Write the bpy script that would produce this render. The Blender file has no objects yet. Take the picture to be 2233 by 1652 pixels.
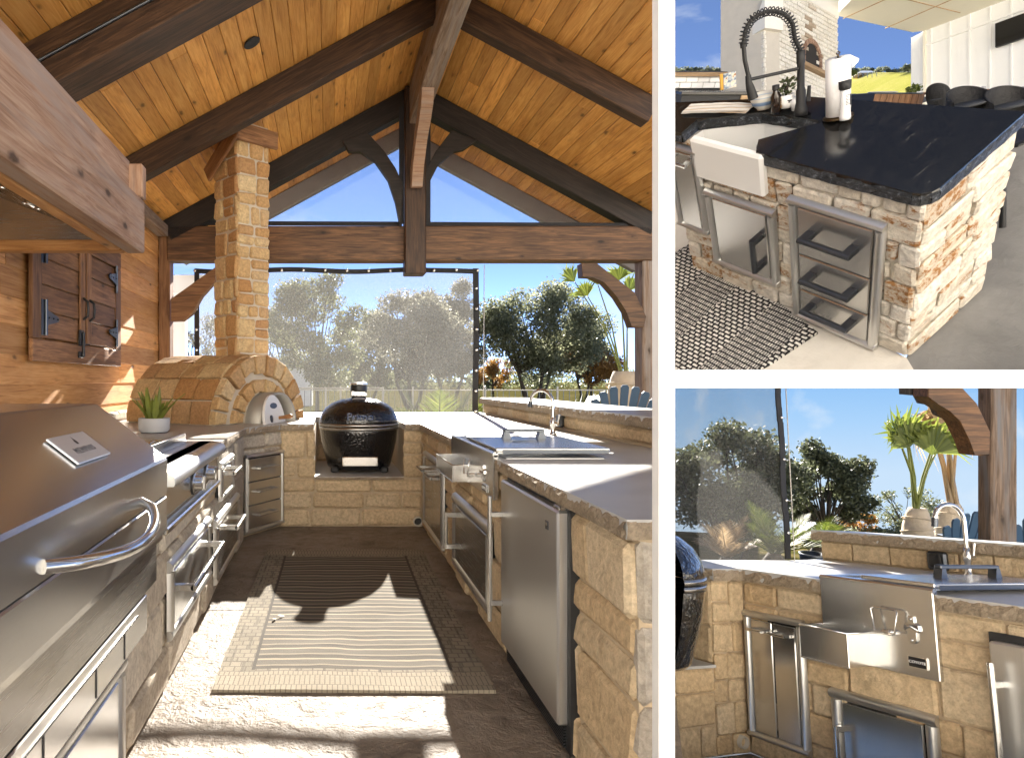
import bpy, math, random
import numpy as np
from mathutils import Matrix, Vector, noise

SC = bpy.context.scene
COL = SC.collection
rnd = random.Random(11)
rad = math.radians

# ------------------------------------------------------------------ camera, light, exposure
CAM_H = 1.36
cam_d = bpy.data.cameras.new('camera')
cam = bpy.data.objects.new('camera', cam_d)
COL.objects.link(cam)
cam.location = (0, 0, CAM_H)
cam.rotation_euler = (rad(90), 0, 0)
cam_d.sensor_width = 36
cam_d.lens = 1500 / 2232 * 36
cam_d.shift_x = (1116 - 714) / 2232
cam_d.shift_y = 4 / 2232
cam_d.clip_end = 2000
cam_d.clip_start = 0.05
SC.camera = cam

SUN = Vector((0.128, 0.916, 0.4085)).normalized()          # towards the sun
sun_el = math.asin(SUN.z)
sun_az = math.atan2(SUN.x, SUN.y)
CIRRUS = (7.7, 5.1, 3.3)
CLOUD = (1.25, 1.35, 1.5, 1)
W = bpy.data.worlds.new('World')
SC.world = W
W.use_nodes = True
wn = W.node_tree
bg = wn.nodes['Background']
sky = wn.nodes.new('ShaderNodeTexSky')
sky.sky_type = 'NISHITA'
sky.sun_disc = False
sky.sun_elevation = sun_el
sky.sun_rotation = sun_az
sky.air_density = 0.09
sky.dust_density = 0.0
sky.ozone_density = 0.6
hs = wn.nodes.new('ShaderNodeHueSaturation')
hs.inputs['Saturation'].default_value = 1.0
wn.links.new(sky.outputs[0], hs.inputs['Color'])
# thin cirrus drifting over the whole sky
wt = wn.nodes.new('ShaderNodeTexCoord')
wm = wn.nodes.new('ShaderNodeMapping'); wm.inputs['Scale'].default_value = (2.2, 2.2, 6.5); wm.inputs['Location'].default_value = CIRRUS
wz = wn.nodes.new('ShaderNodeTexNoise'); wz.inputs['Scale'].default_value = 1.3; wz.inputs['Detail'].default_value = 7; wz.inputs['Roughness'].default_value = 0.6; wz.inputs['Distortion'].default_value = 0.4
wr = wn.nodes.new('ShaderNodeMapRange'); wr.inputs[1].default_value = 0.5; wr.inputs[2].default_value = 0.68; wr.inputs[4].default_value = 0.75
wx_ = wn.nodes.new('ShaderNodeMix'); wx_.data_type = 'RGBA'; wx_.inputs[7].default_value = CLOUD
wn.links.new(wt.outputs['Generated'], wm.inputs[0]); wn.links.new(wm.outputs[0], wz.inputs[0]); wn.links.new(wz.outputs[0], wr.inputs[0])
wn.links.new(wr.outputs[0], wx_.inputs[0]); wn.links.new(hs.outputs[0], wx_.inputs[6]); wn.links.new(wx_.outputs[2], bg.inputs[0])
bg.inputs[1].default_value = 0.05
sl = bpy.data.lights.new('sun', 'SUN')
sl.energy = 2.05
sl.angle = rad(0.5)
sl.color = (1.0, 0.93, 0.82)
so = bpy.data.objects.new('sun', sl)
COL.objects.link(so)
so.location = (0, 0, 20)
so.rotation_euler = SUN.to_track_quat('Z', 'Y').to_euler()
SC.view_settings.view_transform = 'Standard'
SC.view_settings.look = 'None'
SC.view_settings.gamma = 1
SC.view_settings.use_curve_mapping = False
SC.view_settings.exposure = 3.85
SC.render.engine = 'CYCLES'
SC.cycles.max_bounces = 10
SC.cycles.diffuse_bounces = 6
SC.cycles.glossy_bounces = 5
SC.cycles.transparent_max_bounces = 12
SC.cycles.sample_clamp_indirect = 6
SC.cycles.use_denoising = True

def at(u, v, d):
    """a point d metres ahead that the reference shows at (u, v) of a 2232-wide picture"""
    return Vector(((u - 714) * d / 1500, d, CAM_H + (830 - v) * d / 1500))

# ------------------------------------------------------------------ mesh builder
class MB:
    def __init__(s):
        s.v = []; s.f = []; s.sm = []
    def add(s, vs, fs, smooth=False, M=None):
        o = len(s.v)
        if M is not None: vs = [M @ Vector(p) for p in vs]
        s.v.extend([tuple(p) for p in vs])
        for f in fs:
            s.f.append(tuple(i + o for i in f)); s.sm.append(smooth)
        return s
    def box(s, x0, x1, y0, y1, z0, z1, bev=0.0, jit=0.0, M=None, r=None):
        c = ((x0 + x1) / 2, (y0 + y1) / 2, (z0 + z1) / 2)
        h = (abs(x1 - x0) / 2, abs(y1 - y0) / 2, abs(z1 - z0) / 2)
        r = r or rnd
        if bev <= 0:
            vs = [[c[0] + sx * h[0], c[1] + sy * h[1], c[2] + sz * h[2]] for sx in (-1, 1) for sy in (-1, 1) for sz in (-1, 1)]
            if jit: vs = [[q + r.uniform(-jit, jit) for q in p] for p in vs]
            fs = [(0, 1, 3, 2), (4, 6, 7, 5), (0, 4, 5, 1), (2, 3, 7, 6), (0, 2, 6, 4), (1, 5, 7, 3)]
            return s.add(vs, fs, False, M)
        b = [min(bev, q * 0.49) for q in h]
        vs = []; idx = {}
        for sx in (-1, 1):
            for sy in (-1, 1):
                for sz in (-1, 1):
                    j = [r.uniform(-jit, jit) for _ in range(3)] if jit else [0, 0, 0]
                    for a in range(3):
                        p = []
                        for k, sg in enumerate((sx, sy, sz)):
                            q = h[k] if k == a else h[k] - b[k]
                            p.append(c[k] + sg * q + j[k])
                        idx[(sx, sy, sz, a)] = len(vs); vs.append(p)
        fs = []
        S = (-1, 1)
        for a in range(3):
            o1, o2 = [k for k in range(3) if k != a]
            for sg in S:
                q = []
                for (m, n) in ((-1, -1), (1, -1), (1, 1), (-1, 1)):
                    k = [0, 0, 0]; k[a] = sg; k[o1] = m; k[o2] = n
                    q.append(idx[(k[0], k[1], k[2], a)])
                fs.append(q)
        for a in range(3):
            o1, o2 = [k for k in range(3) if k != a]
            for m in S:
                for n in S:
                    k0 = [0, 0, 0]; k1 = [0, 0, 0]
                    k0[a] = -1; k1[a] = 1
                    for k in (k0, k1): k[o1] = m; k[o2] = n
                    fs.append([idx[(*k0, o1)], idx[(*k1, o1)], idx[(*k1, o2)], idx[(*k0, o2)]])
        for sx in S:
            for sy in S:
                for sz in S:
                    fs.append([idx[(sx, sy, sz, 0)], idx[(sx, sy, sz, 1)], idx[(sx, sy, sz, 2)]])
        cv = Vector(c); out = []
        for f in fs:
            P = [Vector(vs[i]) for i in f]
            n = (P[1] - P[0]).cross(P[2] - P[0])
            if n.dot(sum(P, Vector()) / len(P) - cv) < 0: f = f[::-1]
            out.append(f)
        return s.add(vs, out, False, M)
    def prism(s, poly, y0, y1, inset=0.0, M=None, smooth=False):
        """polygon in the local xz plane, from front y0 to back y1; the front face can be inset"""
        n = len(poly)
        a = sum(poly[i][0] * poly[(i + 1) % n][1] - poly[(i + 1) % n][0] * poly[i][1] for i in range(n))
        if a < 0: poly = poly[::-1]
        cx = sum(p[0] for p in poly) / n; cz = sum(p[1] for p in poly) / n
        vs = []
        if inset:
            for p in poly:
                d = math.hypot(p[0] - cx, p[1] - cz) or 1
                k = max(0.3, 1 - inset / d)
                vs.append((cx + (p[0] - cx) * k, y0, cz + (p[1] - cz) * k))
            for p in poly: vs.append((p[0], y0 + inset * 0.8 * (1 if y1 > y0 else -1), p[1]))
            for p in poly: vs.append((p[0], y1, p[1]))
            fs = [list(range(n)), list(range(3 * n - 1, 2 * n - 1, -1))]
            for i in range(n):
                j = (i + 1) % n
                fs.append((i, i + n, j + n, j)); fs.append((i + n, i + 2 * n, j + 2 * n, j + n))
        else:
            for p in poly: vs.append((p[0], y0, p[1]))
            for p in poly: vs.append((p[0], y1, p[1]))
            fs = [list(range(n)), list(range(2 * n - 1, n - 1, -1))]
            for i in range(n):
                j = (i + 1) % n
                fs.append((i, i + n, j + n, j))
        return s.add(vs, fs, smooth, M)
    def plan(s, poly, z0, z1, M=None):
        """polygon in plan (xy), extruded from z0 up to z1"""
        n = len(poly)
        a = sum(poly[i][0] * poly[(i + 1) % n][1] - poly[(i + 1) % n][0] * poly[i][1] for i in range(n))
        if a < 0: poly = poly[::-1]
        vs = [(p[0], p[1], z0) for p in poly] + [(p[0], p[1], z1) for p in poly]
        fs = [list(range(n - 1, -1, -1)), list(range(n, 2 * n))]
        for i in range(n):
            j = (i + 1) % n
            fs.append((i, j, j + n, i + n))
        return s.add(vs, fs, False, M)
    def tube(s, pts, r, n=8, caps=True, M=None, smooth=True):
        pts = [Vector(p) for p in pts]
        if not isinstance(r, (list, tuple)): r = [r] * len(pts)
        vs = []; fs = []
        up = None
        for i, p in enumerate(pts):
            d = (pts[min(i + 1, len(pts) - 1)] - pts[max(i - 1, 0)])
            d = d.normalized() if d.length > 1e-9 else Vector((0, 0, 1))
            if up is None:
                up = Vector((0, 0, 1)) if abs(d.z) < 0.9 else Vector((1, 0, 0))
            e1 = d.cross(up)
            if e1.length < 1e-6: e1 = d.cross(Vector((0.3, 0.5, 0.7)))
            e1.normalize(); e2 = e1.cross(d).normalized(); up = e2
            for k in range(n):
                a = 2 * math.pi * k / n
                vs.append(p + (e1 * math.cos(a) + e2 * math.sin(a)) * r[i])
        for i in range(len(pts) - 1):
            for k in range(n):
                k2 = (k + 1) % n
                fs.append((i * n + k, i * n + k2, (i + 1) * n + k2, (i + 1) * n + k))
        s.add(vs, fs, smooth, M)
        if caps:
            s.add(vs[:n], [list(range(n - 1, -1, -1))], False, M)
            s.add(vs[-n:], [list(range(n))], False, M)
        return s
    def lathe(s, prof, n=28, M=None, a0=0.0, a1=2 * math.pi, sx=1.0, sy=1.0, smooth=True, wob=0.0):
        full = abs(a1 - a0 - 2 * math.pi) < 1e-6
        m = n if full else n + 1
        vs = []
        for i, (r, z) in enumerate(prof):
            for k in range(m):
                a = a0 + (a1 - a0) * k / n
                q = r
                if wob: q = r * (1 + wob * noise.noise(Vector((math.cos(a) * 2, math.sin(a) * 2, z * 9))))
                vs.append((q * math.cos(a) * sx, q * math.sin(a) * sy, z))
        fs = []
        for i in range(len(prof) - 1):
            for k in range(n):
                k2 = (k + 1) % m
                fs.append((i * m + k, i * m + k2, (i + 1) * m + k2, (i + 1) * m + k))
        return s.add(vs, fs, smooth, M)
    def disc(s, r, z, n=24, M=None, sx=1, sy=1):
        return s.add([(r * sx * math.cos(2 * math.pi * k / n), r * sy * math.sin(2 * math.pi * k / n), z) for k in range(n)], [list(range(n))], False, M)
    def sphere(s, c, r, n=10, m=7, M=None, sc=(1, 1, 1)):
        prof = [(r * math.sin(math.pi * i / m), -r * math.cos(math.pi * i / m)) for i in range(m + 1)]
        T = Matrix.Translation(Vector(c)) @ Matrix.Diagonal((sc[0], sc[1], sc[2], 1))
        return s.lathe(prof, n, T if M is None else M @ T)
    def sheet(s, nx, ny, fn, M=None, smooth=True):
        vs = [fn(i / nx, j / ny) for j in range(ny + 1) for i in range(nx + 1)]
        fs = [(j * (nx + 1) + i, j * (nx + 1) + i + 1, (j + 1) * (nx + 1) + i + 1, (j + 1) * (nx + 1) + i) for j in range(ny) for i in range(nx)]
        return s.add(vs, fs, smooth, M)
    def mesh(s, name, mat):
        me = bpy.data.meshes.new(name)
        me.from_pydata(s.v, [], s.f)
        me.polygons.foreach_set('use_smooth', s.sm)
        me.materials.append(mat)
        me.update()
        return me
    def build(s, name, mat, parent=None, M=None):
        o = bpy.data.objects.new(name, s.mesh(name, mat))
        COL.objects.link(o)
        if parent is not None: o.parent = parent
        if M is not None: o.matrix_local = M
        return o

def tag(o, label=None, cat=None, group=None, kind=None):
    if label: o['label'] = label
    if cat: o['category'] = cat
    if group: o['group'] = group
    if kind: o['kind'] = kind
    return o

def thing(name, label, cat, M=None, group=None):
    o = bpy.data.objects.new(name, None)
    o.empty_display_size = 0.1
    COL.objects.link(o)
    if M is not None: o.matrix_world = M
    return tag(o, label, cat, group)

def struct(o):
    o['kind'] = 'structure'
    return o

def stuff(o):
    o['kind'] = 'stuff'
    return o

def T(x, y=0, z=0):
    return Matrix.Translation((x, y, z))

def Rz(a): return Matrix.Rotation(a, 4, 'Z')
def Rx(a): return Matrix.Rotation(a, 4, 'X')
def Ry(a): return Matrix.Rotation(a, 4, 'Y')

def frame(o, ex, ey, ez=None):
    ex = Vector(ex).normalized(); ey = Vector(ey)
    ey = (ey - ex * ey.dot(ex)).normalized()
    ez = ex.cross(ey)
    return Matrix(((ex.x, ey.x, ez.x, o[0]), (ex.y, ey.y, ez.y, o[1]), (ex.z, ey.z, ez.z, o[2]), (0, 0, 0, 1)))

def timber(name, mat, parent, p0, p1, w, h, up=(0, 0, 1), bev=0.008, jit=0.0):
    """a beam whose local X (the grain) runs from p0 to p1; h along up, w across; p0, p1 on the centre line"""
    p0 = Vector(p0); p1 = Vector(p1)
    ex = p1 - p0; L = ex.length
    M = frame(p0, ex, Vector(up).cross(ex))
    return MB().box(0, L, -w / 2, w / 2, -h / 2, h / 2, bev, jit).build(name, mat, parent, M)

def copy_tree(o, parent=None):
    c = o.copy(); COL.objects.link(c); c.parent = parent
    for ch in list(o.children): copy_tree(ch, c)
    return c

def text(s, size, mat, parent, M, name='lettering', depth=0.002, bold=0.0, space=1.0):
    cu = bpy.data.curves.new(name, 'FONT')
    cu.body = s; cu.size = size; cu.extrude = depth; cu.align_x = 'CENTER'; cu.align_y = 'CENTER'; cu.offset = bold; cu.space_character = space
    cu.resolution_u = 3
    tmp = bpy.data.objects.new('tmp_text', cu)
    COL.objects.link(tmp)
    dg = bpy.context.evaluated_depsgraph_get()
    me = bpy.data.meshes.new_from_object(tmp.evaluated_get(dg))
    bpy.data.objects.remove(tmp)
    me.name = name
    me.materials.clear(); me.materials.append(mat)
    o = bpy.data.objects.new(name, me)
    COL.objects.link(o)
    o.parent = parent
    o.matrix_local = M
    return o

FACE = Rx(rad(90))        # text plane (xy) stood up into the local xz plane, facing -y

# ------------------------------------------------------------------ materials
class NT:
    def __init__(s, name):
        s.m = bpy.data.materials.new(name); s.m.use_nodes = True
        s.t = s.m.node_tree; s.b = s.t.nodes['Principled BSDF']; s.out = s.t.nodes['Material Output']
    def n(s, typ, ins=None, **props):
        nd = s.t.nodes.new(typ)
        for k, v in props.items(): setattr(nd, k, v)
        if ins:
            for k, v in ins.items(): s.put(nd, k, v)
        return nd
    def put(s, nd, k, v):
        sock = nd.inputs[k]
        if hasattr(v, 'is_linked') or isinstance(v, bpy.types.NodeSocket): s.t.links.new(v, sock)
        elif isinstance(v, bpy.types.Node): s.t.links.new(v.outputs[0], sock)
        else: sock.default_value = v
    def coord(s, scale=(1, 1, 1), shift=True, src='Object'):
        tc = s.n('ShaderNodeTexCoord')
        v = tc.outputs[src]
        if shift:
            oi = s.n('ShaderNodeObjectInfo')
            mu = s.n('ShaderNodeMath', {0: oi.outputs['Random'], 1: 37.0}, operation='MULTIPLY')
            ad = s.n('ShaderNodeVectorMath', {0: v, 1: mu.outputs[0]}, operation='ADD')
            v = ad.outputs[0]
        mp = s.n('ShaderNodeMapping', {'Vector': v, 'Scale': scale})
        return mp.outputs[0]
    def noise(s, vec, scale, detail=4, rough=0.55, dist=0.0):
        return s.n('ShaderNodeTexNoise', {'Vector': vec, 'Scale': scale, 'Detail': detail, 'Roughness': rough, 'Distortion': dist}).outputs[0]
    def ramp(s, fac, stops):
        r = s.n('ShaderNodeValToRGB', {0: fac})
        e = r.color_ramp.elements
        while len(e) > 1: e.remove(e[-1])
        e[0].position = stops[0][0]; e[0].color = col4(stops[0][1])
        for p, c in stops[1:]:
            q = e.new(p); q.color = col4(c)
        return r.outputs[0]
    def mix(s, fac, a, b, blend='MIX'):
        m = s.n('ShaderNodeMix', data_type='RGBA', blend_type=blend)
        s.put(m, 0, fac)
        for k, v in ((6, a), (7, b)):
            s.put(m, k, col4(v) if isinstance(v, (tuple, list)) else v)
        return m.outputs[2]
    def math(s, op, a, b=0.0):
        return s.n('ShaderNodeMath', {0: a, 1: b}, operation=op).outputs[0]
    def rand(s): return s.n('ShaderNodeObjectInfo').outputs['Random']
    def bump(s, h, strength=0.4, dist=0.01):
        b = s.n('ShaderNodeBump', {'Height': h, 'Strength': strength, 'Distance': dist})
        s.t.links.new(b.outputs[0], s.b.inputs['Normal'])
        return b
    def set(s, **k):
        for a, v in k.items(): s.put(s.b, a.replace('_', ' '), v)
        return s

def col4(c):
    return (c[0], c[1], c[2], 1) if len(c) == 3 else tuple(c)

def plain(name, c, rough=0.5, metal=0.0, coat=0.0, var=0.0, bump=0.0, bscale=60, spec=0.5):
    q = NT(name)
    q.set(Roughness=rough, Metallic=metal)
    q.b.inputs['Coat Weight'].default_value = coat
    q.b.inputs['Specular IOR Level'].default_value = spec
    if var:
        n_ = q.noise(q.coord(), 9, 5)
        q.put(q.b, 'Base Color', q.mix(n_, tuple(x * (1 - var) for x in c), tuple(min(1, x * (1 + var)) for x in c)))
    else: q.b.inputs['Base Color'].default_value = col4(c)
    if bump: q.bump(q.noise(q.coord(), bscale, 3), bump, 0.01)
    return q.m

def wood(name, dark, mid, light, rough=0.55, knots=0.5, grain=1.0, vary=0.35, grey=None, spec=0.35):
    q = NT(name)
    v = q.coord((0.9, 11 * grain, 11 * grain))
    g1 = q.noise(v, 2.2, 8, 0.62, 1.2)
    v2 = q.coord((2.0, 60 * grain, 60 * grain))
    g2 = q.noise(v2, 2.0, 4, 0.6, 0.4)
    f = q.math('ADD', q.math('MULTIPLY', g1, 0.75), q.math('MULTIPLY', g2, 0.32))
    base = q.ramp(f, [(0.34, dark), (0.5, mid), (0.66, light)])
    # board to board variation
    r = q.rand()
    k = q.n('ShaderNodeMapRange', {0: r, 3: 1 - vary, 4: 1 + vary * 0.5}).outputs[0]
    hsv = q.n('ShaderNodeHueSaturation', {'Color': base, 'Value': k})
    c = hsv.outputs[0]
    # a broad drift along the board
    dr = q.noise(q.coord((1.3, 4, 4)), 1.4, 3)
    c = q.mix(q.n('ShaderNodeMapRange', {0: dr, 1: 0.45, 2: 0.75}).outputs[0], c, q.mix(0.45, c, dark))
    if grey:
        gn = q.noise(q.coord((0.7, 9, 9)), 1.5, 5)
        c = q.mix(q.n('ShaderNodeMapRange', {0: gn, 1: 0.48, 2: 0.68}).outputs[0], c, grey)
    if knots:
        wob = q.noise(q.coord(), 14, 2)
        kv = q.n('ShaderNodeVectorMath', {0: q.coord((2.1, 5.2, 5.2)), 1: q.n('ShaderNodeVectorMath', {0: wob, 1: (0.12, 0.12, 0.12)}, operation='MULTIPLY').outputs[0]}, operation='ADD').outputs[0]
        vo = q.n('ShaderNodeTexVoronoi', {'Vector': kv, 'Scale': 1.35})
        d = vo.outputs['Distance']
        pick = q.math('GREATER_THAN', q.n('ShaderNodeSeparateColor', {0: vo.outputs['Color']}).outputs[0], 1 - knots)
        ring = q.n('ShaderNodeMapRange', {0: d, 1: 0.07, 2: 0.16, 3: 1, 4: 0}).outputs[0]
        halo = q.n('ShaderNodeMapRange', {0: d, 1: 0.12, 2: 0.34, 3: 0.45, 4: 0}).outputs[0]
        c = q.mix(q.math('MULTIPLY', halo, pick), c, tuple(x * 0.55 for x in mid))
        c = q.mix(q.math('MULTIPLY', ring, pick), c, tuple(x * 0.22 for x in mid))
    q.put(q.b, 'Base Color', c)
    q.set(Roughness=rough)
    q.b.inputs['Specular IOR Level'].default_value = spec
    q.bump(f, 0.25, 0.01)
    return q.m

def stone(name, cols, blotch, blotch_amt=0.5, bump=0.9, bscale=1.0, rough=0.85, streak=None):
    q = NT(name)
    r = q.rand()
    n_ = len(cols)
    base = q.ramp(r, [((i + 0.5) / n_, c) for i, c in enumerate(cols)])
    v = q.coord()
    big = q.noise(v, 5 * bscale, 6, 0.6, 0.6)
    fine = q.noise(v, 38 * bscale, 6, 0.7)
    m = q.n('ShaderNodeMapRange', {0: big, 1: 0.48, 2: 0.72, 3: 0, 4: blotch_amt}).outputs[0]
    c = q.mix(m, base, blotch)
    sp = q.n('ShaderNodeMapRange', {0: fine, 1: 0.35, 2: 0.65, 3: 0.72, 4: 1.15}).outputs[0]
    c = q.n('ShaderNodeHueSaturation', {'Color': c, 'Value': sp}).outputs[0]
    if streak:
        rr = q.noise(q.coord((3, 3, 7)), 1.6, 6, 0.65, 1.0)
        sel = q.n('ShaderNodeMapRange', {0: r, 1: 0.35, 2: 0.95, 3: 0.02, 4: 0.19}).outputs[0]
        rm = q.n('ShaderNodeMapRange', {0: q.math('ADD', rr, sel), 1: 0.585, 2: 0.67}).outputs[0]
        fleck = q.n('ShaderNodeMapRange', {0: fine, 1: 0.42, 2: 0.56}).outputs[0]
        c = q.mix(q.math('MULTIPLY', rm, fleck), c, streak)
    q.put(q.b, 'Base Color', c)
    q.set(Roughness=rough)
    q.b.inputs['Specular IOR Level'].default_value = 0.25
    h = q.math('ADD', q.math('MULTIPLY', big, 1.6), q.math('MULTIPLY', fine, 0.55))
    q.bump(h, bump, 0.02)
    return q.m

def steel(name, c=(0.62, 0.615, 0.60), rough=0.23, brush=(2, 2, 160), wob=0.012, metal=0.93):
    q = NT(name)
    br = q.noise(q.coord(brush), 2.0, 3, 0.6)
    lo = q.noise(q.coord(), 2.2, 3)
    q.put(q.b, 'Base Color', q.mix(q.n('ShaderNodeMapRange', {0: br, 1: 0.3, 2: 0.7}).outputs[0], tuple(x * 0.95 for x in c), c))
    q.put(q.b, 'Roughness', q.n('ShaderNodeMapRange', {0: br, 1: 0.3, 2: 0.7, 3: rough * 0.92, 4: rough * 1.08}).outputs[0])
    q.set(Metallic=metal)
    h = q.math('ADD', q.math('MULTIPLY', br, 0.10), q.math('MULTIPLY', lo, wob * 20))
    q.bump(h, 0.03, 0.002)
    return q.m

def leafmat(name, c1, c2, trans=0.35, rough=0.5, clump=1.1):
    q = NT(name)
    n_ = q.noise(q.coord(shift=False), clump, 3)
    g = q.n('ShaderNodeNewGeometry').outputs['Random Per Island']
    f = q.math('ADD', q.math('MULTIPLY', n_, 0.5), q.math('MULTIPLY', g, 0.55))
    c = q.ramp(f, [(0.2, c1), (0.85, c2)])
    q.put(q.b, 'Base Color', c); q.set(Roughness=rough)
    tr = q.n('ShaderNodeBsdfTranslucent', {0: c})
    mx = q.n('ShaderNodeMixShader', {0: trans, 1: q.b.outputs[0], 2: tr.outputs[0]})
    q.t.links.new(mx.outputs[0], q.out.inputs[0])
    return q.m

def veil(name, c, opacity, trans=0.5, weave=True, folds=0.0):
    q = NT(name)
    d = q.n('ShaderNodeBsdfDiffuse', {0: col4(c)})
    t = q.n('ShaderNodeBsdfTranslucent', {0: col4(c)})
    dt = q.n('ShaderNodeMixShader', {0: trans, 1: d.outputs[0], 2: t.outputs[0]})
    tp = q.n('ShaderNodeBsdfTransparent')
    op = opacity
    if weave:
        n_ = q.noise(q.coord((1, 1, 1)), 1.1, 3)
        w = q.noise(q.coord((90, 90, 240)), 1.0, 2)
        a = q.n('ShaderNodeMapRange', {0: n_, 1: 0.3, 2: 0.7, 3: opacity * 0.88, 4: opacity * 1.1}).outputs[0]
        b_ = q.n('ShaderNodeMapRange', {0: w, 1: 0.3, 2: 0.7, 3: 0.75, 4: 1.2}).outputs[0]
        op = q.math('MULTIPLY', a, b_)
    mx = q.n('ShaderNodeMixShader', {0: op, 1: tp.outputs[0], 2: dt.outputs[0]})
    q.t.links.new(mx.outputs[0], q.out.inputs[0])
    return q.m
M_ = {}
M_['pine'] = wood('pine_ceiling', (0.34, 0.135, 0.032), (0.64, 0.30, 0.070), (0.78, 0.42, 0.125), rough=0.45, knots=0.42, vary=0.3)
M_['cedar'] = wood('cedar_wall', (0.29, 0.125, 0.035), (0.54, 0.255, 0.08), (0.66, 0.36, 0.14), rough=0.6, knots=0.45, vary=0.4)
M_['cedar_brown'] = wood('cedar_brown', (0.085, 0.04, 0.018), (0.20, 0.095, 0.04), (0.33, 0.17, 0.075), rough=0.55, knots=0.4, vary=0.35)
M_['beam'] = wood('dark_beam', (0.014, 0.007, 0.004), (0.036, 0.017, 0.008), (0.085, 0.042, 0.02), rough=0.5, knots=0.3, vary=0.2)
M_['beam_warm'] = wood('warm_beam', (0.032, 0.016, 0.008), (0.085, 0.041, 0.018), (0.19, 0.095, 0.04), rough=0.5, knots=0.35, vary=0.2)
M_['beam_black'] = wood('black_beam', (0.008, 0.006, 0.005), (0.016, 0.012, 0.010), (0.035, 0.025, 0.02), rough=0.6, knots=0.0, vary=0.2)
M_['beam_grey'] = wood('weathered_beam', (0.10, 0.065, 0.045), (0.21, 0.14, 0.095), (0.33, 0.25, 0.19), rough=0.7, knots=0.4, vary=0.2, grey=(0.24, 0.21, 0.19))
M_['fascia'] = wood('rough_sawn_fascia', (0.17, 0.095, 0.055), (0.34, 0.20, 0.125), (0.46, 0.31, 0.21), rough=0.75, knots=0.4, vary=0.15, grey=(0.33, 0.25, 0.20))
M_['grey_fascia'] = plain('grey_fascia', (0.16, 0.15, 0.145), 0.7, var=0.2)
M_['gold_stone'] = stone('golden_limestone', [(0.44, 0.235, 0.09), (0.58, 0.41, 0.205), (0.50, 0.30, 0.13), (0.64, 0.49, 0.28), (0.38, 0.19, 0.075), (0.60, 0.44, 0.23)], (0.38, 0.20, 0.085), 0.45)
M_['tan_stone'] = stone('tan_limestone', [(0.56, 0.43, 0.27), (0.62, 0.50, 0.34), (0.52, 0.385, 0.23), (0.61, 0.47, 0.30), (0.57, 0.42, 0.25)], (0.44, 0.31, 0.17), 0.4, bump=0.8)
M_['grey_stone'] = stone('grey_limestone', [(0.46, 0.41, 0.34), (0.52, 0.47, 0.40), (0.42, 0.36, 0.29), (0.56, 0.50, 0.42)], (0.34, 0.27, 0.2), 0.4, bump=0.9)
M_['white_stone'] = stone('white_limestone', [(0.70, 0.65, 0.56), (0.76, 0.72, 0.65), (0.66, 0.60, 0.50), (0.74, 0.69, 0.60), (0.68, 0.60, 0.48)], (0.58, 0.48, 0.36), 0.35, bump=1.0, streak=(0.30, 0.145, 0.05))
M_['mortar'] = plain('pale_mortar', (0.52, 0.45, 0.35), 0.9, var=0.12, bump=0.5, bscale=70)
M_['mortar_tan'] = plain('tan_mortar', (0.47, 0.37, 0.25), 0.9, var=0.12, bump=0.5, bscale=70)
M_['mortar_white'] = plain('white_mortar', (0.50, 0.46, 0.39), 0.9, var=0.1, bump=0.5, bscale=70)
M_['steel'] = steel('brushed_steel')
M_['steel_v'] = steel('brushed_steel_upright', brush=(160, 160, 2))
M_['steel_soft'] = steel('satin_steel', c=(0.66, 0.66, 0.65), rough=0.34, brush=(120, 120, 3))
M_['chrome'] = steel('polished_steel', c=(0.72, 0.72, 0.71), rough=0.12, brush=(30, 30, 30), wob=0.0)
M_['steel_dark'] = steel('dark_steel', c=(0.40, 0.385, 0.36), rough=0.26)
M_['handle'] = steel('satin_handle', c=(0.58, 0.575, 0.56), rough=0.2, brush=(10, 10, 90), wob=0.0)
M_['gunmetal'] = plain('gunmetal', (0.10, 0.11, 0.125), 0.35, 0.9)
M_['black'] = plain('black_paint', (0.012, 0.012, 0.013), 0.4)
M_['black_matte'] = plain('matte_black', (0.016, 0.016, 0.017), 0.6)
M_['tape'] = plain('black_webbing', (0.012, 0.012, 0.014), 0.75, bump=0.3, bscale=200)
M_['white'] = plain('white_paint', (0.86, 0.86, 0.85), 0.45)
M_['post_white'] = plain('white_powder_coat', (0.90, 0.90, 0.89), 0.4)
M_['galv'] = plain('galvanised', (0.42, 0.40, 0.36), 0.5, 0.6)

def _egg():
    q = NT('dimpled_black_glaze')
    vo = q.n('ShaderNodeTexVoronoi', {'Vector': q.coord(), 'Scale': 46.0})
    n_ = q.noise(q.coord(), 26, 2)
    h = q.math('ADD', q.math('MULTIPLY', vo.outputs['Distance'], 0.7), q.math('MULTIPLY', n_, 0.8))
    q.set(Base_Color=(0.008, 0.008, 0.009, 1), Roughness=0.12)
    q.b.inputs['Coat Weight'].default_value = 0.6
    q.b.inputs['Coat Roughness'].default_value = 0.05
    q.bump(h, 0.55, 0.012)
    return q.m
M_['egg'] = _egg()

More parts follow.
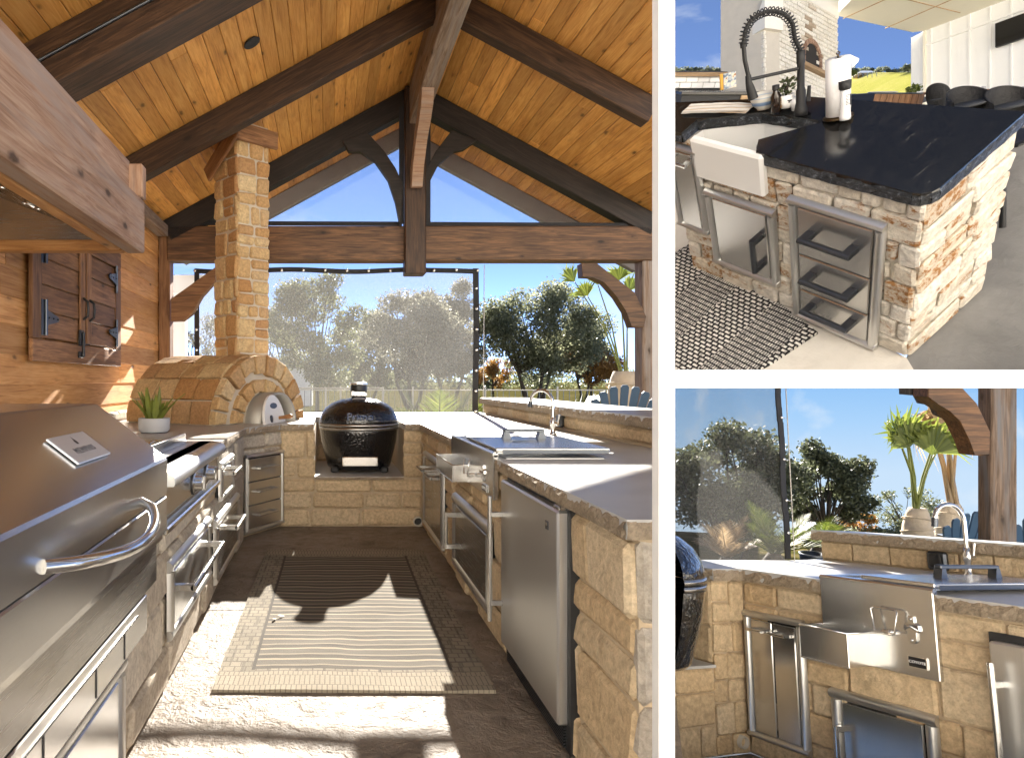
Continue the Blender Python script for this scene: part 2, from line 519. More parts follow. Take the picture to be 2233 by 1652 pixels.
def _counter():
    q = NT('lueders_countertop')
    v = q.coord()
    a = q.noise(v, 2.4, 7, 0.6, 0.8); b = q.noise(v, 60, 4)
    c = q.ramp(a, [(0.3, (0.34, 0.33, 0.31)), (0.5, (0.42, 0.415, 0.40)), (0.7, (0.49, 0.485, 0.475))])
    q.put(q.b, 'Base Color', c)
    q.put(q.b, 'Roughness', q.n('ShaderNodeMapRange', {0: a, 1: 0.3, 2: 0.7, 3: 0.28, 4: 0.42}).outputs[0])
    q.bump(q.math('ADD', a, q.math('MULTIPLY', b, 0.25)), 0.12, 0.006)
    return q.m
M_['counter'] = _counter()
M_['counter_edge'] = stone('chiselled_edge', [(0.36, 0.29, 0.21), (0.40, 0.33, 0.25)], (0.24, 0.18, 0.12), 0.5, bump=1.0, bscale=2.0)

def _granite():
    q = NT('black_granite')
    v = q.coord((7, 1.2, 1))
    a = q.noise(q.coord((14, 2.5, 2)), 3.0, 8, 0.75, 0.6); b = q.noise(q.coord(), 90, 5, 0.8)
    c = q.ramp(a, [(0.5, (0.010, 0.010, 0.010)), (0.62, (0.018, 0.017, 0.016)), (0.72, (0.10, 0.095, 0.085))])
    c = q.mix(q.n('ShaderNodeMapRange', {0: b, 1: 0.62, 2: 0.75, 3: 0, 4: 0.5}).outputs[0], c, (0.12, 0.12, 0.12))
    q.put(q.b, 'Base Color', c)
    q.set(Roughness=0.12)
    q.b.inputs['Specular IOR Level'].default_value = 1.0
    q.bump(b, 0.012, 0.002)
    return q.m
M_['granite'] = _granite()
def _gedge():
    q = NT('chiselled_granite')
    b = q.noise(q.coord(), 55, 6, 0.8)
    q.put(q.b, 'Base Color', q.ramp(b, [(0.42, (0.008, 0.009, 0.011)), (0.56, (0.03, 0.035, 0.045)), (0.68, (0.32, 0.34, 0.38))]))
    q.set(Roughness=0.35); q.bump(b, 0.9, 0.015)
    return q.m
M_['granite_edge'] = _gedge()

def _floor(name, c1, c2, c3, rough, bump):
    q = NT(name)
    v = q.coord(shift=False)
    a = q.noise(v, 1.6, 7, 0.62, 0.7); b = q.noise(v, 11, 6, 0.62, 0.5); f = q.noise(v, 55, 4, 0.6)
    c = q.ramp(a, [(0.32, c1), (0.5, c2), (0.7, c3)])
    c = q.mix(q.n('ShaderNodeMapRange', {0: b, 1: 0.55, 2: 0.75, 3: 0, 4: 0.55}).outputs[0], c, c1)
    q.put(q.b, 'Base Color', c)
    q.put(q.b, 'Roughness', q.n('ShaderNodeMapRange', {0: b, 1: 0.3, 2: 0.7, 3: rough * 0.75, 4: rough * 1.3}).outputs[0])
    q.b.inputs['Specular IOR Level'].default_value = 0.22
    q.bump(q.math('ADD', q.math('MULTIPLY', b, 1.4), q.math('MULTIPLY', f, 0.35)), bump, 0.02)
    return q.m
M_['patio'] = _floor('stamped_concrete', (0.13, 0.10, 0.076), (0.235, 0.19, 0.148), (0.31, 0.26, 0.21), 0.5, 1.0)
M_['concrete'] = _floor('broom_concrete', (0.14, 0.138, 0.135), (0.19, 0.187, 0.182), (0.25, 0.245, 0.24), 0.7, 0.3)  # darker copy of the island paving, shade put into its colour
M_['pale_concrete'] = _floor('pale_concrete', (0.48, 0.45, 0.41), (0.58, 0.55, 0.50), (0.66, 0.63, 0.58), 0.7, 0.25)  # lighter copy of the island paving, sunlight put into its colour
M_['deck'] = _floor('pool_deck_concrete', (0.60, 0.56, 0.50), (0.68, 0.64, 0.57), (0.74, 0.70, 0.63), 0.8, 0.2)
def _lawn(name, c1, c2, c3, s=0.5):
    q = NT(name)
    v = q.coord(shift=False)
    a = q.noise(v, s, 7, 0.65); b = q.noise(v, 9, 5, 0.7)
    c = q.ramp(q.math('ADD', q.math('MULTIPLY', a, 0.7), q.math('MULTIPLY', b, 0.3)), [(0.38, c1), (0.5, c2), (0.64, c3)])
    q.put(q.b, 'Base Color', c); q.set(Roughness=0.95); q.bump(b, 0.6, 0.05)
    q.b.inputs['Specular IOR Level'].default_value = 0.0
    return q.m
M_['lawn'] = _lawn('winter_lawn', (0.035, 0.042, 0.012), (0.070, 0.064, 0.024), (0.125, 0.10, 0.052))
M_['field'] = _lawn('sunny_field', (0.34, 0.35, 0.07), (0.46, 0.43, 0.11), (0.55, 0.48, 0.22), 0.12)
def _rug():
    q = NT('striped_flatweave')
    tc = q.n('ShaderNodeTexCoord').outputs['Object']
    sp = q.n('ShaderNodeSeparateXYZ', {0: tc})
    x, y = sp.outputs[0], sp.outputs[1]
    ax = q.math('ABSOLUTE', x); ay = q.math('ABSOLUTE', y)
    wv = q.noise(q.coord((6, 260, 1), False), 1.0, 3)
    wob = q.math('MULTIPLY', q.noise(q.coord((2.2, 1, 1), False), 2.0, 2), 0.025)
    yy = q.math('ADD', y, wob)
    st = q.math('FRACT', q.math('MULTIPLY', yy, 7.7))
    band = q.ramp(st, [(0.0, (0.34, 0.28, 0.20)), (0.07, (0.34, 0.28, 0.20)), (0.09, (0.045, 0.038, 0.032)), (0.40, (0.045, 0.038, 0.032)), (0.44, (0.24, 0.2, 0.145)), (0.52, (0.24, 0.2, 0.145)), (0.55, (0.085, 0.075, 0.062)), (0.93, (0.085, 0.075, 0.062)), (0.97, (0.34, 0.28, 0.20))])
    band = q.mix(q.n('ShaderNodeMapRange', {0: wv, 1: 0.35, 2: 0.65, 3: 0, 4: 0.28}).outputs[0], band, (0.26, 0.22, 0.16))
    br = q.n('ShaderNodeTexBrick', {'Vector': q.coord((1, 1, 1), False), 'Color1': (0.29, 0.25, 0.19, 1), 'Color2': (0.24, 0.205, 0.15, 1), 'Mortar': (0.13, 0.108, 0.08, 1), 'Scale': 19.0, 'Mortar Size': 0.07, 'Brick Width': 1.0, 'Row Height': 1.0, })
    brd = q.n('ShaderNodeTexBrick', {'Vector': q.coord((1, 1, 1), False), 'Color1': (1, 1, 1, 1), 'Color2': (0.72, 0.72, 0.72, 1), 'Mortar': (0.5, 0.5, 0.5, 1), 'Scale': 7.0, 'Mortar Size': 0.05, 'Brick Width': 0.9, 'Row Height': 1.1, 'Bias': 0.0})
    br2 = q.n('ShaderNodeTexBrick', {'Vector': q.coord((1, 1, 1), False), 'Color1': (0.3, 0.26, 0.195, 1), 'Color2': (0.28, 0.24, 0.18, 1), 'Mortar': (0.12, 0.095, 0.068, 1), 'Scale': 22.0, 'Mortar Size': 0.05, 'Brick Width': 0.5, 'Row Height': 2.2})
    bd = q.mix(q.math('GREATER_THAN', ay, 1.06), q.mix(1.0, br.outputs[0], brd.outputs[0], 'MULTIPLY'), br2.outputs[0])
    bd = q.mix(q.n('ShaderNodeMapRange', {0: wv, 1: 0.35, 2: 0.65, 3: 0, 4: 0.35}).outputs[0], bd, (0.2, 0.17, 0.13))
    inner = q.math('MULTIPLY', q.math('LESS_THAN', ax, 0.455), q.math('LESS_THAN', ay, 1.03))
    c = q.mix(inner, bd, band)
    edge = q.math('MULTIPLY', q.math('LESS_THAN', q.math('ABSOLUTE', q.math('SUBTRACT', ax, 0.462)), 0.008), q.math('LESS_THAN', ay, 1.04))
    c = q.mix(edge, c, (0.06, 0.05, 0.04))
    q.put(q.b, 'Base Color', c); q.set(Roughness=0.95)
    q.bump(q.math('ADD', wv, q.noise(q.coord(), 160, 2)), 0.5, 0.006)
    return q.m
M_['rug'] = _rug()
def _rug2():
    q = NT('black_white_weave')
    v = q.coord((1, 1, 1), False)
    sp = q.n('ShaderNodeSeparateXYZ', {0: v})
    sel = q.math('GREATER_THAN', q.math('FRACT', q.math('MULTIPLY', sp.outputs[0], 2.6)), 0.5)
    b1 = q.n('ShaderNodeTexBrick', {'Vector': v, 'Color1': (0.62, 0.60, 0.56, 1), 'Color2': (0.72, 0.70, 0.66, 1), 'Mortar': (0.010, 0.010, 0.012, 1), 'Scale': 30.0, 'Mortar Size': 0.13, 'Brick Width': 0.95, 'Row Height': 0.62})
    b2 = q.n('ShaderNodeTexBrick', {'Vector': q.coord((1.6, 0.8, 1), False), 'Color1': (0.42, 0.41, 0.39, 1), 'Color2': (0.66, 0.64, 0.6, 1), 'Mortar': (0.012, 0.012, 0.014, 1), 'Scale': 34.0, 'Mortar Size': 0.11, 'Brick Width': 0.6, 'Row Height': 0.7})
    c = q.mix(sel, b1.outputs[0], b2.outputs[0])
    n_ = q.noise(q.coord((1, 1, 1), False), 120, 2)
    c = q.mix(q.n('ShaderNodeMapRange', {0: n_, 1: 0.5, 2: 0.6}).outputs[0], c, q.mix(0.6, c, (0.01, 0.01, 0.012)))
    q.put(q.b, 'Base Color', c); q.set(Roughness=0.95); q.bump(q.math('ADD', b1.outputs['Fac'], n_), 0.8, 0.008)
    return q.m
M_['rug2'] = _rug2()
M_['oak'] = leafmat('oak_leaf', (0.09, 0.105, 0.06), (0.29, 0.30, 0.19), 0.55)
M_['oak_dark'] = leafmat('dark_oak_leaf', (0.04, 0.05, 0.028), (0.15, 0.165, 0.09), 0.4)
M_['olive'] = leafmat('olive_leaf', (0.075, 0.095, 0.045), (0.26, 0.27, 0.15), 0.45)
M_['pale_leaf'] = leafmat('dusty_leaf', (0.12, 0.125, 0.09), (0.36, 0.35, 0.28), 0.45)
M_['rust_leaf'] = leafmat('autumn_leaf', (0.20, 0.095, 0.02), (0.46, 0.25, 0.07), 0.4)
M_['palm_leaf'] = leafmat('palm_leaf', (0.05, 0.08, 0.012), (0.20, 0.23, 0.045), 0.42, clump=2)
M_['palm_dry'] = leafmat('dry_palm_leaf', (0.30, 0.20, 0.10), (0.52, 0.40, 0.25), 0.4, clump=2)
M_['stalk'] = plain('palm_stalk', (0.14, 0.16, 0.03), 0.5, var=0.3)
M_['burlap'] = plain('burlap_wrap', (0.52, 0.43, 0.32), 0.95, var=0.2, bump=0.8, bscale=30)
M_['bark'] = plain('bark', (0.06, 0.047, 0.036), 0.9, var=0.3, bump=0.8, bscale=30)
M_['snake'] = leafmat('snake_plant_leaf', (0.035, 0.06, 0.012), (0.30, 0.33, 0.05), 0.25, clump=9)
M_['succulent'] = leafmat('succulent_leaf', (0.03, 0.04, 0.018), (0.13, 0.15, 0.06), 0.15, clump=9)
M_['pot_grey'] = plain('grey_pot', (0.42, 0.42, 0.43), 0.6, var=0.05)
M_['navy'] = plain('navy_chair_paint', (0.035, 0.075, 0.135), 0.45)
M_['screen'] = veil('shade_screen', (0.46, 0.45, 0.43), 0.36, 0.45)
M_['clear'] = veil('clear_gable_film', (0.5, 0.55, 0.6), 0.05, 0.3, False)
M_['soot'] = plain('soot', (0.02, 0.017, 0.015), 0.95)
M_['oven_door'] = plain('oven_door_white', (0.72, 0.71, 0.69), 0.5, var=0.05)
M_['turned_wood'] = plain('turned_wood', (0.30, 0.14, 0.05), 0.5, var=0.25)
M_['plate_white'] = plain('badge_plate', (0.66, 0.68, 0.72), 0.28, 0.6)
M_['ink'] = plain('dark_print', (0.04, 0.04, 0.045), 0.6)
M_['screen2'] = veil('fine_shade_screen', (0.10, 0.10, 0.10), 0.40, 0.4)
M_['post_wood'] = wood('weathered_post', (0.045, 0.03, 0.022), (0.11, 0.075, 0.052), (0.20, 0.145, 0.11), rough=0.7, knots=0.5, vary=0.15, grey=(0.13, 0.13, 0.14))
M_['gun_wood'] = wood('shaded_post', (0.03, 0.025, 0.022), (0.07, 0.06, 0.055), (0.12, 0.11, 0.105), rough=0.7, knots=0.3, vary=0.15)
M_['screen'] = veil('shade_screen', (0.19, 0.187, 0.18), 0.35, 0.42)
M_['porcelain'] = plain('white_porcelain', (0.82, 0.82, 0.81), 0.12, coat=0.4)
M_['paper'] = plain('paper_towel', (0.86, 0.86, 0.86), 0.95, bump=0.2, bscale=180)
M_['bronze'] = plain('bronze_wire', (0.10, 0.065, 0.03), 0.35, 0.8)
M_['frost'] = plain('salt_glass', (0.78, 0.79, 0.80), 0.12, coat=0.5)
M_['sauce'] = plain('dark_sauce', (0.018, 0.010, 0.007), 0.08, coat=0.6)
M_['mustard'] = plain('mustard_label', (0.62, 0.33, 0.04), 0.6)
M_['white_brick'] = stone('white_painted_brick', [(0.68, 0.65, 0.57), (0.72, 0.69, 0.62), (0.66, 0.62, 0.54)], (0.56, 0.50, 0.40), 0.25, bump=0.6)
M_['sooty_brick'] = stone('sooty_brick', [(0.40, 0.32, 0.23), (0.52, 0.45, 0.36), (0.30, 0.23, 0.16)], (0.26, 0.19, 0.13), 0.5, bump=0.6)
M_['fire_brick'] = stone('fire_brick', [(0.30, 0.18, 0.12), (0.40, 0.27, 0.19), (0.22, 0.13, 0.09)], (0.12, 0.08, 0.06), 0.5)
M_['white_plaster'] = plain('white_plaster', (0.72, 0.69, 0.62), 0.85, var=0.05, bump=0.3, bscale=30)
M_['tan_shelf'] = wood('tan_shelf', (0.26, 0.16, 0.08), (0.42, 0.28, 0.15), (0.52, 0.38, 0.23), knots=0.2)
M_['siding'] = plain('white_siding', (0.80, 0.80, 0.78), 0.6, var=0.02)
M_['cream'] = plain('cream_ceiling', (0.76, 0.72, 0.60), 0.7, var=0.03)
M_['tvglass'] = plain('tv_glass', (0.006, 0.006, 0.007), 0.08)
M_['wicker'] = plain('dark_wicker', (0.022, 0.021, 0.021), 0.6, var=0.4, bump=1.0, bscale=60)
M_['charcoal'] = plain('charcoal_cushion', (0.055, 0.058, 0.065), 0.9, bump=0.3, bscale=120)
def _tex(name, fn, rough=0.8):
    q = NT(name); q.put(q.b, 'Base Color', fn(q)); q.set(Roughness=rough); return q.m
M_['check'] = _tex('checked_pillow', lambda q: q.n('ShaderNodeTexChecker', {'Vector': q.coord((1, 1, 1), False), 'Color1': (0.62, 0.44, 0.24, 1), 'Color2': (0.05, 0.04, 0.035, 1), 'Scale': 22.0}).outputs[0])
def _pottery(q):
    z = q.n('ShaderNodeSeparateXYZ', {0: q.n('ShaderNodeTexCoord').outputs['Object']}).outputs[2]
    w_ = q.math('ADD', z, q.math('MULTIPLY', q.noise(q.coord(), 20, 2), 0.003))
    return q.ramp(q.n('ShaderNodeMapRange', {0: w_, 1: 0.0, 2: 0.066}).outputs[0], [(0, (0.55, 0.40, 0.26)), (0.12, (0.62, 0.58, 0.5)), (0.30, (0.60, 0.58, 0.52)), (0.36, (0.16, 0.24, 0.40)), (0.52, (0.20, 0.30, 0.46)), (0.58, (0.62, 0.60, 0.54)), (0.74, (0.64, 0.62, 0.56)), (0.78, (0.30, 0.38, 0.5)), (0.84, (0.62, 0.6, 0.55)), (1, (0.64, 0.61, 0.55))])
M_['pottery'] = _tex('striped_pottery', _pottery, 0.25)
def _towel(q):
    y = q.n('ShaderNodeSeparateXYZ', {0: q.n('ShaderNodeTexCoord').outputs['Object']}).outputs[1]
    f = q.math('FRACT', q.math('MULTIPLY', y, 48.0))
    return q.ramp(f, [(0, (0.70, 0.66, 0.60)), (0.55, (0.70, 0.66, 0.60)), (0.6, (0.45, 0.30, 0.16)), (0.72, (0.45, 0.30, 0.16)), (0.76, (0.70, 0.67, 0.61)), (0.88, (0.30, 0.29, 0.29)), (0.93, (0.70, 0.67, 0.61))])
M_['towel'] = _tex('striped_linen', _towel, 0.95)
M_['book'] = _tex('book_cover', lambda q: q.ramp(q.noise(q.coord((1, 1, 1), False), 22, 3), [(0.35, (0.05, 0.09, 0.16)), (0.47, (0.40, 0.45, 0.5)), (0.56, (0.75, 0.68, 0.52)), (0.64, (0.35, 0.14, 0.05)), (0.72, (0.08, 0.1, 0.12))]), 0.3)

M_['stucco'] = plain('cream_stucco', (0.77, 0.745, 0.70), 0.85, var=0.04)
# ------------------------------------------------------------------ shared builders
def stone_wall(root, M, x0, x1, z0, z1, mat, seed, h=(0.15, 0.29), w=(0.28, 0.62), excl=(), thick=0.05, gap=0.013, bev=0.018, jit=0.008, relief=0.02, name='stone'):
    r = random.Random(seed)
    zs = [z0]
    while zs[-1] < z1 - 1e-4:
        q = zs[-1] + r.uniform(*h)
        if z1 - q < h[0] * 0.7: q = z1
        zs.append(min(q, z1))
    for a, b in zip(zs, zs[1:]):
        x = x0
        while x < x1 - 1e-4:
            e = x + r.uniform(*w)
            if x1 - e < w[0] * 0.6: e = x1
            e = min(e, x1)
            split = (b - a) > 0.2 and r.random() < 0.25
            for (p, q) in ([(a, (a + b) / 2), ((a + b) / 2, b)] if split else [(a, b)]):
                hid = any(x >= X0 - 0.01 and e <= X1 + 0.01 and p >= Z0 - 0.01 and q <= Z1 + 0.01 for X0, X1, Z0, Z1 in excl)
                if not hid:
                    g = gap / 2 + r.uniform(0, 0.002)
                    MB().box(x + g, e - g, -r.uniform(0.0, relief), thick, p + g, q - g, bev, jit, M, r).build(name, mat, root)
            x = e

def rough_edge(mb, p0, p1, z0, z1, out, seed, amp=0.012, M=None):
    """hand-chiselled slab edge: a noisy strip from p0 to p1 (xy), between z0 and z1, bulging along out"""
    p0 = Vector((*p0, 0)); p1 = Vector((*p1, 0)); out = Vector((*out, 0)).normalized()
    L = (p1 - p0).length; n = max(6, int(L / 0.022))
    def fn(u, v):
        p = p0.lerp(p1, u)
        k = noise.noise(Vector((u * L * 22 + seed, v * 2.3, seed))) + 0.6 * noise.noise(Vector((u * L * 55, v * 5, seed + 3)))
        off = amp * (0.5 + k) * (1.0 if 0 < v else 0.5) * (1 - 0.25 * v)
        if v > 0.99: off = -0.002 + amp * 0.5 * noise.noise(Vector((u * L * 30, seed, 0)))
        return p + out * max(off, -0.004) + Vector((0, 0, z0 + (z1 - z0) * v))
    vs_in = MB()
    mb.sheet(n, 3, fn, M, False)

def bar_handle(root, M, L, vertical, off=0.05, r=0.009, name='handle', mat=None, square=True):
    """bar on two posts, centred at the origin of M, standing off along -y"""
    mb = MB()
    a = (0, -off, -L / 2) if vertical else (-L / 2, -off, 0)
    b = (0, -off, L / 2) if vertical else (L / 2, -off, 0)
    mb.tube([a, b], r, 10, True, M)
    for s in (-1, 1):
        q = s * (L / 2 - r * 1.3)
        if vertical: mb.box(-r, r, -off, 0.0, q - r * 1.3, q + r * 1.3, 0.002, 0, M)
        else: mb.box(q - r * 1.3, q + r * 1.3, -off, 0.0, -r, r, 0.002, 0, M)
    return mb.build(name, mat or M_['handle'], root)

def trim_frame(root, w, h, t=0.035, d=0.03, mat=None):
    """raised pillow trim round an opening w x h (outer size), standing off y=0 towards -y"""
    mb = MB()
    n = 5
    def rail(p0, p1, axis):
        prof = [(math.cos(math.pi * k / (n - 1)), math.sin(math.pi * k / (n - 1))) for k in range(n)]
        vs = []
        for p in (p0, p1):
            for c_, s_ in prof:
                if axis == 'x': vs.append((p[0], -0.004 - d * s_, p[1] + c_ * t / 2))
                else: vs.append((p[0] - c_ * t / 2, -0.004 - d * s_, p[1]))
        fs = [(k, k + 1, n + k + 1, n + k) for k in range(n - 1)]
        mb.add(vs, fs, True)
        mb.add(vs[:n], [list(range(n))]); mb.add(vs[n:], [list(range(n - 1, -1, -1))])
    rail((0, h - t / 2), (w, h - t / 2), 'x')
    rail((0, t * 0.35), (w, t * 0.35), 'x')
    rail((t / 2, t * 0.7), (t / 2, h - t), 'z')
    rail((w - t / 2, t * 0.7), (w - t / 2, h - t), 'z')
    return mb.build('frame', mat or M_['steel_soft'], root)

def access_door(M, w, h, label, handle_x=0.12, handle_z=0.6, hl=0.2, group=None, t=0.035, horiz=False, cat='access door', hr=0.011, n_handles=1, dark=False, off=0.05, hmat='handle'):
    R = thing('access_door' if cat == 'access door' else 'pullout_drawer', label, cat, M, group)
    trim_frame(R, w, h, t)
    MB().box(t * 0.9, w - t * 0.9, -0.001, 0.03, t * 0.5, h - t * 0.9).build('recess', M_['black_matte'], R)
    if n_handles == 2:
        m = w / 2
        for k, (a, b) in enumerate(((t + 0.005, m - 0.003), (m + 0.003, w - t - 0.005))):
            d = MB().box(a, b, -0.022, -0.003, t * 0.7 + 0.004, h - t - 0.006, 0.004).build('door', M_['steel_dark'] if dark else M_['steel_v'], R)
            bar_handle(d, T((a + b) / 2, -0.022, h * handle_z), (b - a) * 0.72, False, off, hr)
    else:
        d = MB().box(t + 0.005, w - t - 0.005, -0.022, -0.003, t * 0.7 + 0.004, h - t - 0.006, 0.004).build('door', M_['steel_dark'] if dark else M_['steel_v'], R)
        bar_handle(d, T(handle_x, -0.022, h * handle_z), hl, not horiz, off, hr, mat=M_[hmat])
    return R

def drawer_stack(M, w, h, label, n=3, t=0.035, hl=0.5, fine=True, hr=0.009, off=0.045, shares=None, hmat='handle'):
    R = thing('drawer_unit', label, 'drawers', M)
    trim_frame(R, w, h, t)
    MB().box(t * 0.9, w - t * 0.9, -0.001, 0.03, t * 0.5, h - t * 0.9).build('recess', M_['black_matte'], R)
    z0, z1 = t * 0.7 + 0.004, h - t - 0.005
    sh = shares or [1 / n] * n
    z = z1
    for k in range(n):
        zb = z - (z1 - z0) * sh[k]
        d = MB().box(t + 0.004, w - t - 0.004, -0.022, -0.003, zb + 0.004, z - 0.004, 0.004).build('drawer', M_['steel'], R)
        bar_handle(d, T(w * 0.5, -0.022, zb + (z - zb) * 0.56), w * hl, False, off, hr, mat=M_[hmat])
        z = zb
    return R

def fridge(M, w, h, label, handle_side=-1):
    R = thing('outdoor_fridge', label, 'fridge', M)
    MB().box(-0.012, w + 0.035, -0.019, 0.10, -0.09, h + 0.03).build('cabinet', M_['black_matte'], R)
    d = MB().box(0, w, -0.055, -0.006, 0, h, 0.008).build('door', M_['steel_soft'], R)
    x = 0.03 if handle_side < 0 else w - 0.03
    hb = MB()
    hb.tube([(x, -0.115, h * 0.14), (x, -0.115, h * 0.90)], 0.011, 10)
    for z in (h * 0.25, h * 0.79): hb.box(x - 0.009, x + 0.009, -0.115, -0.055, z - 0.012, z + 0.012, 0.002)
    hb.build('handle', M_['handle'], d)
    MB().box(w * 0.84, w * 0.88, -0.058, -0.054, h * 0.885, h * 0.925).build('badge', M_['ink'], d)
    MB().box(w * 0.848, w * 0.872, -0.0595, -0.0575, h * 0.903, h * 0.919).build('badge_mark', M_['chrome'], d)
    g = MB()
    for k in range(7): g.box(0.01, w - 0.01, -0.03, 0.0, -0.082 + k * 0.011, -0.076 + k * 0.011)
    g.build('kick_grille', M_['gunmetal'], R)
    hg = MB().box(w - 0.06, w + 0.006, -0.05, -0.01, h + 0.002, h + 0.016, 0.003).build('hinge', M_['handle'], R)
    return R

def sink_station(M, w, zt, zb, label, tray, ring, opener, badge, lid_x, deck_d, badge_size=(0.075, 0.05), lid_d=None, hx=None):
    """apron-front drop-in sink; local x along the apron, apron front at y=0, z measured from the base"""
    R = thing('apron_sink', label, 'sink', M)
    h = zt - zb
    ap = MB()
    ap.box(0, w, 0.0, 0.03, zb, zt - 0.012, 0.004)
    ap.tube([(0, 0.014, zt - 0.014), (w, 0.014, zt - 0.014)], 0.0145, 12)
    ap.build('apron', M_['steel'], R)
    dk = MB()
    x1 = lid_x
    dk.box(0, x1, 0.012, 0.07, zt - 0.010, zt, 0.002)
    dk.box(0, 0.045, 0.07, deck_d, zt - 0.010, zt, 0.002)
    dk.box(0.045, x1, deck_d - 0.05, deck_d, zt - 0.010, zt, 0.002)
    dk.build('rim', M_['steel'], R)
    MB().box(0.045, x1, 0.07, deck_d - 0.05, zt - 0.04, zt - 0.032).build('basin', M_['steel_soft'], R)
    l = MB()
    ld = lid_d or deck_d
    l.box(x1 - (w * 0.62), w, 0.016, ld, zt + 0.003, zt + 0.02, 0.003)
    lid = l.build('cover', M_['steel'], R)
    MB().box(w - 0.003, w + 0.001, 0.05, ld - 0.004, zt - 0.008, zt + 0.012).build('cover_edge', M_['gunmetal'], lid)
    hx0, hy = hx if hx else (w * 0.72, ld * 0.45)
    hm = MB()
    return R, lid

def bin_tray(root, x0, x1, z0, z1, d):
    mb = MB()
    t = 0.004
    mb.box(x0, x1, -d, -d + t, z0, z1); mb.box(x0, x0 + t, -d + t, 0, z0, z1); mb.box(x1 - t, x1, -d + t, 0, z0, z1)
    mb.box(x0 + t, x1 - t, -d + t, 0, z0, z0 + t); mb.box(x0 + t, x1 - t, -t, 0, z0 + t, z1)
    tr = mb.build('bottle_tray', M_['steel_v'], root)
    rm = MB()
    rm.tube([(x0, -0.002, z1), (x0, -d, z1), (x1, -d, z1), (x1, -0.002, z1)], 0.005, 6)
    rm.tube([(x1, -d, z1), (x1, -d, z0)], 0.004, 6)
    rm.tube([(x0, -d, z0), (x1, -d, z0)], 0.004, 6)
    rm.build('tray_rim', M_['chrome'], tr)
    return tr

def towel_ring(root, x, z, w, h, off=0.03):
    mb = MB()
    y = -off
    P = [(x - w * 0.40, y, z + h * .5), (x + w * 0.40, y, z + h * 0.5), (x + w * .5, y - .005, z + h * 0.42), (x + w * 0.38, y - .01, z - h * 0.5), (x - w * 0.38, y - .01, z - h * 0.5), (x - w * 0.5, y - .005, z + h * 0.42), (x - w * 0.40, y, z + h * .5)]
    mb.tube(P, 0.0038, 8)
    mb.box(x - 0.018, x + 0.018, -off - 0.006, 0, z - h * 0.5 - 0.012, z - h * 0.5 + 0.010, 0.005)
    return mb.build('towel_ring', M_['chrome'], root)

def bottle_opener(root, x, z, s=1.0):
    mb = MB()
    prof = [(-0.010, 0.055), (0.010, 0.055), (0.013, 0.03), (0.030, 0.018), (0.033, -0.004), (0.020, -0.014), (0.017, -0.05), (0.008, -0.062), (-0.008, -0.062), (-0.017, -0.05), (-0.020, -0.014), (-0.033, -0.004), (-0.030, 0.018), (-0.013, 0.03)]
    mb.prism([(x + a * s, z + b * s) for a, b in prof], -0.012 * s, 0.0, 0.003 * s)
    lip = [(x - 0.024 * s, -0.014 * s, z - 0.002 * s), (x - 0.012 * s, -0.030 * s, z + 0.012 * s), (x + 0.012 * s, -0.030 * s, z + 0.012 * s), (x + 0.024 * s, -0.014 * s, z - 0.002 * s)]
    mb.tube(lip, 0.006 * s, 8)
    o = mb.build('bottle_opener', M_['handle'], root)
    sc = MB()
    for b in (0.044, -0.048): sc.sphere((x, -0.013 * s, z + b * s), 0.006 * s, 8, 5)
    sc.build('screw', M_['chrome'], o)
    return o

def name_badge(root, x, z, w, h, s, size):
    b = MB().box(x - w / 2, x + w / 2, -0.006, 0.0, z - h / 2, z + h / 2, 0.003).build('badge', M_['black'], root)
    fr = MB()
    for a in (-1, 1):
        fr.box(x - w / 2, x + w / 2, -0.0075, -0.001, z + a * h / 2 - 0.0018, z + a * h / 2 + 0.0018)
        fr.box(x + a * w / 2 - 0.0018, x + a * w / 2 + 0.0018, -0.0078, -0.001, z - h / 2, z + h / 2)
    fr.build('badge_rim', M_['chrome'], b)
    text(s, size, M_['white'], b, T(x, -0.0085, z) @ FACE, depth=0.001)
    return b

def lid_handle(lid, M, L, h=0.055, t=0.02):
    mb = MB()
    mb.box(-L / 2, L / 2, -t / 2, t / 2, h - 0.018, h, 0.004, 0, M)
    for s in (-1, 1):
        q = s * (L / 2 - 0.016)
        mb.prism([(q - 0.024, 0), (q + 0.024, 0), (q + 0.014, h - 0.016), (q - 0.014, h - 0.016)], -t / 2 - 0.002, t / 2 + 0.002, 0, M)
    return mb.build('cover_handle', M_['gunmetal'], lid)

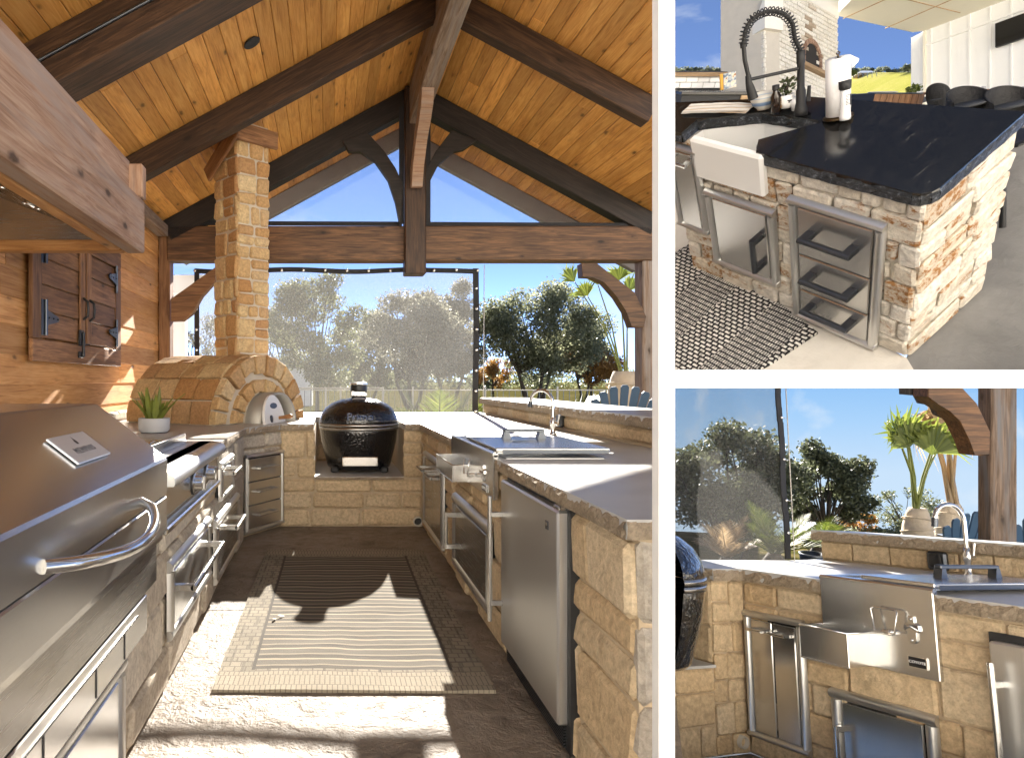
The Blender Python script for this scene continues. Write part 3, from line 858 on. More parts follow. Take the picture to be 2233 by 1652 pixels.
def faucet(M, H, reach, label, r=0.011, lever=1):
    """gooseneck tap; base at the origin, spout towards -x"""
    R = thing('gooseneck_faucet', label, 'faucet', M)
    b = MB()
    b.lathe([(0, 0), (r * 2.2, 0), (r * 2.2, 0.008), (r * 1.5, 0.02), (r * 1.35, H * 0.2), (r * 1.8, H * 0.22), (r * 1.8, H * 0.3), (r * 1.2, H * 0.34), (r * 1.2, H * 0.40), (0, H * 0.40)], 16)
    b.build('base', M_['chrome'], R)
    P = []
    rr = reach / 2
    for k in range(13):
        a = math.pi * k / 12 * 0.93
        P.append((-rr + rr * math.cos(a), 0, H - rr + rr * math.sin(a)))
    P = [(0, 0, H * 0.36), (0, 0, H * 0.55)] + P
    P.append((P[-1][0] + 0.0, 0, P[-1][2] - 0.02))
    MB().tube(P, r, 12).build('neck', M_['chrome'], R)
    e = Vector(P[-1])
    MB().tube([e + Vector((0.001, 0, 0.012)), e + Vector((-0.006, 0, -H * 0.09))], r * 1.35, 12).build('spout_tip', M_['gunmetal'], R)
    lv = MB()
    lv.tube([(0, 0, H * 0.26), (lever * r * 3.6, 0, H * 0.26)], r * 1.3, 12)
    lv.tube([(lever * r * 3.2, 0, H * 0.26), (lever * r * 4.0, 0, H * 0.36), (lever * r * 4.6, 0, H * 0.46)], [r * 0.5, r * 0.55, r * 0.8], 8)
    lv.build('lever', M_['chrome'], R)
    return R

def outlet_box(M, label):
    R = thing('outlet_cover', label, 'outlet', M)
    MB().box(-0.05, 0.05, -0.035, 0, -0.05, 0.06, 0.012).build('cover', M_['gunmetal'], R)
    MB().box(-0.032, 0.032, -0.046, -0.036, -0.03, 0.045, 0.008).build('flap', M_['black'], R)
    return R

def egg_grill(M, label, s=1.0, a0=0.0, a1=2 * math.pi, letters=True, full=True):
    """oval ceramic grill; base at the origin, front towards -y"""
    R = thing('ceramic_grill', label, 'grill', M)
    S = Matrix.Scale(s, 4)
    kw = dict(n=40, sx=1.0, sy=0.86, a0=a0, a1=a1, M=S)
    MB().lathe([(0.0, 0.03), (0.29, 0.03), (0.312, 0.05), (0.325, 0.10), (0.352, 0.20), (0.372, 0.29), (0.382, 0.37), (0.39, 0.42), (0.385, 0.428), (0.30, 0.43)], **kw).build('base', M_['egg'], R)
    MB().lathe([(0.30, 0.455), (0.386, 0.457), (0.393, 0.465), (0.388, 0.51), (0.372, 0.56), (0.335, 0.62), (0.27, 0.67), (0.18, 0.705), (0.09, 0.72), (0.0, 0.722)], **kw).build('lid', M_['egg'], R)
    bd = MB()
    bd.lathe([(0.386, 0.412), (0.396, 0.412), (0.396, 0.440), (0.388, 0.441)], **kw)
    bd.lathe([(0.388, 0.446), (0.398, 0.447), (0.398, 0.474), (0.388, 0.475)], **kw)
    bd.build('steel_band', M_['steel_dark'], R)
    if not full: return R
    c = MB()
    c.lathe([(0.055, 0.70), (0.072, 0.715), (0.072, 0.735), (0.082, 0.74), (0.082, 0.835), (0.078, 0.848), (0.088, 0.852), (0.09, 0.865), (0.075, 0.872), (0.0, 0.874)], 24, S)
    cp = c.build('chimney_cap', M_['black'], R)
    b2 = MB(); b2.lathe([(0.0905, 0.850), (0.0925, 0.856), (0.0905, 0.866)], 24, S); b2.build('cap_rim', M_['chrome'], cp)
    v = MB(); v.lathe([(0.03, 0.0), (0.075, 0.004), (0.078, 0.014), (0.07, 0.02), (0, 0.021)], 20, S @ T(0, -0.13, 0.685) @ Rx(rad(38)), sx=1.0, sy=0.7)
    v.build('vent_slider', M_['plate_white'], R)
    text('Primo', 0.062 * s, M_['chrome'], cp, S @ T(0, -0.0845, 0.762) @ FACE, depth=0.002)
    pl_ = MB().box(-0.062, 0.062, -0.0835, -0.06, 0.742, 0.785, 0.003, 0, S); pl_.build('cap_plate', M_['steel_dark'], cp)
    if letters:
        text('Primo', 0.105 * s, M_['chrome'], R, S @ T(0, -0.322, 0.545) @ Rx(rad(90 - 22)), depth=0.005)
    p = MB().box(-0.17, 0.17, -0.305, -0.25, 0.075, 0.165, 0.006, 0, S).build('ash_door', M_['steel'], R)
    sc = MB()
    for x in (-0.155, 0.155):
        for z in (0.088, 0.152): sc.sphere((x, -0.306, z), 0.007, 8, 5, S)
    sc.build('rivet', M_['chrome'], p)
    for x, y in ((-0.24, -0.17), (0.24, -0.17), (-0.24, 0.17), (0.24, 0.17)):
        MB().box(x - 0.04, x + 0.04, y - 0.04, y + 0.04, 0.0, 0.06, 0.02, 0, S).build('foot', M_['black_matte'], R)
    return R

def leaf_cloud(name, mat, root, centers, n, size, seed, flat=0.0, keep=None, droop=0.0):
    g = np.random.default_rng(seed)
    C = np.array([c[:3] for c in centers]); Rr = np.array([c[3] for c in centers])
    w = Rr ** 2.2; w /= w.sum()
    k = g.choice(len(C), n, p=w)
    d = g.normal(size=(n, 3)); d /= np.linalg.norm(d, axis=1)[:, None]
    rad_ = np.abs(g.normal(0.78, 0.22, n)).clip(0.15, 1.25)
    P = C[k] + d * (Rr[k] * rad_)[:, None] * np.array([1, 1, 0.8])
    if keep is not None:
        m = keep(P); P = P[m]; n = len(P)
    e1 = g.normal(size=(n, 3)); e1 /= np.linalg.norm(e1, axis=1)[:, None]
    e2 = np.cross(e1, g.normal(size=(n, 3))); e2 /= np.linalg.norm(e2, axis=1)[:, None]
    s = size * g.uniform(0.6, 1.35, n)[:, None]
    a = P - e1 * s; b = P + e2 * s * 0.5; c = P + e1 * s; e = P - e2 * s * 0.5
    V = np.stack([a, b, c, e], 1).reshape(-1, 3)
    me = bpy.data.meshes.new(name)
    me.vertices.add(4 * n); me.vertices.foreach_set('co', V.ravel().astype(np.float32))
    me.loops.add(4 * n); me.loops.foreach_set('vertex_index', np.arange(4 * n, dtype=np.int32))
    me.polygons.add(n); me.polygons.foreach_set('loop_start', np.arange(0, 4 * n, 4, dtype=np.int32))
    me.materials.append(mat)
    me.update(); me.validate()
    o = bpy.data.objects.new(name, me); COL.objects.link(o); o.parent = root
    return o

def tree(name, label, base, H, spread, mat, seed, n=9000, leaf=0.09, trunk_r=0.16, trunk_h=0.3, clumps=26, group=None, keep=None, cr=(0.22, 0.42), flat=0.8, cat='tree', multi=1, lean=0.0, bare=0, crown_low=None, shift=(0, 0)):
    r = random.Random(seed)
    R = thing(name, label, cat, T(*base), group)
    tk = MB(); cs = []
    cz0 = H * (crown_low if crown_low is not None else trunk_h)
    cc = Vector((shift[0], shift[1], (H + cz0) / 2)); hz = (H - cz0) / 2
    tops = []
    for m in range(multi):
        a = 2 * math.pi * m / multi + r.uniform(0, 1)
        off = Vector((math.cos(a), math.sin(a), 0)) * (0.0 if multi == 1 else trunk_r * 1.3)
        top = Vector((off.x * 4 + lean * H * 0.2 + r.uniform(-.1, .1) * spread * 0.3, off.y * 4, H * trunk_h))
        pts = [off, off.lerp(top, 0.4) + Vector((r.uniform(-.04, .04), r.uniform(-.04, .04), 0)) * H * 0.3, top]
        q = 1.0 if multi == 1 else 0.7
        tk.tube(pts, [trunk_r * q * 1.15, trunk_r * q * 0.85, trunk_r * q * 0.7], 8)
        tops.append(top)
    for k in range(clumps):
        while True:
            d = Vector((r.uniform(-1, 1), r.uniform(-1, 1), r.uniform(-1, 1)))
            if 0.35 < d.length < 1: break
        if d.length < 0.6: d = d.normalized() * 0.75
        p = cc + Vector((d.x * spread, d.y * spread * 0.9, d.z * hz)) * 0.86
        q = r.uniform(*cr) * spread * 0.9
        cs.append((p.x, p.y, p.z, q))
        t0 = r.choice(tops)
        mid = t0.lerp(p, 0.5) + Vector((r.uniform(-.08, .08), r.uniform(-.08, .08), r.uniform(0, .1))) * spread
        tk.tube([t0, mid, p], [trunk_r * 0.42, trunk_r * 0.22, trunk_r * 0.07], 5, False)
        for b in range(2 + bare):
            e = p + Vector((r.uniform(-1, 1), r.uniform(-1, 1), r.uniform(-.4, 1))) * q * (1.15 if bare else 0.9)
            tk.tube([mid.lerp(p, 0.6), e], [trunk_r * 0.12, trunk_r * 0.03], 4, False)
    tk.build('trunk', M_['bark'], R)
    kp = None
    if keep:
        bx, by = base[0], base[1]
        kp = lambda P: keep(P[:, 0] + bx, P[:, 1] + by)
    leaf_cloud('crown', mat, R, cs, n, leaf, seed + 5, keep=kp)
    return R

def fan_leaf(mb, M, L, n, spread, droop, seed, w=0.035):
    r = random.Random(seed)
    for k in range(n):
        a = (k / (n - 1) - 0.5) * spread
        l = L * (1 - 0.25 * abs(a) / (spread / 2)) * r.uniform(0.85, 1.1)
        d = Vector((math.sin(a), 0, math.cos(a)))
        s_ = Vector((math.cos(a), 0, -math.sin(a))) * w * L
        yj = r.uniform(-.05, .05) * L
        p1 = d * l * 0.55 + Vector((0, -0.05 * L + yj * .3, -droop * l * 0.10))
        p2 = d * l + Vector((r.uniform(-.04, .04) * L, -0.14 * L + yj, -droop * l * r.uniform(0.25, 0.55)))
        mb.add([Vector((0, 0, 0)), p1 - s_, p1 + s_, p2], [(0, 1, 2), (1, 3, 2)], False, M)

def fan_palm(M, label, trunk_h, trunk_r, stalks, mat, group=None, dry=False, seed=1, fan=0.5, cat='palm tree', nb=22, fspread=95):
    """young fan palm, its trunk wrapped in burlap; stalks = list of (dx, dz, tilt) tops"""
    r = random.Random(seed)
    R = thing('fan_palm', label, cat, M, group)
    prof = [(trunk_r * 0.95, 0), (trunk_r * 1.08, trunk_h * 0.2), (trunk_r * 1.0, trunk_h * 0.4), (trunk_r * 1.06, trunk_h * 0.55), (trunk_r * 0.92, trunk_h * 0.75), (trunk_r * 0.72, trunk_h * 0.93), (trunk_r * 0.55, trunk_h), (0, trunk_h * 1.0)]
    MB().lathe(prof, 20, wob=0.10).build('burlap_wrap', M_['burlap'], R)
    wr = MB()
    for k in range(5):
        z = trunk_h * (0.15 + 0.17 * k)
        pts = []
        for j in range(19):
            a = 2 * math.pi * j / 18
            q = trunk_r * (1.06 - 0.30 * max(0, (z / trunk_h - 0.6)) * 1.6)
            pts.append((q * math.cos(a), q * math.sin(a), z + 0.05 * trunk_h * math.sin(a + k)))
        wr.tube(pts, trunk_r * 0.05, 5, False)
    wr.build('wrap_fold', M_['burlap'], R)
    for k, (dx, dz, tilt) in enumerate(stalks):
        p0 = Vector((r.uniform(-.3, .3) * trunk_r, r.uniform(-.3, .3) * trunk_r, trunk_h * 0.97))
        p1 = Vector((dx, r.uniform(-.25, .25) * fan, trunk_h + dz))
        mid = p0.lerp(p1, 0.5) + Vector((-dx * 0.12, 0, 0.02))
        st = MB().tube([p0, mid, p1], [fan * 0.035, fan * 0.022, fan * 0.014], 6).build('stalk', M_['palm_dry'] if dry else M_['stalk'], R)
        fb = MB()
        F = T(*p1) @ Ry(tilt) @ Rz(r.uniform(-0.7, 0.7))
        fan_leaf(fb, F, fan * r.uniform(0.85, 1.1), nb, rad(fspread if not dry else 110), 1.0 if not dry else 2.6, seed * 31 + k, 0.032)
        fb.build('leaf_fan', mat, st)
    return R

def feather_palm(M, label, L, n, seed, group=None, mat=None, arch=1.0, spread=1.0, cat='palm plant', rise=0.75):
    """low cycad-like palm: arching fronds with leaflets"""
    r = random.Random(seed)
    R = thing('feather_palm', label, cat, M, group)
    MB().lathe([(0.0, 0), (0.09, 0), (0.10, 0.12), (0.05, 0.2), (0, 0.2)], 10).build('stem', M_['bark'], R)
    for k in range(n):
        a = 2 * math.pi * k / n + r.uniform(-.3, .3)
        l = L * r.uniform(0.75, 1.15)
        el = r.uniform(0.45, 1.25) * rise
        mb = MB(); pts = []
        for j in range(9):
            t = j / 8
            z = l * (math.sin(el) * t - arch * 0.55 * t * t * math.cos(el))
            x = l * spread * (math.cos(el) * t * (1 - 0.12 * t))
            pts.append(Vector((x * math.cos(a), x * math.sin(a), 0.18 + z)))
        mb.tube(pts, [0.014 * L * (1 - 0.8 * j / 8) for j in range(9)], 5, False)
        for j in range(3, 33):
            t = j / 33
            i = min(7, int(t * 8)); p = pts[i].lerp(pts[i + 1], t * 8 - i)
            d = (pts[i + 1] - pts[i]).normalized()
            sd = d.cross(Vector((0, 0, 1))).normalized()
            ll = L * 0.30 * math.sin(math.pi * min(1, 0.18 + t * 0.85))
            for s_ in (-1, 1):
                e = p + (sd * s_ * 0.8 + d * 0.65 + Vector((0, 0, 0.12 + r.uniform(-.15, .15)))).normalized() * ll
                wd = d * 0.012 * L
                mb.add([p - wd, p + wd, e], [(0, 1, 2)])
        mb.build('frond', mat or M_['palm_leaf'], R)
    return R

def adirondack(M, label, group=None, s=1.0):
    """fan-back garden chair; back towards -y (seen from behind), seat at z=0.4"""
    R = thing('garden_chair', label, 'chair', M, group)
    hs = [0.80, 0.92, 1.0, 1.03, 1.0, 0.92, 0.80]
    for k, h in enumerate(hs):
        a = (k - 3) * rad(6.2)
        x = (k - 3) * 0.062
        m = T(x * s, 0, 0.36 * s) @ Ry(a) @ Rx(rad(14))
        b = h * 0.66 * s
        poly = [(-0.038 * s, 0), (0.038 * s, 0), (0.047 * s, b - 0.03 * s), (0.028 * s, b), (-0.028 * s, b), (-0.047 * s, b - 0.03 * s)]
        MB().prism(poly, -0.011 * s, 0.011 * s, 0.003, m).build('back_slat', M_['navy'], R)
    MB().box(-0.3 * s, 0.3 * s, -0.055 * s, -0.025 * s, 0.62 * s, 0.69 * s, 0.006).build('back_rail', M_['navy'], R)
    for k in range(6):
        MB().box(-0.28 * s, 0.28 * s, (0.03 + k * 0.085) * s, (0.105 + k * 0.085) * s, (0.36 + k * 0.012) * s, (0.38 + k * 0.012) * s, 0.004).build('seat_slat', M_['navy'], R)
    for x in (-1, 1):
        MB().box((x * 0.36 - 0.07) * s, (x * 0.36 + 0.07) * s, -0.08 * s, 0.62 * s, 0.56 * s, 0.583 * s, 0.006).build('arm', M_['navy'], R)
        MB().box((x * 0.33 - 0.02) * s, (x * 0.33 + 0.02) * s, 0.47 * s, 0.56 * s, 0, 0.56 * s, 0.005).build('leg', M_['navy'], R)
        MB().box((x * 0.30 - 0.014) * s, (x * 0.30 + 0.014) * s, -0.15 * s, 0.47 * s, 0.0, 0.34 * s, 0.005).build('leg', M_['navy'], R)
    return R
# ================================================================== the covered kitchen
K = 0.488                    # the bay is open to the right as far as x = K * y (the white post stands there)
def cut(P): return min(P[0], K * P[1])
# ---- ground
g = MB()
g.plan([(-3.2, -2.5), (1.2, -2.5), (1.2, 2.3), (K * 4.08, 4.08 - 0.006), (-3.2, 4.08 - 0.006)], -0.12, 0.0)
struct(g.build('patio', M_['patio']))
g = MB()
g.plan([(-3.2, 4.08 + 0.006), (K * 4.08, 4.08 + 0.006), (K * 9.2, 9.2), (-3.2, 9.2)], -0.12, 0.0)
struct(g.build('patio', M_['patio']))
g = MB()
g.plan([(-700, 9.0), (K * 9.0, 9.0), (K * 900, 900), (-700, 900)], -0.6, -0.10)
struct(g.build('lawn', M_['lawn']))
g = MB().plan([(-3.3, -2.6), (1.0, -2.6), (1.0, 2.4), (K * 9.1, 9.1), (-3.3, 9.1)], -0.4, -0.125)
struct(g.build('ground', M_['lawn']))

g = MB()
g.plan([(1.25, -60), (60, -60), (60, 2.28), (1.25, 2.28)], -0.6, -0.006)
struct(g.build('pool_deck', M_['deck']))
g = MB()
g.plan([(-60, -60), (1.245, -60), (1.245, -2.52), (-60, -2.52)], -0.6, -0.006)
struct(g.build('pool_deck', M_['deck']))

# unseen house added behind the camera; its sunlit front bounces light into the kitchen
HO = thing('family_house', 'cream stucco house across the pool deck behind the pavilion kitchen', 'house', T(0, -11.5, 0))
MB().box(-20, 22, -0.3, 0.0, -0.1, 7.6).build('wall', M_['stucco'], HO)
for x in (-10, -5.5, 4.5, 9.5):
    w_ = MB().box(x - 0.9, x + 0.9, 0.0, 0.03, 0.9, 2.4).build('window', M_['tvglass'], HO)
    MB().box(x - 1.0, x + 1.0, 0.0, 0.06, 0.8, 0.89).build('sill', M_['stucco'], w_)
MB().box(-0.6, 0.6, 0.0, 0.04, 0.0, 2.2).build('door', M_['cedar_brown'], HO)
MB().prism([(-20.6, 7.6), (22.6, 7.6), (18, 10.6), (-16, 10.6)], -6.0, 0.5).build('roof', M_['grey_fascia'], HO)

# ---- pavilion
PV = thing('pavilion', 'dark timber framed pavilion with an orange pine plank ceiling over the tan stone kitchen', 'pavilion')
XR, ZR, SL = 1.10, 5.07, 0.545
TH = math.atan(SL)
rf = bpy.data.objects.new('roof_deck', None); COL.objects.link(rf); rf.parent = PV
YF, YB = 2.7, 10.15
def roof_pt(x, y): return Vector((x, y, ZR - SL * abs(x - XR)))
for side in (-1, 1):
    d = 0.01
    while d < 3.72:
        w = rnd.uniform(0.138, 0.152)
        xm = XR + side * (d + w / 2) * math.cos(TH)
        segs = [(YF, YB)]
        if side > 0 and xm > 1.6:
            y0 = xm / K + 0.08
            segs = [(YF, 3.3), (max(3.3, y0), YB)] if y0 > 3.3 else [(YF, YB)]
        out = []
        for a, b in segs:
            if b - a > 4 and rnd.random() < 0.45:
                m = rnd.uniform(a + 1.5, b - 1.2); out += [(a, m - 0.002), (m + 0.002, b)]
            else: out.append((a, b))
        for a, b in out:
            if b - a < 0.2: continue
            o = roof_pt(xm, a)
            ex = Vector((0, 1, 0)); ey = Vector((side * math.cos(TH), 0, -math.sin(TH)))
            M = frame(o, ex, ey)
            zs = 1 if M.col[2].z > 0 else -1
            mb = MB().box(0, b - a, -w / 2 + 0.0015, w / 2 - 0.0015, 0 if zs > 0 else -0.02, 0.02 if zs > 0 else 0, 0.006)
            mb.build('plank', M_['pine'], rf, M)
        d += w
cov = MB()
for side in (-1, 1):
    xs = XR + side * 3.4
    def up(x, y, h): p = roof_pt(x, y); return (p.x, p.y, p.z + h)
    if side < 0: polys = [[(XR, YF), (xs, YF), (xs, YB), (XR, YB)]]
    else: polys = [[(XR, YF), (xs, YF), (xs, 3.3), (XR, 3.3)], [(XR, 3.302), (K * 3.302 , 3.302), (xs - 0.05, xs / K), (xs - .05, YB), (XR, YB)]]
    for pl_ in polys:
        n = len(pl_)
        vs = [up(x, y, 0.035) for x, y in pl_] + [up(x, y, 0.09) for x, y in pl_]
        cov.add(vs, [list(range(n)), list(range(2 * n - 1, n - 1, -1))] + [(i, (i + 1) % n, (i + 1) % n + n, i + n) for i in range(n)])
cov.build('roof_covering', M_['grey_fascia'], PV)
# ridge and rafters
timber('ridge_beam', M_['beam_grey'], PV, (XR, YF, 4.76), (XR, 8.45, 4.76), 0.19, 0.5)
def rafter(y, side, x1, h=0.24, w=0.16, mat='beam', x0=0.097, name='rafter'):
    a = roof_pt(XR + side * x0, y); b = roof_pt(x1, y)
    nrm = Vector((side * math.sin(TH), 0, math.cos(TH)))
    off = nrm * (-(h / 2) - 0.004)
    return timber(name, M_[mat], PV, a + off, b + off, w, h, up=nrm)
rafter(2.82, -1, -2.1); rafter(2.82, 1, 4.0)
r1 = rafter(4.42, -1, -2.1, 0.30, 0.34)
rafter(4.42, 1, 2.0, 0.30, 0.34)
rafter(6.48, -1, -2.08); rafter(6.48, 1, 3.10)
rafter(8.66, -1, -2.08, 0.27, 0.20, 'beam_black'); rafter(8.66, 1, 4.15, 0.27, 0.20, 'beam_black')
for s_, x1 in ((-1, -2.2), (1, 4.6)):
    a = roof_pt(XR + s_ * 0.02, 10.06); b = roof_pt(x1, 10.06)
    nrm = Vector((s_ * math.sin(TH), 0, math.cos(TH)))
    timber('barge_board', M_['grey_fascia'], PV, a - nrm * 0.13, b - nrm * 0.13, 0.12, 0.24, up=nrm)
# conduit along the first rafter
MB().tube([roof_pt(0.95, 4.24) + Vector((0, 0, -0.17)), roof_pt(-2.05, 4.24) + Vector((0, 0, -0.17))], 0.012, 6).build('conduit', M_['gunmetal'], PV)
cn = MB().lathe([(0, 0.01), (0.06, 0.01), (0.075, -0.005), (0.07, -0.012), (0.05, 0.0), (0, 0.002)], 20, Matrix.Translation(roof_pt(-0.62, 5.62) + Vector((0, 0, -0.012))) @ Ry(-TH))
cn.build('downlight', M_['black_matte'], PV)
# truss members
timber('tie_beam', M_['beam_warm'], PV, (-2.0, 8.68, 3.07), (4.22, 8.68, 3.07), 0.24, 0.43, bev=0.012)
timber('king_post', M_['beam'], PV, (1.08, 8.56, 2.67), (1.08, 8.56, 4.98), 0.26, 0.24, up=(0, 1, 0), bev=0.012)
kp = [(7.38, 4.505), (7.62, 4.505), (8.0, 4.28), (8.44, 3.96), (8.44, 3.72), (8.30, 3.70), (8.16, 3.92), (7.9, 4.12), (7.62, 4.25), (7.45, 4.36)]
MB().prism([(-y, z) for y, z in kp], -0.065, 0.065, 0, T(XR - 0.02, 0, 0) @ Rz(rad(-90)) ).build('ridge_brace', M_['fascia'], PV)
def brace(pts, y0, y1, mat, name='knee_brace'):
    q = [at(u, v, y0) for u, v in pts]
    return MB().prism([(p.x, p.z) for p in q], y0, y1, 0.006).build(name, M_[mat], PV)
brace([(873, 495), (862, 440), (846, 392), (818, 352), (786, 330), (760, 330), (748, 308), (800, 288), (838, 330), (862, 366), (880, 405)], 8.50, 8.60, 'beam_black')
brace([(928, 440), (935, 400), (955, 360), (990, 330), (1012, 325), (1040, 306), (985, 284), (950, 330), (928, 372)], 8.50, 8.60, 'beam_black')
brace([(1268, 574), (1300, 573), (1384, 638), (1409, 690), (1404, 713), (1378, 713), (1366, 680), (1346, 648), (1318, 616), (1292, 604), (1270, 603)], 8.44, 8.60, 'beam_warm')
brace([(372, 652), (470, 582), (470, 612), (440, 645), (418, 684), (398, 699), (372, 700)], 8.44, 8.58, 'cedar_brown')
timber('post', M_['cedar_brown'], PV, (-2.04, 8.70, 0), (-2.04, 8.70, 3.35), 0.14, 0.2, up=(0, 1, 0))
timber('post', M_['beam_grey'], PV, (4.10, 8.70, 0), (4.10, 8.70, 3.3), 0.34, 0.24, up=(0, 1, 0), bev=0.015)
# left plank wall
wl = bpy.data.objects.new('plank_wall', None); COL.objects.link(wl); wl.parent = PV
z = 0.94
while z < 3.32:
    h = rnd.uniform(0.185, 0.205)
    segs = [(1.2, 8.78)]
    m = rnd.uniform(3.5, 7.5)
    for a, b in ((1.2, m - 0.002), (m + 0.002, 8.78)):
        M = frame((-2.13, a, z), (0, 1, 0), (-1, 0, 0))
        MB().box(0, b - a, -0.014 + 0.0, 0.012, 0.002, h + 0.012, 0.006, 0, T(0, 0, 0) @ Rx(rad(-3.0))).build('plank', M_['cedar'], wl, M)
    z += h
MB().box(-2.22, -2.15, 1.2, 8.8, 0, 3.4).build('wall_sheathing', M_['beam_black'], PV)
timber('wall_plate', M_['beam_grey'], PV, (-2.05, 0.6, 3.22), (-2.05, 8.55, 3.22), 0.14, 0.14)

# ---- screens
SCN = thing('shade_screen', 'sheer grey roll shade screen with black webbing edge hung behind the oven', 'screen')
def fold(u, v):
    x = -1.70 + 3.62 * u; z_ = 0.97 + 1.83 * v
    y = 8.86 + 0.025 * math.sin(x * 3.1 + 0.8 * math.sin(z_ * 2)) + 0.02 * noise.noise(Vector((x * 2.2, z_ * 1.2, 0)))
    if x > 0.9: y += 0.02 * math.sin((x + z_ * 0.35) * 9)
    return Vector((x, y, z_))
MB().sheet(60, 20, fold).build('mesh_cloth', M_['screen'], SCN)
eb = MB()
def ribbon(mb, P, w, ax):
    for a, b in zip(P, P[1:]):
        a = Vector(a); b = Vector(b); d = Vector(ax) * w / 2
        f = Vector((0, 0.006, 0))
        mb.add([a - d, b - d, b + d, a + d, a - d + f, b - d + f, b + d + f, a + d + f], [(3, 2, 1, 0), (4, 5, 6, 7), (0, 1, 5, 4), (2, 3, 7, 6)])
ribbon(eb, [fold(i / 24, 1) + Vector((0, -0.035, -0.028 - 0.012 * math.sin(i * 0.6))) for i in range(25)], 0.062, (0, 0, 1))
ribbon(eb, [fold(1, j / 14) + Vector((-0.02, -0.036, 0)) for j in range(15)], 0.075, (1, 0, 0))
ribbon(eb, [fold(0, j / 14) + Vector((0.02, -0.036, 0)) for j in range(15)], 0.065, (1, 0, 0))
eb.build('webbing_edge', M_['tape'], SCN)
cb = MB().sphere((0, 0, 0), 0.022, 10, 6).mesh('clip', M_['chrome'])
for p in [fold(i / 13, 1) + Vector((0, -0.06, -0.03)) for i in range(14)] + [fold(1, j / 7) + Vector((-0.02, -0.06, 0)) for j in range(7)] + [fold(0, j / 7) + Vector((0.02, -0.06, 0)) for j in range(7)]:
    o = bpy.data.objects.new('clip', cb); COL.objects.link(o); o.parent = SCN; o.location = p
MB().tube([(1.99, 8.80, 0.97), (2.005, 8.80, 2.84)], 0.006, 5).build('guide_cable', M_['galv'], SCN)
GB = thing('gable_screen', 'clear film with black webbing border filling the gable above the tie beam', 'screen')
MB().add([(-1.9, 8.84, 3.3), (4.1, 8.84, 3.3), (XR, 8.84, 4.95)], [(0, 1, 2)]).build('film', M_['clear'], GB)
gb = MB()
ribbon(gb, [(-1.95, 8.60, 3.33), (0.93, 8.60, 3.32)], 0.055, (0, 0, 1))
ribbon(gb, [(1.23, 8.60, 3.315), (3.95, 8.60, 3.30)], 0.06, (0, 0, 1))
ribbon(gb, [(0.915, 8.52, 3.30), (0.915, 8.52, 4.75)], 0.06, (1, 0, 0))
ribbon(gb, [(1.245, 8.52, 3.30), (1.245, 8.52, 4.75)], 0.06, (1, 0, 0))
gb.build('webbing_edge', M_['tape'], GB)

# ---- stone kitchen run
KT = thing('stone_kitchen_run', 'U shaped tan limestone kitchen run with a pale slab top under the pavilion', 'kitchen counter')
core = MB()
core.box(-2.10, -0.735, 2.0, 5.85, 0, 0.90)                              # left run
core.plan([(-2.10, 5.85), (-0.735, 5.85), (-0.79, 5.90), (-0.447, 6.455), (-0.447, 8.7), (-2.10, 8.7)], 0, 0.90)
core.box(-0.447, 0.905, 6.44, 8.7, 0, 0.452)
core.box(-0.447, -0.125, 6.44, 8.7, 0.452, 0.90)
core.box(0.715, 0.905, 6.44, 8.7, 0.452, 0.90)
core.box(-0.125, 0.715, 7.7, 8.7, 0.452, 0.90)
core.plan([(0.907, 2.005), (0.965, 2.005), (1.93, 3.98), (1.93, 8.7), (0.907, 8.7)], 0, 0.90)
core.plan([(1.935, 3.98), (2.40, 4.95), (2.40, 8.45), (1.935, 8.45)], 0, 1.08)
core.build('core', M_['mortar_tan'], KT)
ML = frame((-0.722, 0, 0), (0, 1, 0), (-1, 0, 0))                        # left front: x along +Y, y into the wall
MRt = frame((0.893, 6.42, 0), (0, -1, 0), (1, 0, 0))                     # right front: x towards the camera
MBk = frame((-0.44, 6.428, 0), (1, 0, 0), (0, 1, 0))                     # back front
stone_wall(KT, ML, 2.0, 5.84, 0, 0.895, M_['grey_stone'], 3, excl=[(3.05, 4.0, .2, .55), (4.3, 5.3, .1, .5)])
M45 = frame((-0.775, 5.895, 0), (0.343, 0.555, 0), (-0.555, 0.343, 0))
stone_wall(KT, M45, 0.0, 0.652, 0, 0.895, M_['grey_stone'], 5, excl=[(0.05, 0.62, 0.05, 0.73)])
stone_wall(KT, MBk, 0.0, 1.33, 0, 0.45, M_['tan_stone'], 7, w=(0.25, 0.6), h=(0.14, 0.22))
stone_wall(KT, MBk, 0.0, 0.33, 0.455, 0.895, M_['tan_stone'], 8, w=(0.12, 0.34))
stone_wall(KT, MBk, 1.145, 1.335, 0.455, 0.895, M_['tan_stone'], 9, w=(0.19, 0.3))
stone_wall(KT, frame((0.71, 6.44, 0.0), (0, 1, 0), (1, 0, 0)), 0.0, 1.2, 0.47, 0.895, M_['tan_stone'], 10)
stone_wall(KT, frame((-0.12, 7.64, 0.0), (0, -1, 0), (-1, 0, 0)), 0.0, 1.2, 0.47, 0.895, M_['tan_stone'], 12)
stone_wall(KT, frame((-0.12, 7.69, 0.0), (1, 0, 0), (0, 1, 0)), 0.0, 0.83, 0.47, 0.895, M_['tan_stone'], 13)
stone_wall(KT, MRt, 0.0, 4.42, 0, 0.895, M_['tan_stone'], 14, excl=[(0.3, 1.2, 0.12, 0.72), (1.75, 2.7, 0.13, 0.58), (3.02, 3.92, 0.0, 0.90)])
stone_wall(KT, frame((0.895, 1.995, 0), (1, 0, 0), (0, 1, 0)), 0.0, 0.075, 0, 0.895, M_['grey_stone'], 15, w=(0.07, 0.08), h=(0.16, 0.26))
MBar = frame((1.922, 8.44, 0), (0, -1, 0), (1, 0, 0))
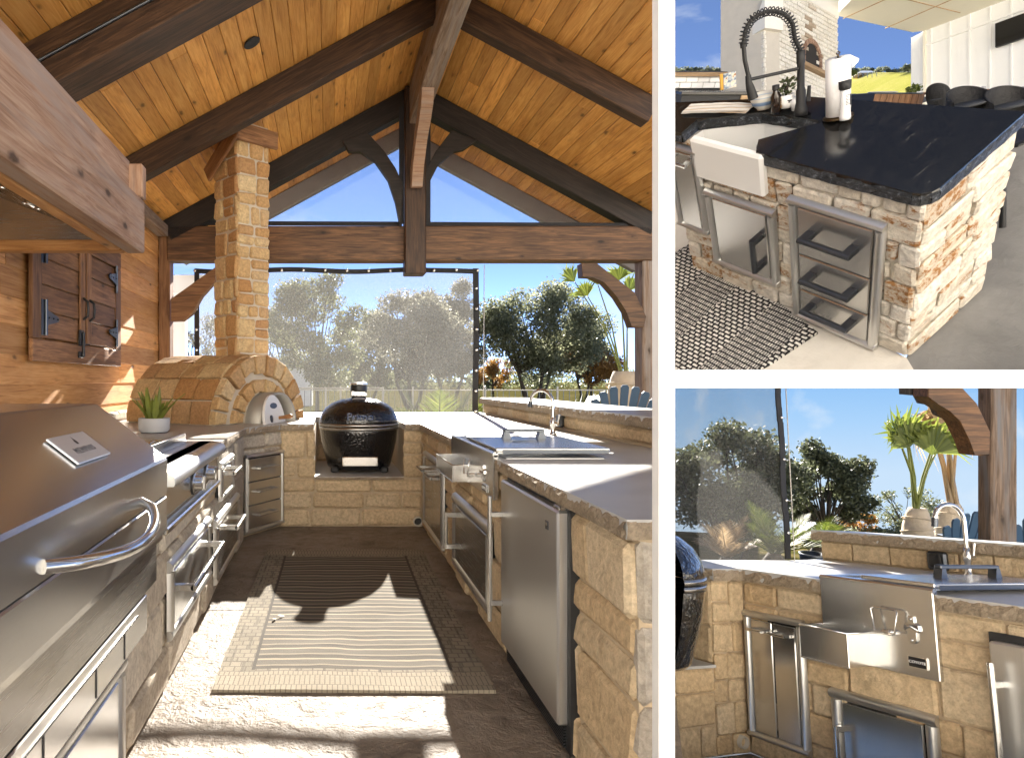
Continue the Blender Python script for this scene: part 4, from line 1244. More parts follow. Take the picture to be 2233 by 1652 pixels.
stone_wall(KT, MBar, 0.0, 4.5, 0.965, 1.078, M_['tan_stone'], 16, h=(0.11, 0.12), w=(0.5, 0.9))
# kitchen backsplash course under the plank wall
stone_wall(KT, frame((-2.05, 2.8, 0), (0, 1, 0), (-1, 0, 0)), 0.0, 5.6, 0.965, 1.07, M_['grey_stone'], 17, h=(0.1, 0.11), w=(0.3, 0.6))
top = MB()
top.plan([(-2.10, 2.72), (-0.70, 2.72), (-0.70, 5.86), (-0.425, 6.39), (-0.13, 6.39), (-0.13, 7.67), (0.72, 7.67), (0.72, 6.39), (0.862, 6.39), (0.862, 1.985), (0.955, 1.985), (1.925, 3.96), (1.925, 8.78), (-2.10, 8.78)], 0.902, 0.96)
slab = top.build('countertop', M_['counter'], KT)
led = MB().box(-0.12, 0.71, 6.39, 7.66, 0.456, 0.47)
led.build('grill_ledge', M_['counter'], KT)
bt = MB().plan([(1.875, 3.865), (2.46, 5.06), (2.46, 8.5), (1.875, 8.5)], 1.082, 1.15)
bt.build('bar_top', M_['counter'], KT)
ed = MB()
rough_edge(ed, (-0.70, 2.72), (-0.70, 5.86), 0.902, 0.958, (1, 0), 1)
rough_edge(ed, (-0.70, 5.86), (-0.425, 6.39), 0.902, 0.958, (0.88, -0.47), 2)
rough_edge(ed, (-0.425, 6.39), (-0.13, 6.39), 0.902, 0.958, (0, -1), 3)
rough_edge(ed, (0.72, 6.39), (0.862, 6.39), 0.902, 0.958, (0, -1), 4)
rough_edge(ed, (0.862, 6.39), (0.862, 1.985), 0.902, 0.958, (-1, 0), 5)
rough_edge(ed, (0.862, 1.985), (0.955, 1.985), 0.902, 0.958, (0, -1), 6)
rough_edge(ed, (1.875, 8.5), (1.875, 3.865), 1.082, 1.148, (-1, 0), 7)
rough_edge(ed, (-0.12, 6.39), (0.71, 6.39), 0.445, 0.469, (0, -1), 8, 0.008)
ed.build('chiselled_edge', M_['counter_edge'], KT)

# ---- pizza oven
OV = thing('pizza_oven', 'domed golden stone pizza oven with an arched white door and tall square stone chimney', 'pizza oven', frame((-0.632, 6.66, 0.96), (0.533, 0.846, 0), (-0.846, 0.533, 0)))
RO, HO = 0.70, 0.655
LB = 1.12
ob = MB()
n = 24
arc = [(0.965 * RO * math.cos(math.pi * k / n), 0.965 * HO * math.sin(math.pi * k / n)) for k in range(n + 1)]
ob.prism(arc, 0.03, LB - 0.01)
ob.build('core', M_['mortar'], OV)
ro = random.Random(4)
def ring_stone(a0, a1, r0, r1, y0=-0.02, y1=0.06, name='stone', rz=HO / RO):
    g_ = 0.012
    m = max(2, int((a1 - a0) / 0.13))
    j = lambda: ro.uniform(-0.012, 0.012)
    inn = [( (r0 + g_ + j()) * math.cos(a0 + g_ / r0 + (a1 - a0 - 2 * g_ / r0) * k / m), (r0 + g_ + j()) * math.sin(a0 + g_ / r0 + (a1 - a0 - 2 * g_ / r0) * k / m) * rz) for k in range(m + 1)]
    out = [( (r1 - g_ + j() * 0.5) * math.cos(a0 + g_ / r1 + (a1 - a0 - 2 * g_ / r1) * k / m), (r1 - g_ + j() * 0.5) * math.sin(a0 + g_ / r1 + (a1 - a0 - 2 * g_ / r1) * k / m) * rz) for k in range(m + 1)]
    poly = [(x, max(z_, 0.003)) for x, z_ in inn] + [(x, max(z_, 0.003)) for x, z_ in out[::-1]]
    MB().prism(poly, y0 - ro.uniform(0, 0.012), y1, 0.014).build(name, M_['gold_stone'], OV)
aa = [0, 0.17, 0.42, 0.72, 1.0, 1.27, 1.5, 1.78, 2.12, 2.42, 2.72, 2.93, math.pi]
for a0, a1 in zip(aa, aa[1:]):
    r_mid = ro.uniform(0.46, 0.54)
    ring_stone(a0, a1, r_mid, RO + 0.005)
ab = [0, 0.30, 0.66, 1.02, 1.5, 2.0, 2.42, 2.80, math.pi]
for a0, a1 in zip(ab, ab[1:]): ring_stone(a0, a1, 0.30, 0.455)
# barrel stones
for i in range(9):
    a0 = math.pi * i / 9; a1 = math.pi * (i + 1) / 9
    y = 0.06
    while y < LB:
        e = y + ro.uniform(0.20, 0.36)
        if LB - e < 0.14: e = LB
        mb = MB(); g_ = 0.011
        m = 3; vs = []
        for rr in (1.0 + ro.uniform(0, 0.012), 0.95):
            for yy in (y + g_, e - g_):
                for k in range(m + 1):
                    a = a0 + 0.016 + (a1 - a0 - 0.032) * k / m
                    q = RO * rr + (ro.uniform(-0.006, 0.006) if rr > 0.97 else 0)
                    vs.append((q * math.cos(a), yy, max(0.003, q * math.sin(a) * HO / RO)))
        w_ = m + 1
        fs = [(k, k + 1, w_ + k + 1, w_ + k) for k in range(m)]
        fs += [(k, 2 * w_ + k, 2 * w_ + k + 1, k + 1) for k in range(m)] + [(w_ + k, w_ + k + 1, 3 * w_ + k + 1, 3 * w_ + k) for k in range(m)]
        fs += [(0, w_, 3 * w_, 2 * w_), (m, 2 * w_ + m, 3 * w_ + m, w_ + m)]
        mb.add(vs, fs).build('stone', M_['gold_stone'], OV)
        y = e
# mouth, hood arch and door
tn = MB()
r_in, r_out = 0.265, 0.285
vs = []; n = 16
for yy in (-0.16, 0.05):
    for rr in (r_in, r_out):
        for k in range(n + 1):
            a = math.pi * k / n
            vs.append((0.06 + rr * math.cos(a), yy, rr * math.sin(a) * 1.02))
w_ = n + 1
fs = []
for k in range(n):
    fs += [(k, k + 1, 2 * w_ + k + 1, 2 * w_ + k), (w_ + k, 3 * w_ + k, 3 * w_ + k + 1, w_ + k + 1), (k, w_ + k, w_ + k + 1, k + 1)]
tn.add(vs, fs, True).build('mouth_arch', M_['galv'], OV)
MB().prism([(0.06 + 0.262 * math.cos(math.pi * k / 12), 0.262 * math.sin(math.pi * k / 12)) for k in range(13)], 0.0, 0.025).build('mouth', M_['soot'], OV)
dm = T(-0.07, -0.20, 0.0) @ Rz(rad(14)) @ Rx(rad(-8))
dr = MB().prism([(0.25 * math.cos(math.pi * k / 14), 0.27 * math.sin(math.pi * k / 14)) for k in range(15)], -0.012, 0.012, 0.004, dm).build('door', M_['oven_door'], OV)
MB().prism([(0.085 * math.cos(2 * math.pi * k / 16), 0.165 + 0.028 * math.sin(2 * math.pi * k / 16)) for k in range(16)], -0.0135, -0.012, 0, dm).build('vent_slot', M_['black'], dr)
MB().tube([dm @ Vector((0.10, -0.012, 0.045)), dm @ Vector((0.10, -0.05, 0.045)), dm @ Vector((0.10, -0.13, 0.045)), dm @ Vector((0.10, -0.15, 0.045))], [0.016, 0.016, 0.024, 0.014], 10).build('handle', M_['turned_wood'], dr)
MB().lathe([(0.035, 0), (0.035, 0.004), (0, 0.005)], 16, dm @ T(-0.09, -0.0125, 0.045) @ Rx(rad(90))).build('dial', M_['gunmetal'], dr)
# chimney
uc = Vector((0.75, 0.66, 0)).normalized(); vc = Vector((-uc.y, uc.x, 0))
MO = OV.matrix_world.copy()
CH = bpy.data.objects.new('chimney', None); COL.objects.link(CH); CH.parent = OV
CW, CD = 0.41, 0.43
CH.matrix_local = MO.inverted() @ frame((-0.92, 7.0, 1.40), uc, vc)
MB().box(0.012, CW - 0.012, 0.012, CD - 0.012, 0, 2.62).build('core', M_['mortar'], CH)
stone_wall(CH, Matrix.Identity(4), 0.0, CW, 0.0, 2.44, M_['gold_stone'], 31, h=(0.11, 0.25), w=(0.12, 0.26), gap=0.016, bev=0.016, jit=0.008)
stone_wall(CH, frame((0, CD, 0), (0, -1, 0), (1, 0, 0)), 0.0, CD, 0.0, 2.44, M_['gold_stone'], 33, h=(0.12, 0.26), w=(0.13, 0.27), gap=0.016, bev=0.016, jit=0.008)
MB().box(-0.03, CW + 0.07, -0.06, -0.02, 2.40, 2.58, 0.006).build('collar_board', M_['cedar_brown'], CH)
p0 = Vector((-0.06, -0.06, 2.49)); p1 = Vector((-0.06, CD + 0.05, 2.14))
timber('collar_board', M_['cedar_brown'], CH, p0, p1, 0.04, 0.18)

# ---- ceramic grill in the niche
egg_grill(T(0.31, 6.86, 0.47), 'glossy dimpled black oval ceramic grill in the stone niche by the pizza oven', 1.0)
# ---- left run appliances
drawer_stack(frame((-0.775, 5.895, 0.045), (0.343, 0.555, 0), (-0.555, 0.343, 0)) @ T(0.05, -0.035, 0), 0.56, 0.68, 'three drawer steel cabinet set diagonally in the stone corner below the pizza oven', hl=0.5, off=0.045, hr=0.009)
access_door(ML @ T(3.02, -0.012, 0.22), 1.02, 0.345, 'wide steel drawer with a long towel bar handle below the griddle', 0.51, 0.60, 0.86, t=0.05, horiz=True, cat='drawer', hr=0.014, off=0.085)
access_door(ML @ T(4.45, -0.012, 0.58), 0.58, 0.25, 'small steel drawer under the slab edge between griddle and corner', 0.29, 0.66, 0.34, t=0.04, horiz=True, cat='drawer', hr=0.012, off=0.07)
access_door(ML @ T(4.25, -0.012, 0.10), 1.08, 0.40, 'tall steel trash pullout low in the left run next to the corner drawers', 0.54, 0.70, 0.40, t=0.055, horiz=True, cat='drawer', hr=0.015, dark=True, off=0.085)

GR = thing('flat_top_griddle', 'stainless flat top griddle with two chrome knobs set into the left run', 'griddle', frame((-0.66, 2.76, 0.775), (0, 1, 0), (-1, 0, 0)))
b = MB()
b.box(0, 1.36, 0.03, 0.84, 0.0, 0.195, 0.004)
b.build('housing', M_['steel_soft'], GR)
MB().prism([(0.0, 0.03), (1.36, 0.03), (1.36, 0.165), (0.0, 0.165)], 0.0, 0.03, 0.002).build('control_panel', M_['steel'], GR)
bn = MB()
prof = [(-0.045, 0.160), (-0.05, 0.175), (-0.045, 0.20), (-0.02, 0.218), (0.03, 0.226), (0.10, 0.226)]
vs = []
for x in (-0.003, 1.365):
    for y, z_ in prof: vs.append((x, y, z_))
m = len(prof)
bn.add(vs, [(k, k + m, k + m + 1, k + 1) for k in range(m - 1)], True)
for x in (0, m): bn.add([vs[x + k] for k in range(m)] + [(vs[x][0], 0.10, 0.160)], [list(range(m + 1))])
bn.build('front_lip', M_['steel_soft'], GR)
MB().box(0, 1.36, 0.03, 0.84, 0.198, 0.226).build('top_plate', M_['steel_soft'], GR)
MB().box(0.02, 1.20, 0.155, 0.162, 0.227, 0.285, 0.002).build('wind_guard', M_['steel'], GR)
MB().box(0.02, 1.30, 0.17, 0.80, 0.227, 0.243, 0.004).build('griddle_cover', M_['steel_soft'], GR)
hb = MB(); hb.tube([(0.72, 0.24, 0.243), (0.72, 0.24, 0.27), (0.86, 0.24, 0.27), (0.86, 0.24, 0.243)], 0.007, 8); hb.build('cover_handle', M_['chrome'], GR)
dt = MB().box(-0.002, 1.36, -0.02, 0.03, -0.035, -0.005, 0.006); dt.build('drip_tray', M_['chrome'], GR)
vt = MB()
for k in range(6): vt.box(-0.0045, -0.001, 0.045 + k * 0.013, 0.051 + k * 0.013, 0.175, 0.195)
vt.build('vent_slots', M_['black'], GR)
for x in (0.62, 0.98):
    kb = MB(); kb.lathe([(0.052, 0), (0.052, 0.008), (0.045, 0.012), (0.036, 0.014), (0.036, 0.045), (0.0, 0.047)], 20, T(x, 0, 0.085) @ Rx(rad(90)))
    k_ = kb.build('knob', M_['chrome'], GR)
    MB().box(x - 0.009, x + 0.009, -0.062, -0.045, 0.05, 0.12, 0.004).build('knob_grip', M_['chrome'], k_)
    MB().lathe([(0.058, -0.001), (0.06, 0.004), (0.052, 0.008)], 20, T(x, 0, 0.085) @ Rx(rad(90))).build('bezel', M_['black'], k_)

# ---- pellet grill in the foreground
PG = thing('pellet_grill', 'large stainless built in pellet grill with a sloping lid and curved bar handle', 'grill', frame((-0.62, 0.95, 0.0), (0, 1, 0), (-1, 0, 0)))
L = 1.71
lid = MB()
pr = [(0.0, 0.925), (0.0, 1.055), (0.006, 1.066), (0.27, 1.268), (0.285, 1.272), (0.62, 1.272), (0.62, 0.925)]
m = len(pr)
vs = [(0, y, z_) for y, z_ in pr] + [(L, y, z_) for y, z_ in pr]
lid.add(vs, [(k, k + m, (k + 1) % m + m, (k + 1) % m) for k in range(m)] + [list(range(m)), list(range(2 * m - 1, m - 1, -1))])
ld = lid.build('lid', M_['steel'], PG)
MB().box(0, L, 0.0, 0.62, 0.78, 0.918, 0.006).build('firebox', M_['steel'], PG)
MB().box(0.01, L - 0.01, 0.004, 0.6, 0.918, 0.925).build('gasket', M_['black'], PG)
MB().box(-0.2, L - 0.04, 0.03, 0.6, 0.60, 0.776, 0.004).build('front_panel', M_['steel_dark'], PG)
MB().box(-0.2, L - 0.02, 0.012, 0.03, 0.752, 0.778, 0.004).build('drip_rail', M_['chrome'], PG)
lp = MB().box(-0.2, L - 0.18, 0.03, 0.6, 0.46, 0.592, 0.004).build('ash_drawer', M_['steel'], PG)
sl_ = MB()
for x in (0.62, 0.98, 1.25): sl_.box(x, x + 0.006, 0.0275, 0.031, 0.47, 0.55)
sl_.box(0.2, L - 0.3, 0.027, 0.031, 0.553, 0.558); sl_.build('slot', M_['black'], lp)
hp = [Vector((0.55 + 0.80 * t, 0.0 - 0.115 * math.sin(math.pi * t) ** 0.6, 0.955 - 0.035 * math.sin(math.pi * t))) for t in [k / 18 for k in range(19)]]
MB().tube(hp, 0.0165, 14).build('handle', M_['chrome'], ld)
SLP = frame((0, 0.0, 1.06), (1, 0, 0), (0, 0.27, 0.206))
np_ = MB().box(0.97, 1.25, 0.10, 0.215, 0.004, 0.012, 0.002, 0, SLP).build('name_plate', M_['plate_white'], ld)
text('MEMPHIS', 0.033, M_['ink'], np_, SLP @ T(1.11, 0.142, 0.0125), depth=0.0006, space=1.25)
fl = MB().add([(-0.008, 0, 0), (0.008, 0, 0), (0.011, 0.012, 0), (0.002, 0.034, 0), (-0.003, 0.018, 0), (-0.010, 0.014, 0)], [(0, 1, 2, 3, 4, 5)], False, SLP @ T(1.11, 0.168, 0.0128))
fl.build('flame_mark', M_['ink'], np_)
access_door(frame((-0.70, 1.2, 0.05), (0, 1, 0), (-1, 0, 0)), 1.10, 0.40, 'lower steel access door with a rounded top rail under the pellet grill', 0.2, 0.5, 0.2, t=0.06)

# ---- right run appliances
access_door(MRt @ T(0.27, -0.012, 0.09), 1.0, 0.65, 'narrow steel double trash pullout near the ceramic grill on the right run', 0.2, 0.80, 0.2, t=0.05, n_handles=2, hr=0.012, dark=True, off=0.07)
access_door(MRt @ T(1.70, -0.012, 0.11), 1.06, 0.49, 'square steel access door with upright handle below the apron sink on the right run', 0.14, 0.52, 0.24, t=0.07, hr=0.012, off=0.07, dark=True)
fridge(MRt @ T(3.09, 0.0, 0.10), 0.82, 0.785, 'stainless under counter fridge at the near end of the right run')
SK, lid = sink_station(MRt @ T(1.70, -0.045, 0.0), 1.19, 0.995, 0.745, 'stainless apron sink with covered ice well and bottle tray on the right run', None, None, None, None, 1.19, 0.62, lid_d=0.60)
bin_tray(SK, -0.02, 0.60, 0.755, 0.855, 0.10)
towel_ring(SK, 0.77, 0.865, 0.14, 0.085, 0.045)
bottle_opener(SK, 0.99, 0.862, 0.75)
name_badge(SK, 1.02, 0.785, 0.10, 0.034, 'COYOTE', 0.022)
lid_handle(lid, T(0.58, 0.33, 1.015) @ Rz(rad(90)), 0.24, 0.055, 0.05)
faucet(frame((1.667, 5.09, 0.96), (0.6, -0.8, 0), (0.8, 0.6, 0)), 0.33, 0.20, 'chrome gooseneck faucet standing behind the sink by the tan bar wall', 0.012)
outlet_box(frame((1.918, 5.62, 1.03), (0, -1, 0), (1, 0, 0)), 'bronze outlet cover on the bar wall behind the chrome gooseneck faucet')
pp = thing('drain_pipe', 'short open drain pipe at the foot of the corner wall right of the ceramic grill', 'pipe', T(0.84, 6.42, 0.055))
MB().lathe([(0.036, 0.0), (0.036, 0.05), (0.045, 0.05), (0.045, 0.0)], 18, Rx(rad(90))).build('pipe_rim', M_['mortar_white'], pp)
MB().disc(0.036, 0.002, 18, Rx(rad(90))).build('bore', M_['black'], pp)

# ---- rug and litter
rg = MB()
def rug_pt(u, v, z0=0.012):
    x, y = -0.62 + 1.24 * u, -1.25 + 2.5 * v
    e = min(u, 1 - u, (v) * 2, (1 - v) * 2)
    x += 0.006 * noise.noise(Vector((y * 3, 2, 0))) if u in (0, 1) else 0
    return Vector((x, y, z0 + (0.007 * noise.noise(Vector((x * 2.6, y * 2.1, 0))) + 0.004 * noise.noise(Vector((x * 7, y * 6, 3))) if z0 > 0 else 0)))
rg.sheet(24, 48, rug_pt)
for k in range(48):
    for u in (0, 1):
        p, q_ = rug_pt(u, k / 48), rug_pt(u, (k + 1) / 48)
        rg.add([p, q_, (q_.x, q_.y, 0), (p.x, p.y, 0)], [(0, 1, 2, 3)])
for k in range(24):
    for v in (0, 1):
        p, q_ = rug_pt(k / 24, v), rug_pt((k + 1) / 24, v)
        rg.add([p, q_, (q_.x, q_.y, 0), (p.x, p.y, 0)], [(0, 1, 2, 3)])
ro_ = rg.build('rug', M_['rug'], None, T(0.125, 4.25, 0.001) @ Rz(rad(-0.6)))
tag(ro_, 'tan and black striped flatweave rug lying on the patio between the two runs', 'rug')
lf = random.Random(5)
for k, (x, y) in enumerate(((-0.265, 3.93), (-0.30, 3.88), (0.98, 2.95), (1.02, 2.72), (0.93, 2.55))):
    mb = MB(); a = lf.uniform(0, 6)
    e = Vector((math.cos(a), math.sin(a), 0)) * 0.022; s_ = Vector((-e.y, e.x, 0)) * 0.45
    mb.add([-e, -s_ + Vector((0, 0, .006)), e + Vector((0, 0, .012)), s_ + Vector((0, 0, .004))], [(0, 1, 2, 3)])
    o = mb.build('fallen_leaf', M_['turned_wood'], None, T(x, y, 0.016 if k < 2 else 0.003))
    tag(o, ['dry curled leaf nearest the round shadow on the sunlit rug', 'dry brown leaf on the sunlit rug left of the other leaf', 'small brown leaf on the shaded patio beside the rug edge', 'small brown leaf on the shaded patio near the fridge kick grille', 'small brown leaf nearest the camera on the shaded patio'][k], 'leaf', 'fallen leaves')

# ---- plant pot
PP = thing('potted_plant', 'snake plant in a round grey pot before the pizza oven', 'potted plant', T(-1.335, 5.30, 0.962))
MB().lathe([(0, 0.002), (0.10, 0.002), (0.116, 0.02), (0.12, 0.10), (0.117, 0.113), (0.108, 0.113), (0.106, 0.095), (0, 0.092)], 30).build('pot', M_['pot_grey'], PP)
pr_ = random.Random(8)
for k in range(26):
    a = pr_.uniform(0, 6.28); l = pr_.uniform(0.16, 0.29); w = pr_.uniform(0.018, 0.030); q = pr_.uniform(0.01, 0.07); lean = pr_.uniform(0.15, 1.0)
    d = Vector((math.cos(a), math.sin(a), 0)); s_ = Vector((-d.y, d.x, 0)) * w
    b0 = d * q + Vector((0, 0, 0.09)); P = []
    for j in range(4):
        t = j / 3
        P.append(b0 + d * l * lean * t * 0.8 + Vector((0, 0, l * t * (1 - 0.28 * lean * t))))
    mb = MB()
    ws = [0.6, 1.0, 0.8, 0.05]
    vs = []
    for p, wk in zip(P, ws): vs += [p - s_ * wk + d * 0.006, p - d * 0.004, p + s_ * wk + d * 0.006]
    mb.add(vs, [(3 * j + c, 3 * j + c + 1, 3 * j + c + 4, 3 * j + c + 3) for j in range(3) for c in range(2)])
    mb.build('leaf', M_['snake'], PP)

# ---- wooden wall cabinet
CB = thing('wall_cabinet', 'brown plank double door wall cabinet with black strap hinges on the left wall', 'cabinet', frame((-2.09, 4.80, 1.50), (0, 1, 0), (-1, 0, 0)))
fw = 0.16
for a in ((0, 2.05, 0, fw), (0, 2.05, 1.12 - fw, 1.12)):
    MB().box(0, a[1], -0.035, 0, 0, fw, 0.006).build('frame_rail', M_['cedar_brown'], CB, T(a[0], 0, a[2]))
for x in (0, 2.05 - fw):
    MB().box(0, 1.12 - 2 * fw - 0.004, -0.035, 0, 0, fw, 0.006).build('frame_stile', M_['cedar_brown'], CB, T(x + fw, 0, fw + 0.002) @ Ry(rad(-90)))
for s_ in (0, 1):
    x0 = fw + 0.01 + s_ * 0.868; w = 0.855
    D = bpy.data.objects.new('door', None); COL.objects.link(D); D.parent = CB; D.matrix_local = T(x0, 0, fw + 0.01)
    for k in range(4):
        MB().box(0, w, -0.03, -0.004, 0, 0.192, 0.005, 0, Rx(rad(-3))).build('board', M_['cedar_brown'], D, T(0, 0, 0.002 + k * 0.196))
    xs = w - 0.07 if s_ == 0 else 0.07
    MB().box(0, 0.78, -0.047, -0.030, -0.055, 0.055, 0.005).build('stile', M_['cedar_brown'], D, T(xs, 0, 0.0) @ Ry(rad(-90)))
    hp = [(xs, -0.047, 0.20), (xs, -0.085, 0.23), (xs, -0.09, 0.29), (xs, -0.085, 0.35), (xs, -0.047, 0.38)]
    MB().tube(hp, 0.011, 8).build('handle', M_['black'], D)
def strap_hinge(root, x, z_, dirn):
    mb = MB()
    mb.box(x - 0.055, x - 0.005, -0.042, -0.035, z_ - 0.13, z_ + 0.13, 0.002) if dirn > 0 else mb.box(x + 0.005, x + 0.055, -0.042, -0.035, z_ - 0.13, z_ + 0.13, 0.002)
    mb.tube([(x, -0.05, z_ - 0.13), (x, -0.05, z_ + 0.13)], 0.013, 8)
    mb.prism([(x, z_ - 0.07), (x + dirn * 0.04, z_ - 0.05), (x + dirn * 0.22, z_ - 0.018), (x + dirn * 0.24, z_), (x + dirn * 0.22, z_ + 0.018), (x + dirn * 0.04, z_ + 0.05), (x, z_ + 0.07)], -0.055, -0.047)
    h_ = mb.build('strap_hinge', M_['gunmetal'], root)
    b_ = MB()
    for q in (0.04, 0.12, 0.2): b_.sphere((x + dirn * q, -0.056, z_), 0.008, 8, 5)
    b_.build('bolt', M_['black'], h_)
strap_hinge(CB, fw + 0.03, fw + 0.16, 1); strap_hinge(CB, 2.05 - fw - 0.03, fw + 0.16, -1)
strap_hinge(CB, fw + 0.03, 1.12 - fw - 0.12, 1); strap_hinge(CB, 2.05 - fw - 0.03, 1.12 - fw - 0.12, -1)
lt = MB()
lt.box(0.86, 0.95, -0.06, -0.04, fw - 0.01, fw + 0.12, 0.004); lt.tube([(0.905, -0.068, fw - 0.10), (0.905, -0.068, fw + 0.10)], 0.012, 8); lt.box(0.86, 0.95, -0.055, -0.036, fw - 0.11, fw - 0.06, 0.004)
lt.tube([(0.905, -0.07, fw + 0.0), (0.95, -0.10, fw - 0.0)], 0.008, 6)
lt.build('slide_bolt', M_['black'], CB)
hk = thing('wall_hook', 'small dark iron hook on the plank wall left of the brown wall cabinet', 'hook', frame((-2.09, 4.52, 2.47), (0, 1, 0), (-1, 0, 0)))
MB().prism([(-0.012, 0.06), (0.012, 0.06), (0.022, -0.05), (0, -0.11), (-0.022, -0.05)], -0.015, 0).build('blade', M_['gunmetal'], hk)

# ---- range hood
HD = thing('range_hood', 'big rough sawn timber range hood hanging over the pellet grill', 'range hood', frame((-1.11, 1.6, 2.136), (0, 1, 0), (-1, 0, 0)))
timber('lower_beam', M_['fascia'], HD, (0, 0.06, 0.16), (2.6, 0.06, 0.16), 0.11, 0.32, bev=0.01)
timber('upper_board', M_['fascia'], HD, (0, 0.10, 0.435), (2.52, 0.10, 0.435), 0.05, 0.21, bev=0.006)
timber('ledge_board', M_['cedar'], HD, (0, 0.085, 0.332), (2.56, 0.085, 0.332), 0.10, 0.02, bev=0.003)
timber('corner_post', M_['fascia'], HD, (2.55, 0.045, 0.32), (2.55, 0.045, 0.52), 0.09, 0.10, up=(0, 1, 0))
timber('end_trim', M_['cedar'], HD, (2.55, 0.118, 0.05), (2.55, 1.0, 0.05), 0.10, 0.10)
timber('inner_lip', M_['cedar'], HD, (0, 0.155, 0.05), (2.49, 0.155, 0.05), 0.07, 0.10)
MB().add([(0, 0.19, 0.06), (2.48, 0.19, 0.06), (2.30, 0.95, 0.34), (0, 0.95, 0.34), (2.48, 0.98, 0.06)], [(0, 1, 2, 3), (1, 4, 2)]).build('liner', M_['steel_dark'], HD)
timber('end_board', M_['cedar'], HD, (2.57, 0.15, 0.31), (2.57, 1.0, 0.31), 0.04, 0.40)
for y in (1.55, 1.95):
    MB().lathe([(0.05, 0), (0.05, 0.02), (0.02, 0.035), (0, 0.035)], 14, T(y, 0.42, 0.125) @ Rx(rad(20))).build('lamp', M_['chrome'], HD)
# ================================================================== garden behind the covered kitchen
keepA = lambda x, y: x < K * y - 0.15
G0 = -0.10
def base(u, d): p = at(u, 800, d); return (p.x, p.y, G0)
# trees beyond the fence
tree('olive_tree', 'feathery grey green tree rising behind the pizza oven chimney, left of the screen', base(690, 26), 6.0, 2.0, M_['olive'], 21, 20000, 0.06, 0.09, 0.25, 34, cr=(0.2, 0.36), keep=keepA, bare=4, crown_low=0.14)
tree('olive_tree', 'small sparse tree with bare twigs seen between the plank wall and the stone chimney', base(430, 30), 5.2, 1.9, M_['pale_leaf'], 22, 2600, 0.06, 0.09, 0.25, 22, cr=(0.16, 0.3), keep=keepA, bare=6, crown_low=0.25)
tree('oak_tree', 'broad dusty oak behind the folded part of the shade screen', base(900, 33), 6.4, 2.8, M_['pale_leaf'], 23, 26000, 0.075, 0.16, 0.22, 36, cr=(0.2, 0.36), keep=keepA, multi=3, crown_low=0.14)
tree('oak_tree', 'pale oak behind the screen just left of its upright webbing edge', base(985, 38), 7.5, 2.7, M_['pale_leaf'], 24, 26000, 0.085, 0.16, 0.22, 34, cr=(0.2, 0.36), keep=keepA, multi=2, crown_low=0.14)
tree('oak_tree', 'spreading dark green oak with three trunks seen right of the shade screen', base(1165, 36), 6.9, 3.5, M_['oak'], 25, 34000, 0.08, 0.17, 0.27, 44, cr=(0.18, 0.34), keep=keepA, multi=4, crown_low=0.2, shift=(0.5, 0))
tree('autumn_tree', 'rust orange autumn tree low beyond the fence on the right', base(1290, 44), 3.9, 2.2, M_['rust_leaf'], 26, 12000, 0.075, 0.10, 0.3, 22, cr=(0.2, 0.36), keep=keepA, crown_low=0.25)
tree('autumn_tree', 'rust orange tree standing behind the spreading dark green oak', base(1075, 52), 3.4, 1.7, M_['rust_leaf'], 28, 4000, 0.08, 0.10, 0.3, 18, cr=(0.2, 0.36), keep=keepA, crown_low=0.25)
tree('olive_tree', 'faint rust and green tree low behind the screen beside the pizza oven', base(560, 40), 3.2, 1.7, M_['rust_leaf'], 29, 2500, 0.07, 0.09, 0.25, 18, cr=(0.18, 0.34), keep=keepA, crown_low=0.2)
tree('oak_tree', 'grey green oak filling the gap between the two dusty oaks and the feathery tree', base(800, 40), 5.9, 2.6, M_['olive'], 31, 22000, 0.075, 0.14, 0.2, 32, cr=(0.2, 0.36), keep=keepA, multi=2, crown_low=0.12)
tree('oak_tree', 'dusty low oak behind the chimney at the left edge of the shade screen', base(600, 42), 6.2, 2.2, M_['pale_leaf'], 32, 14000, 0.075, 0.12, 0.2, 28, cr=(0.2, 0.36), keep=keepA, multi=2, crown_low=0.12)
tree('oak_tree', 'smaller oak peeping out right of the spreading dark green oak', base(1270, 48), 6.2, 2.4, M_['oak'], 33, 16000, 0.09, 0.14, 0.24, 30, cr=(0.2, 0.34), keep=keepA, multi=2, crown_low=0.22)
# a far hedge line of trees
hb = []
r_ = random.Random(77)
for k in range(170):
    d = r_.uniform(120, 160)
    u = r_.uniform(250, 1440)
    p = at(u, 800, d)
    if p.x > K * d - 3: continue
    hb.append((p.x, p.y, r_.uniform(0.8, 2.6), r_.uniform(1.4, 3.0)))
fw_ = bpy.data.objects.new('far_wood', None)
bpy.data.objects.remove(fw_)
hr = thing('far_wood', 'low far line of woodland along the horizon behind the fence', 'woodland')
lc = leaf_cloud('woodland_canopy', M_['olive'], hr, hb, 16000, 0.42, 3, keep=lambda P: P[:, 0] < K * P[:, 1] - 1)
stuff(lc)

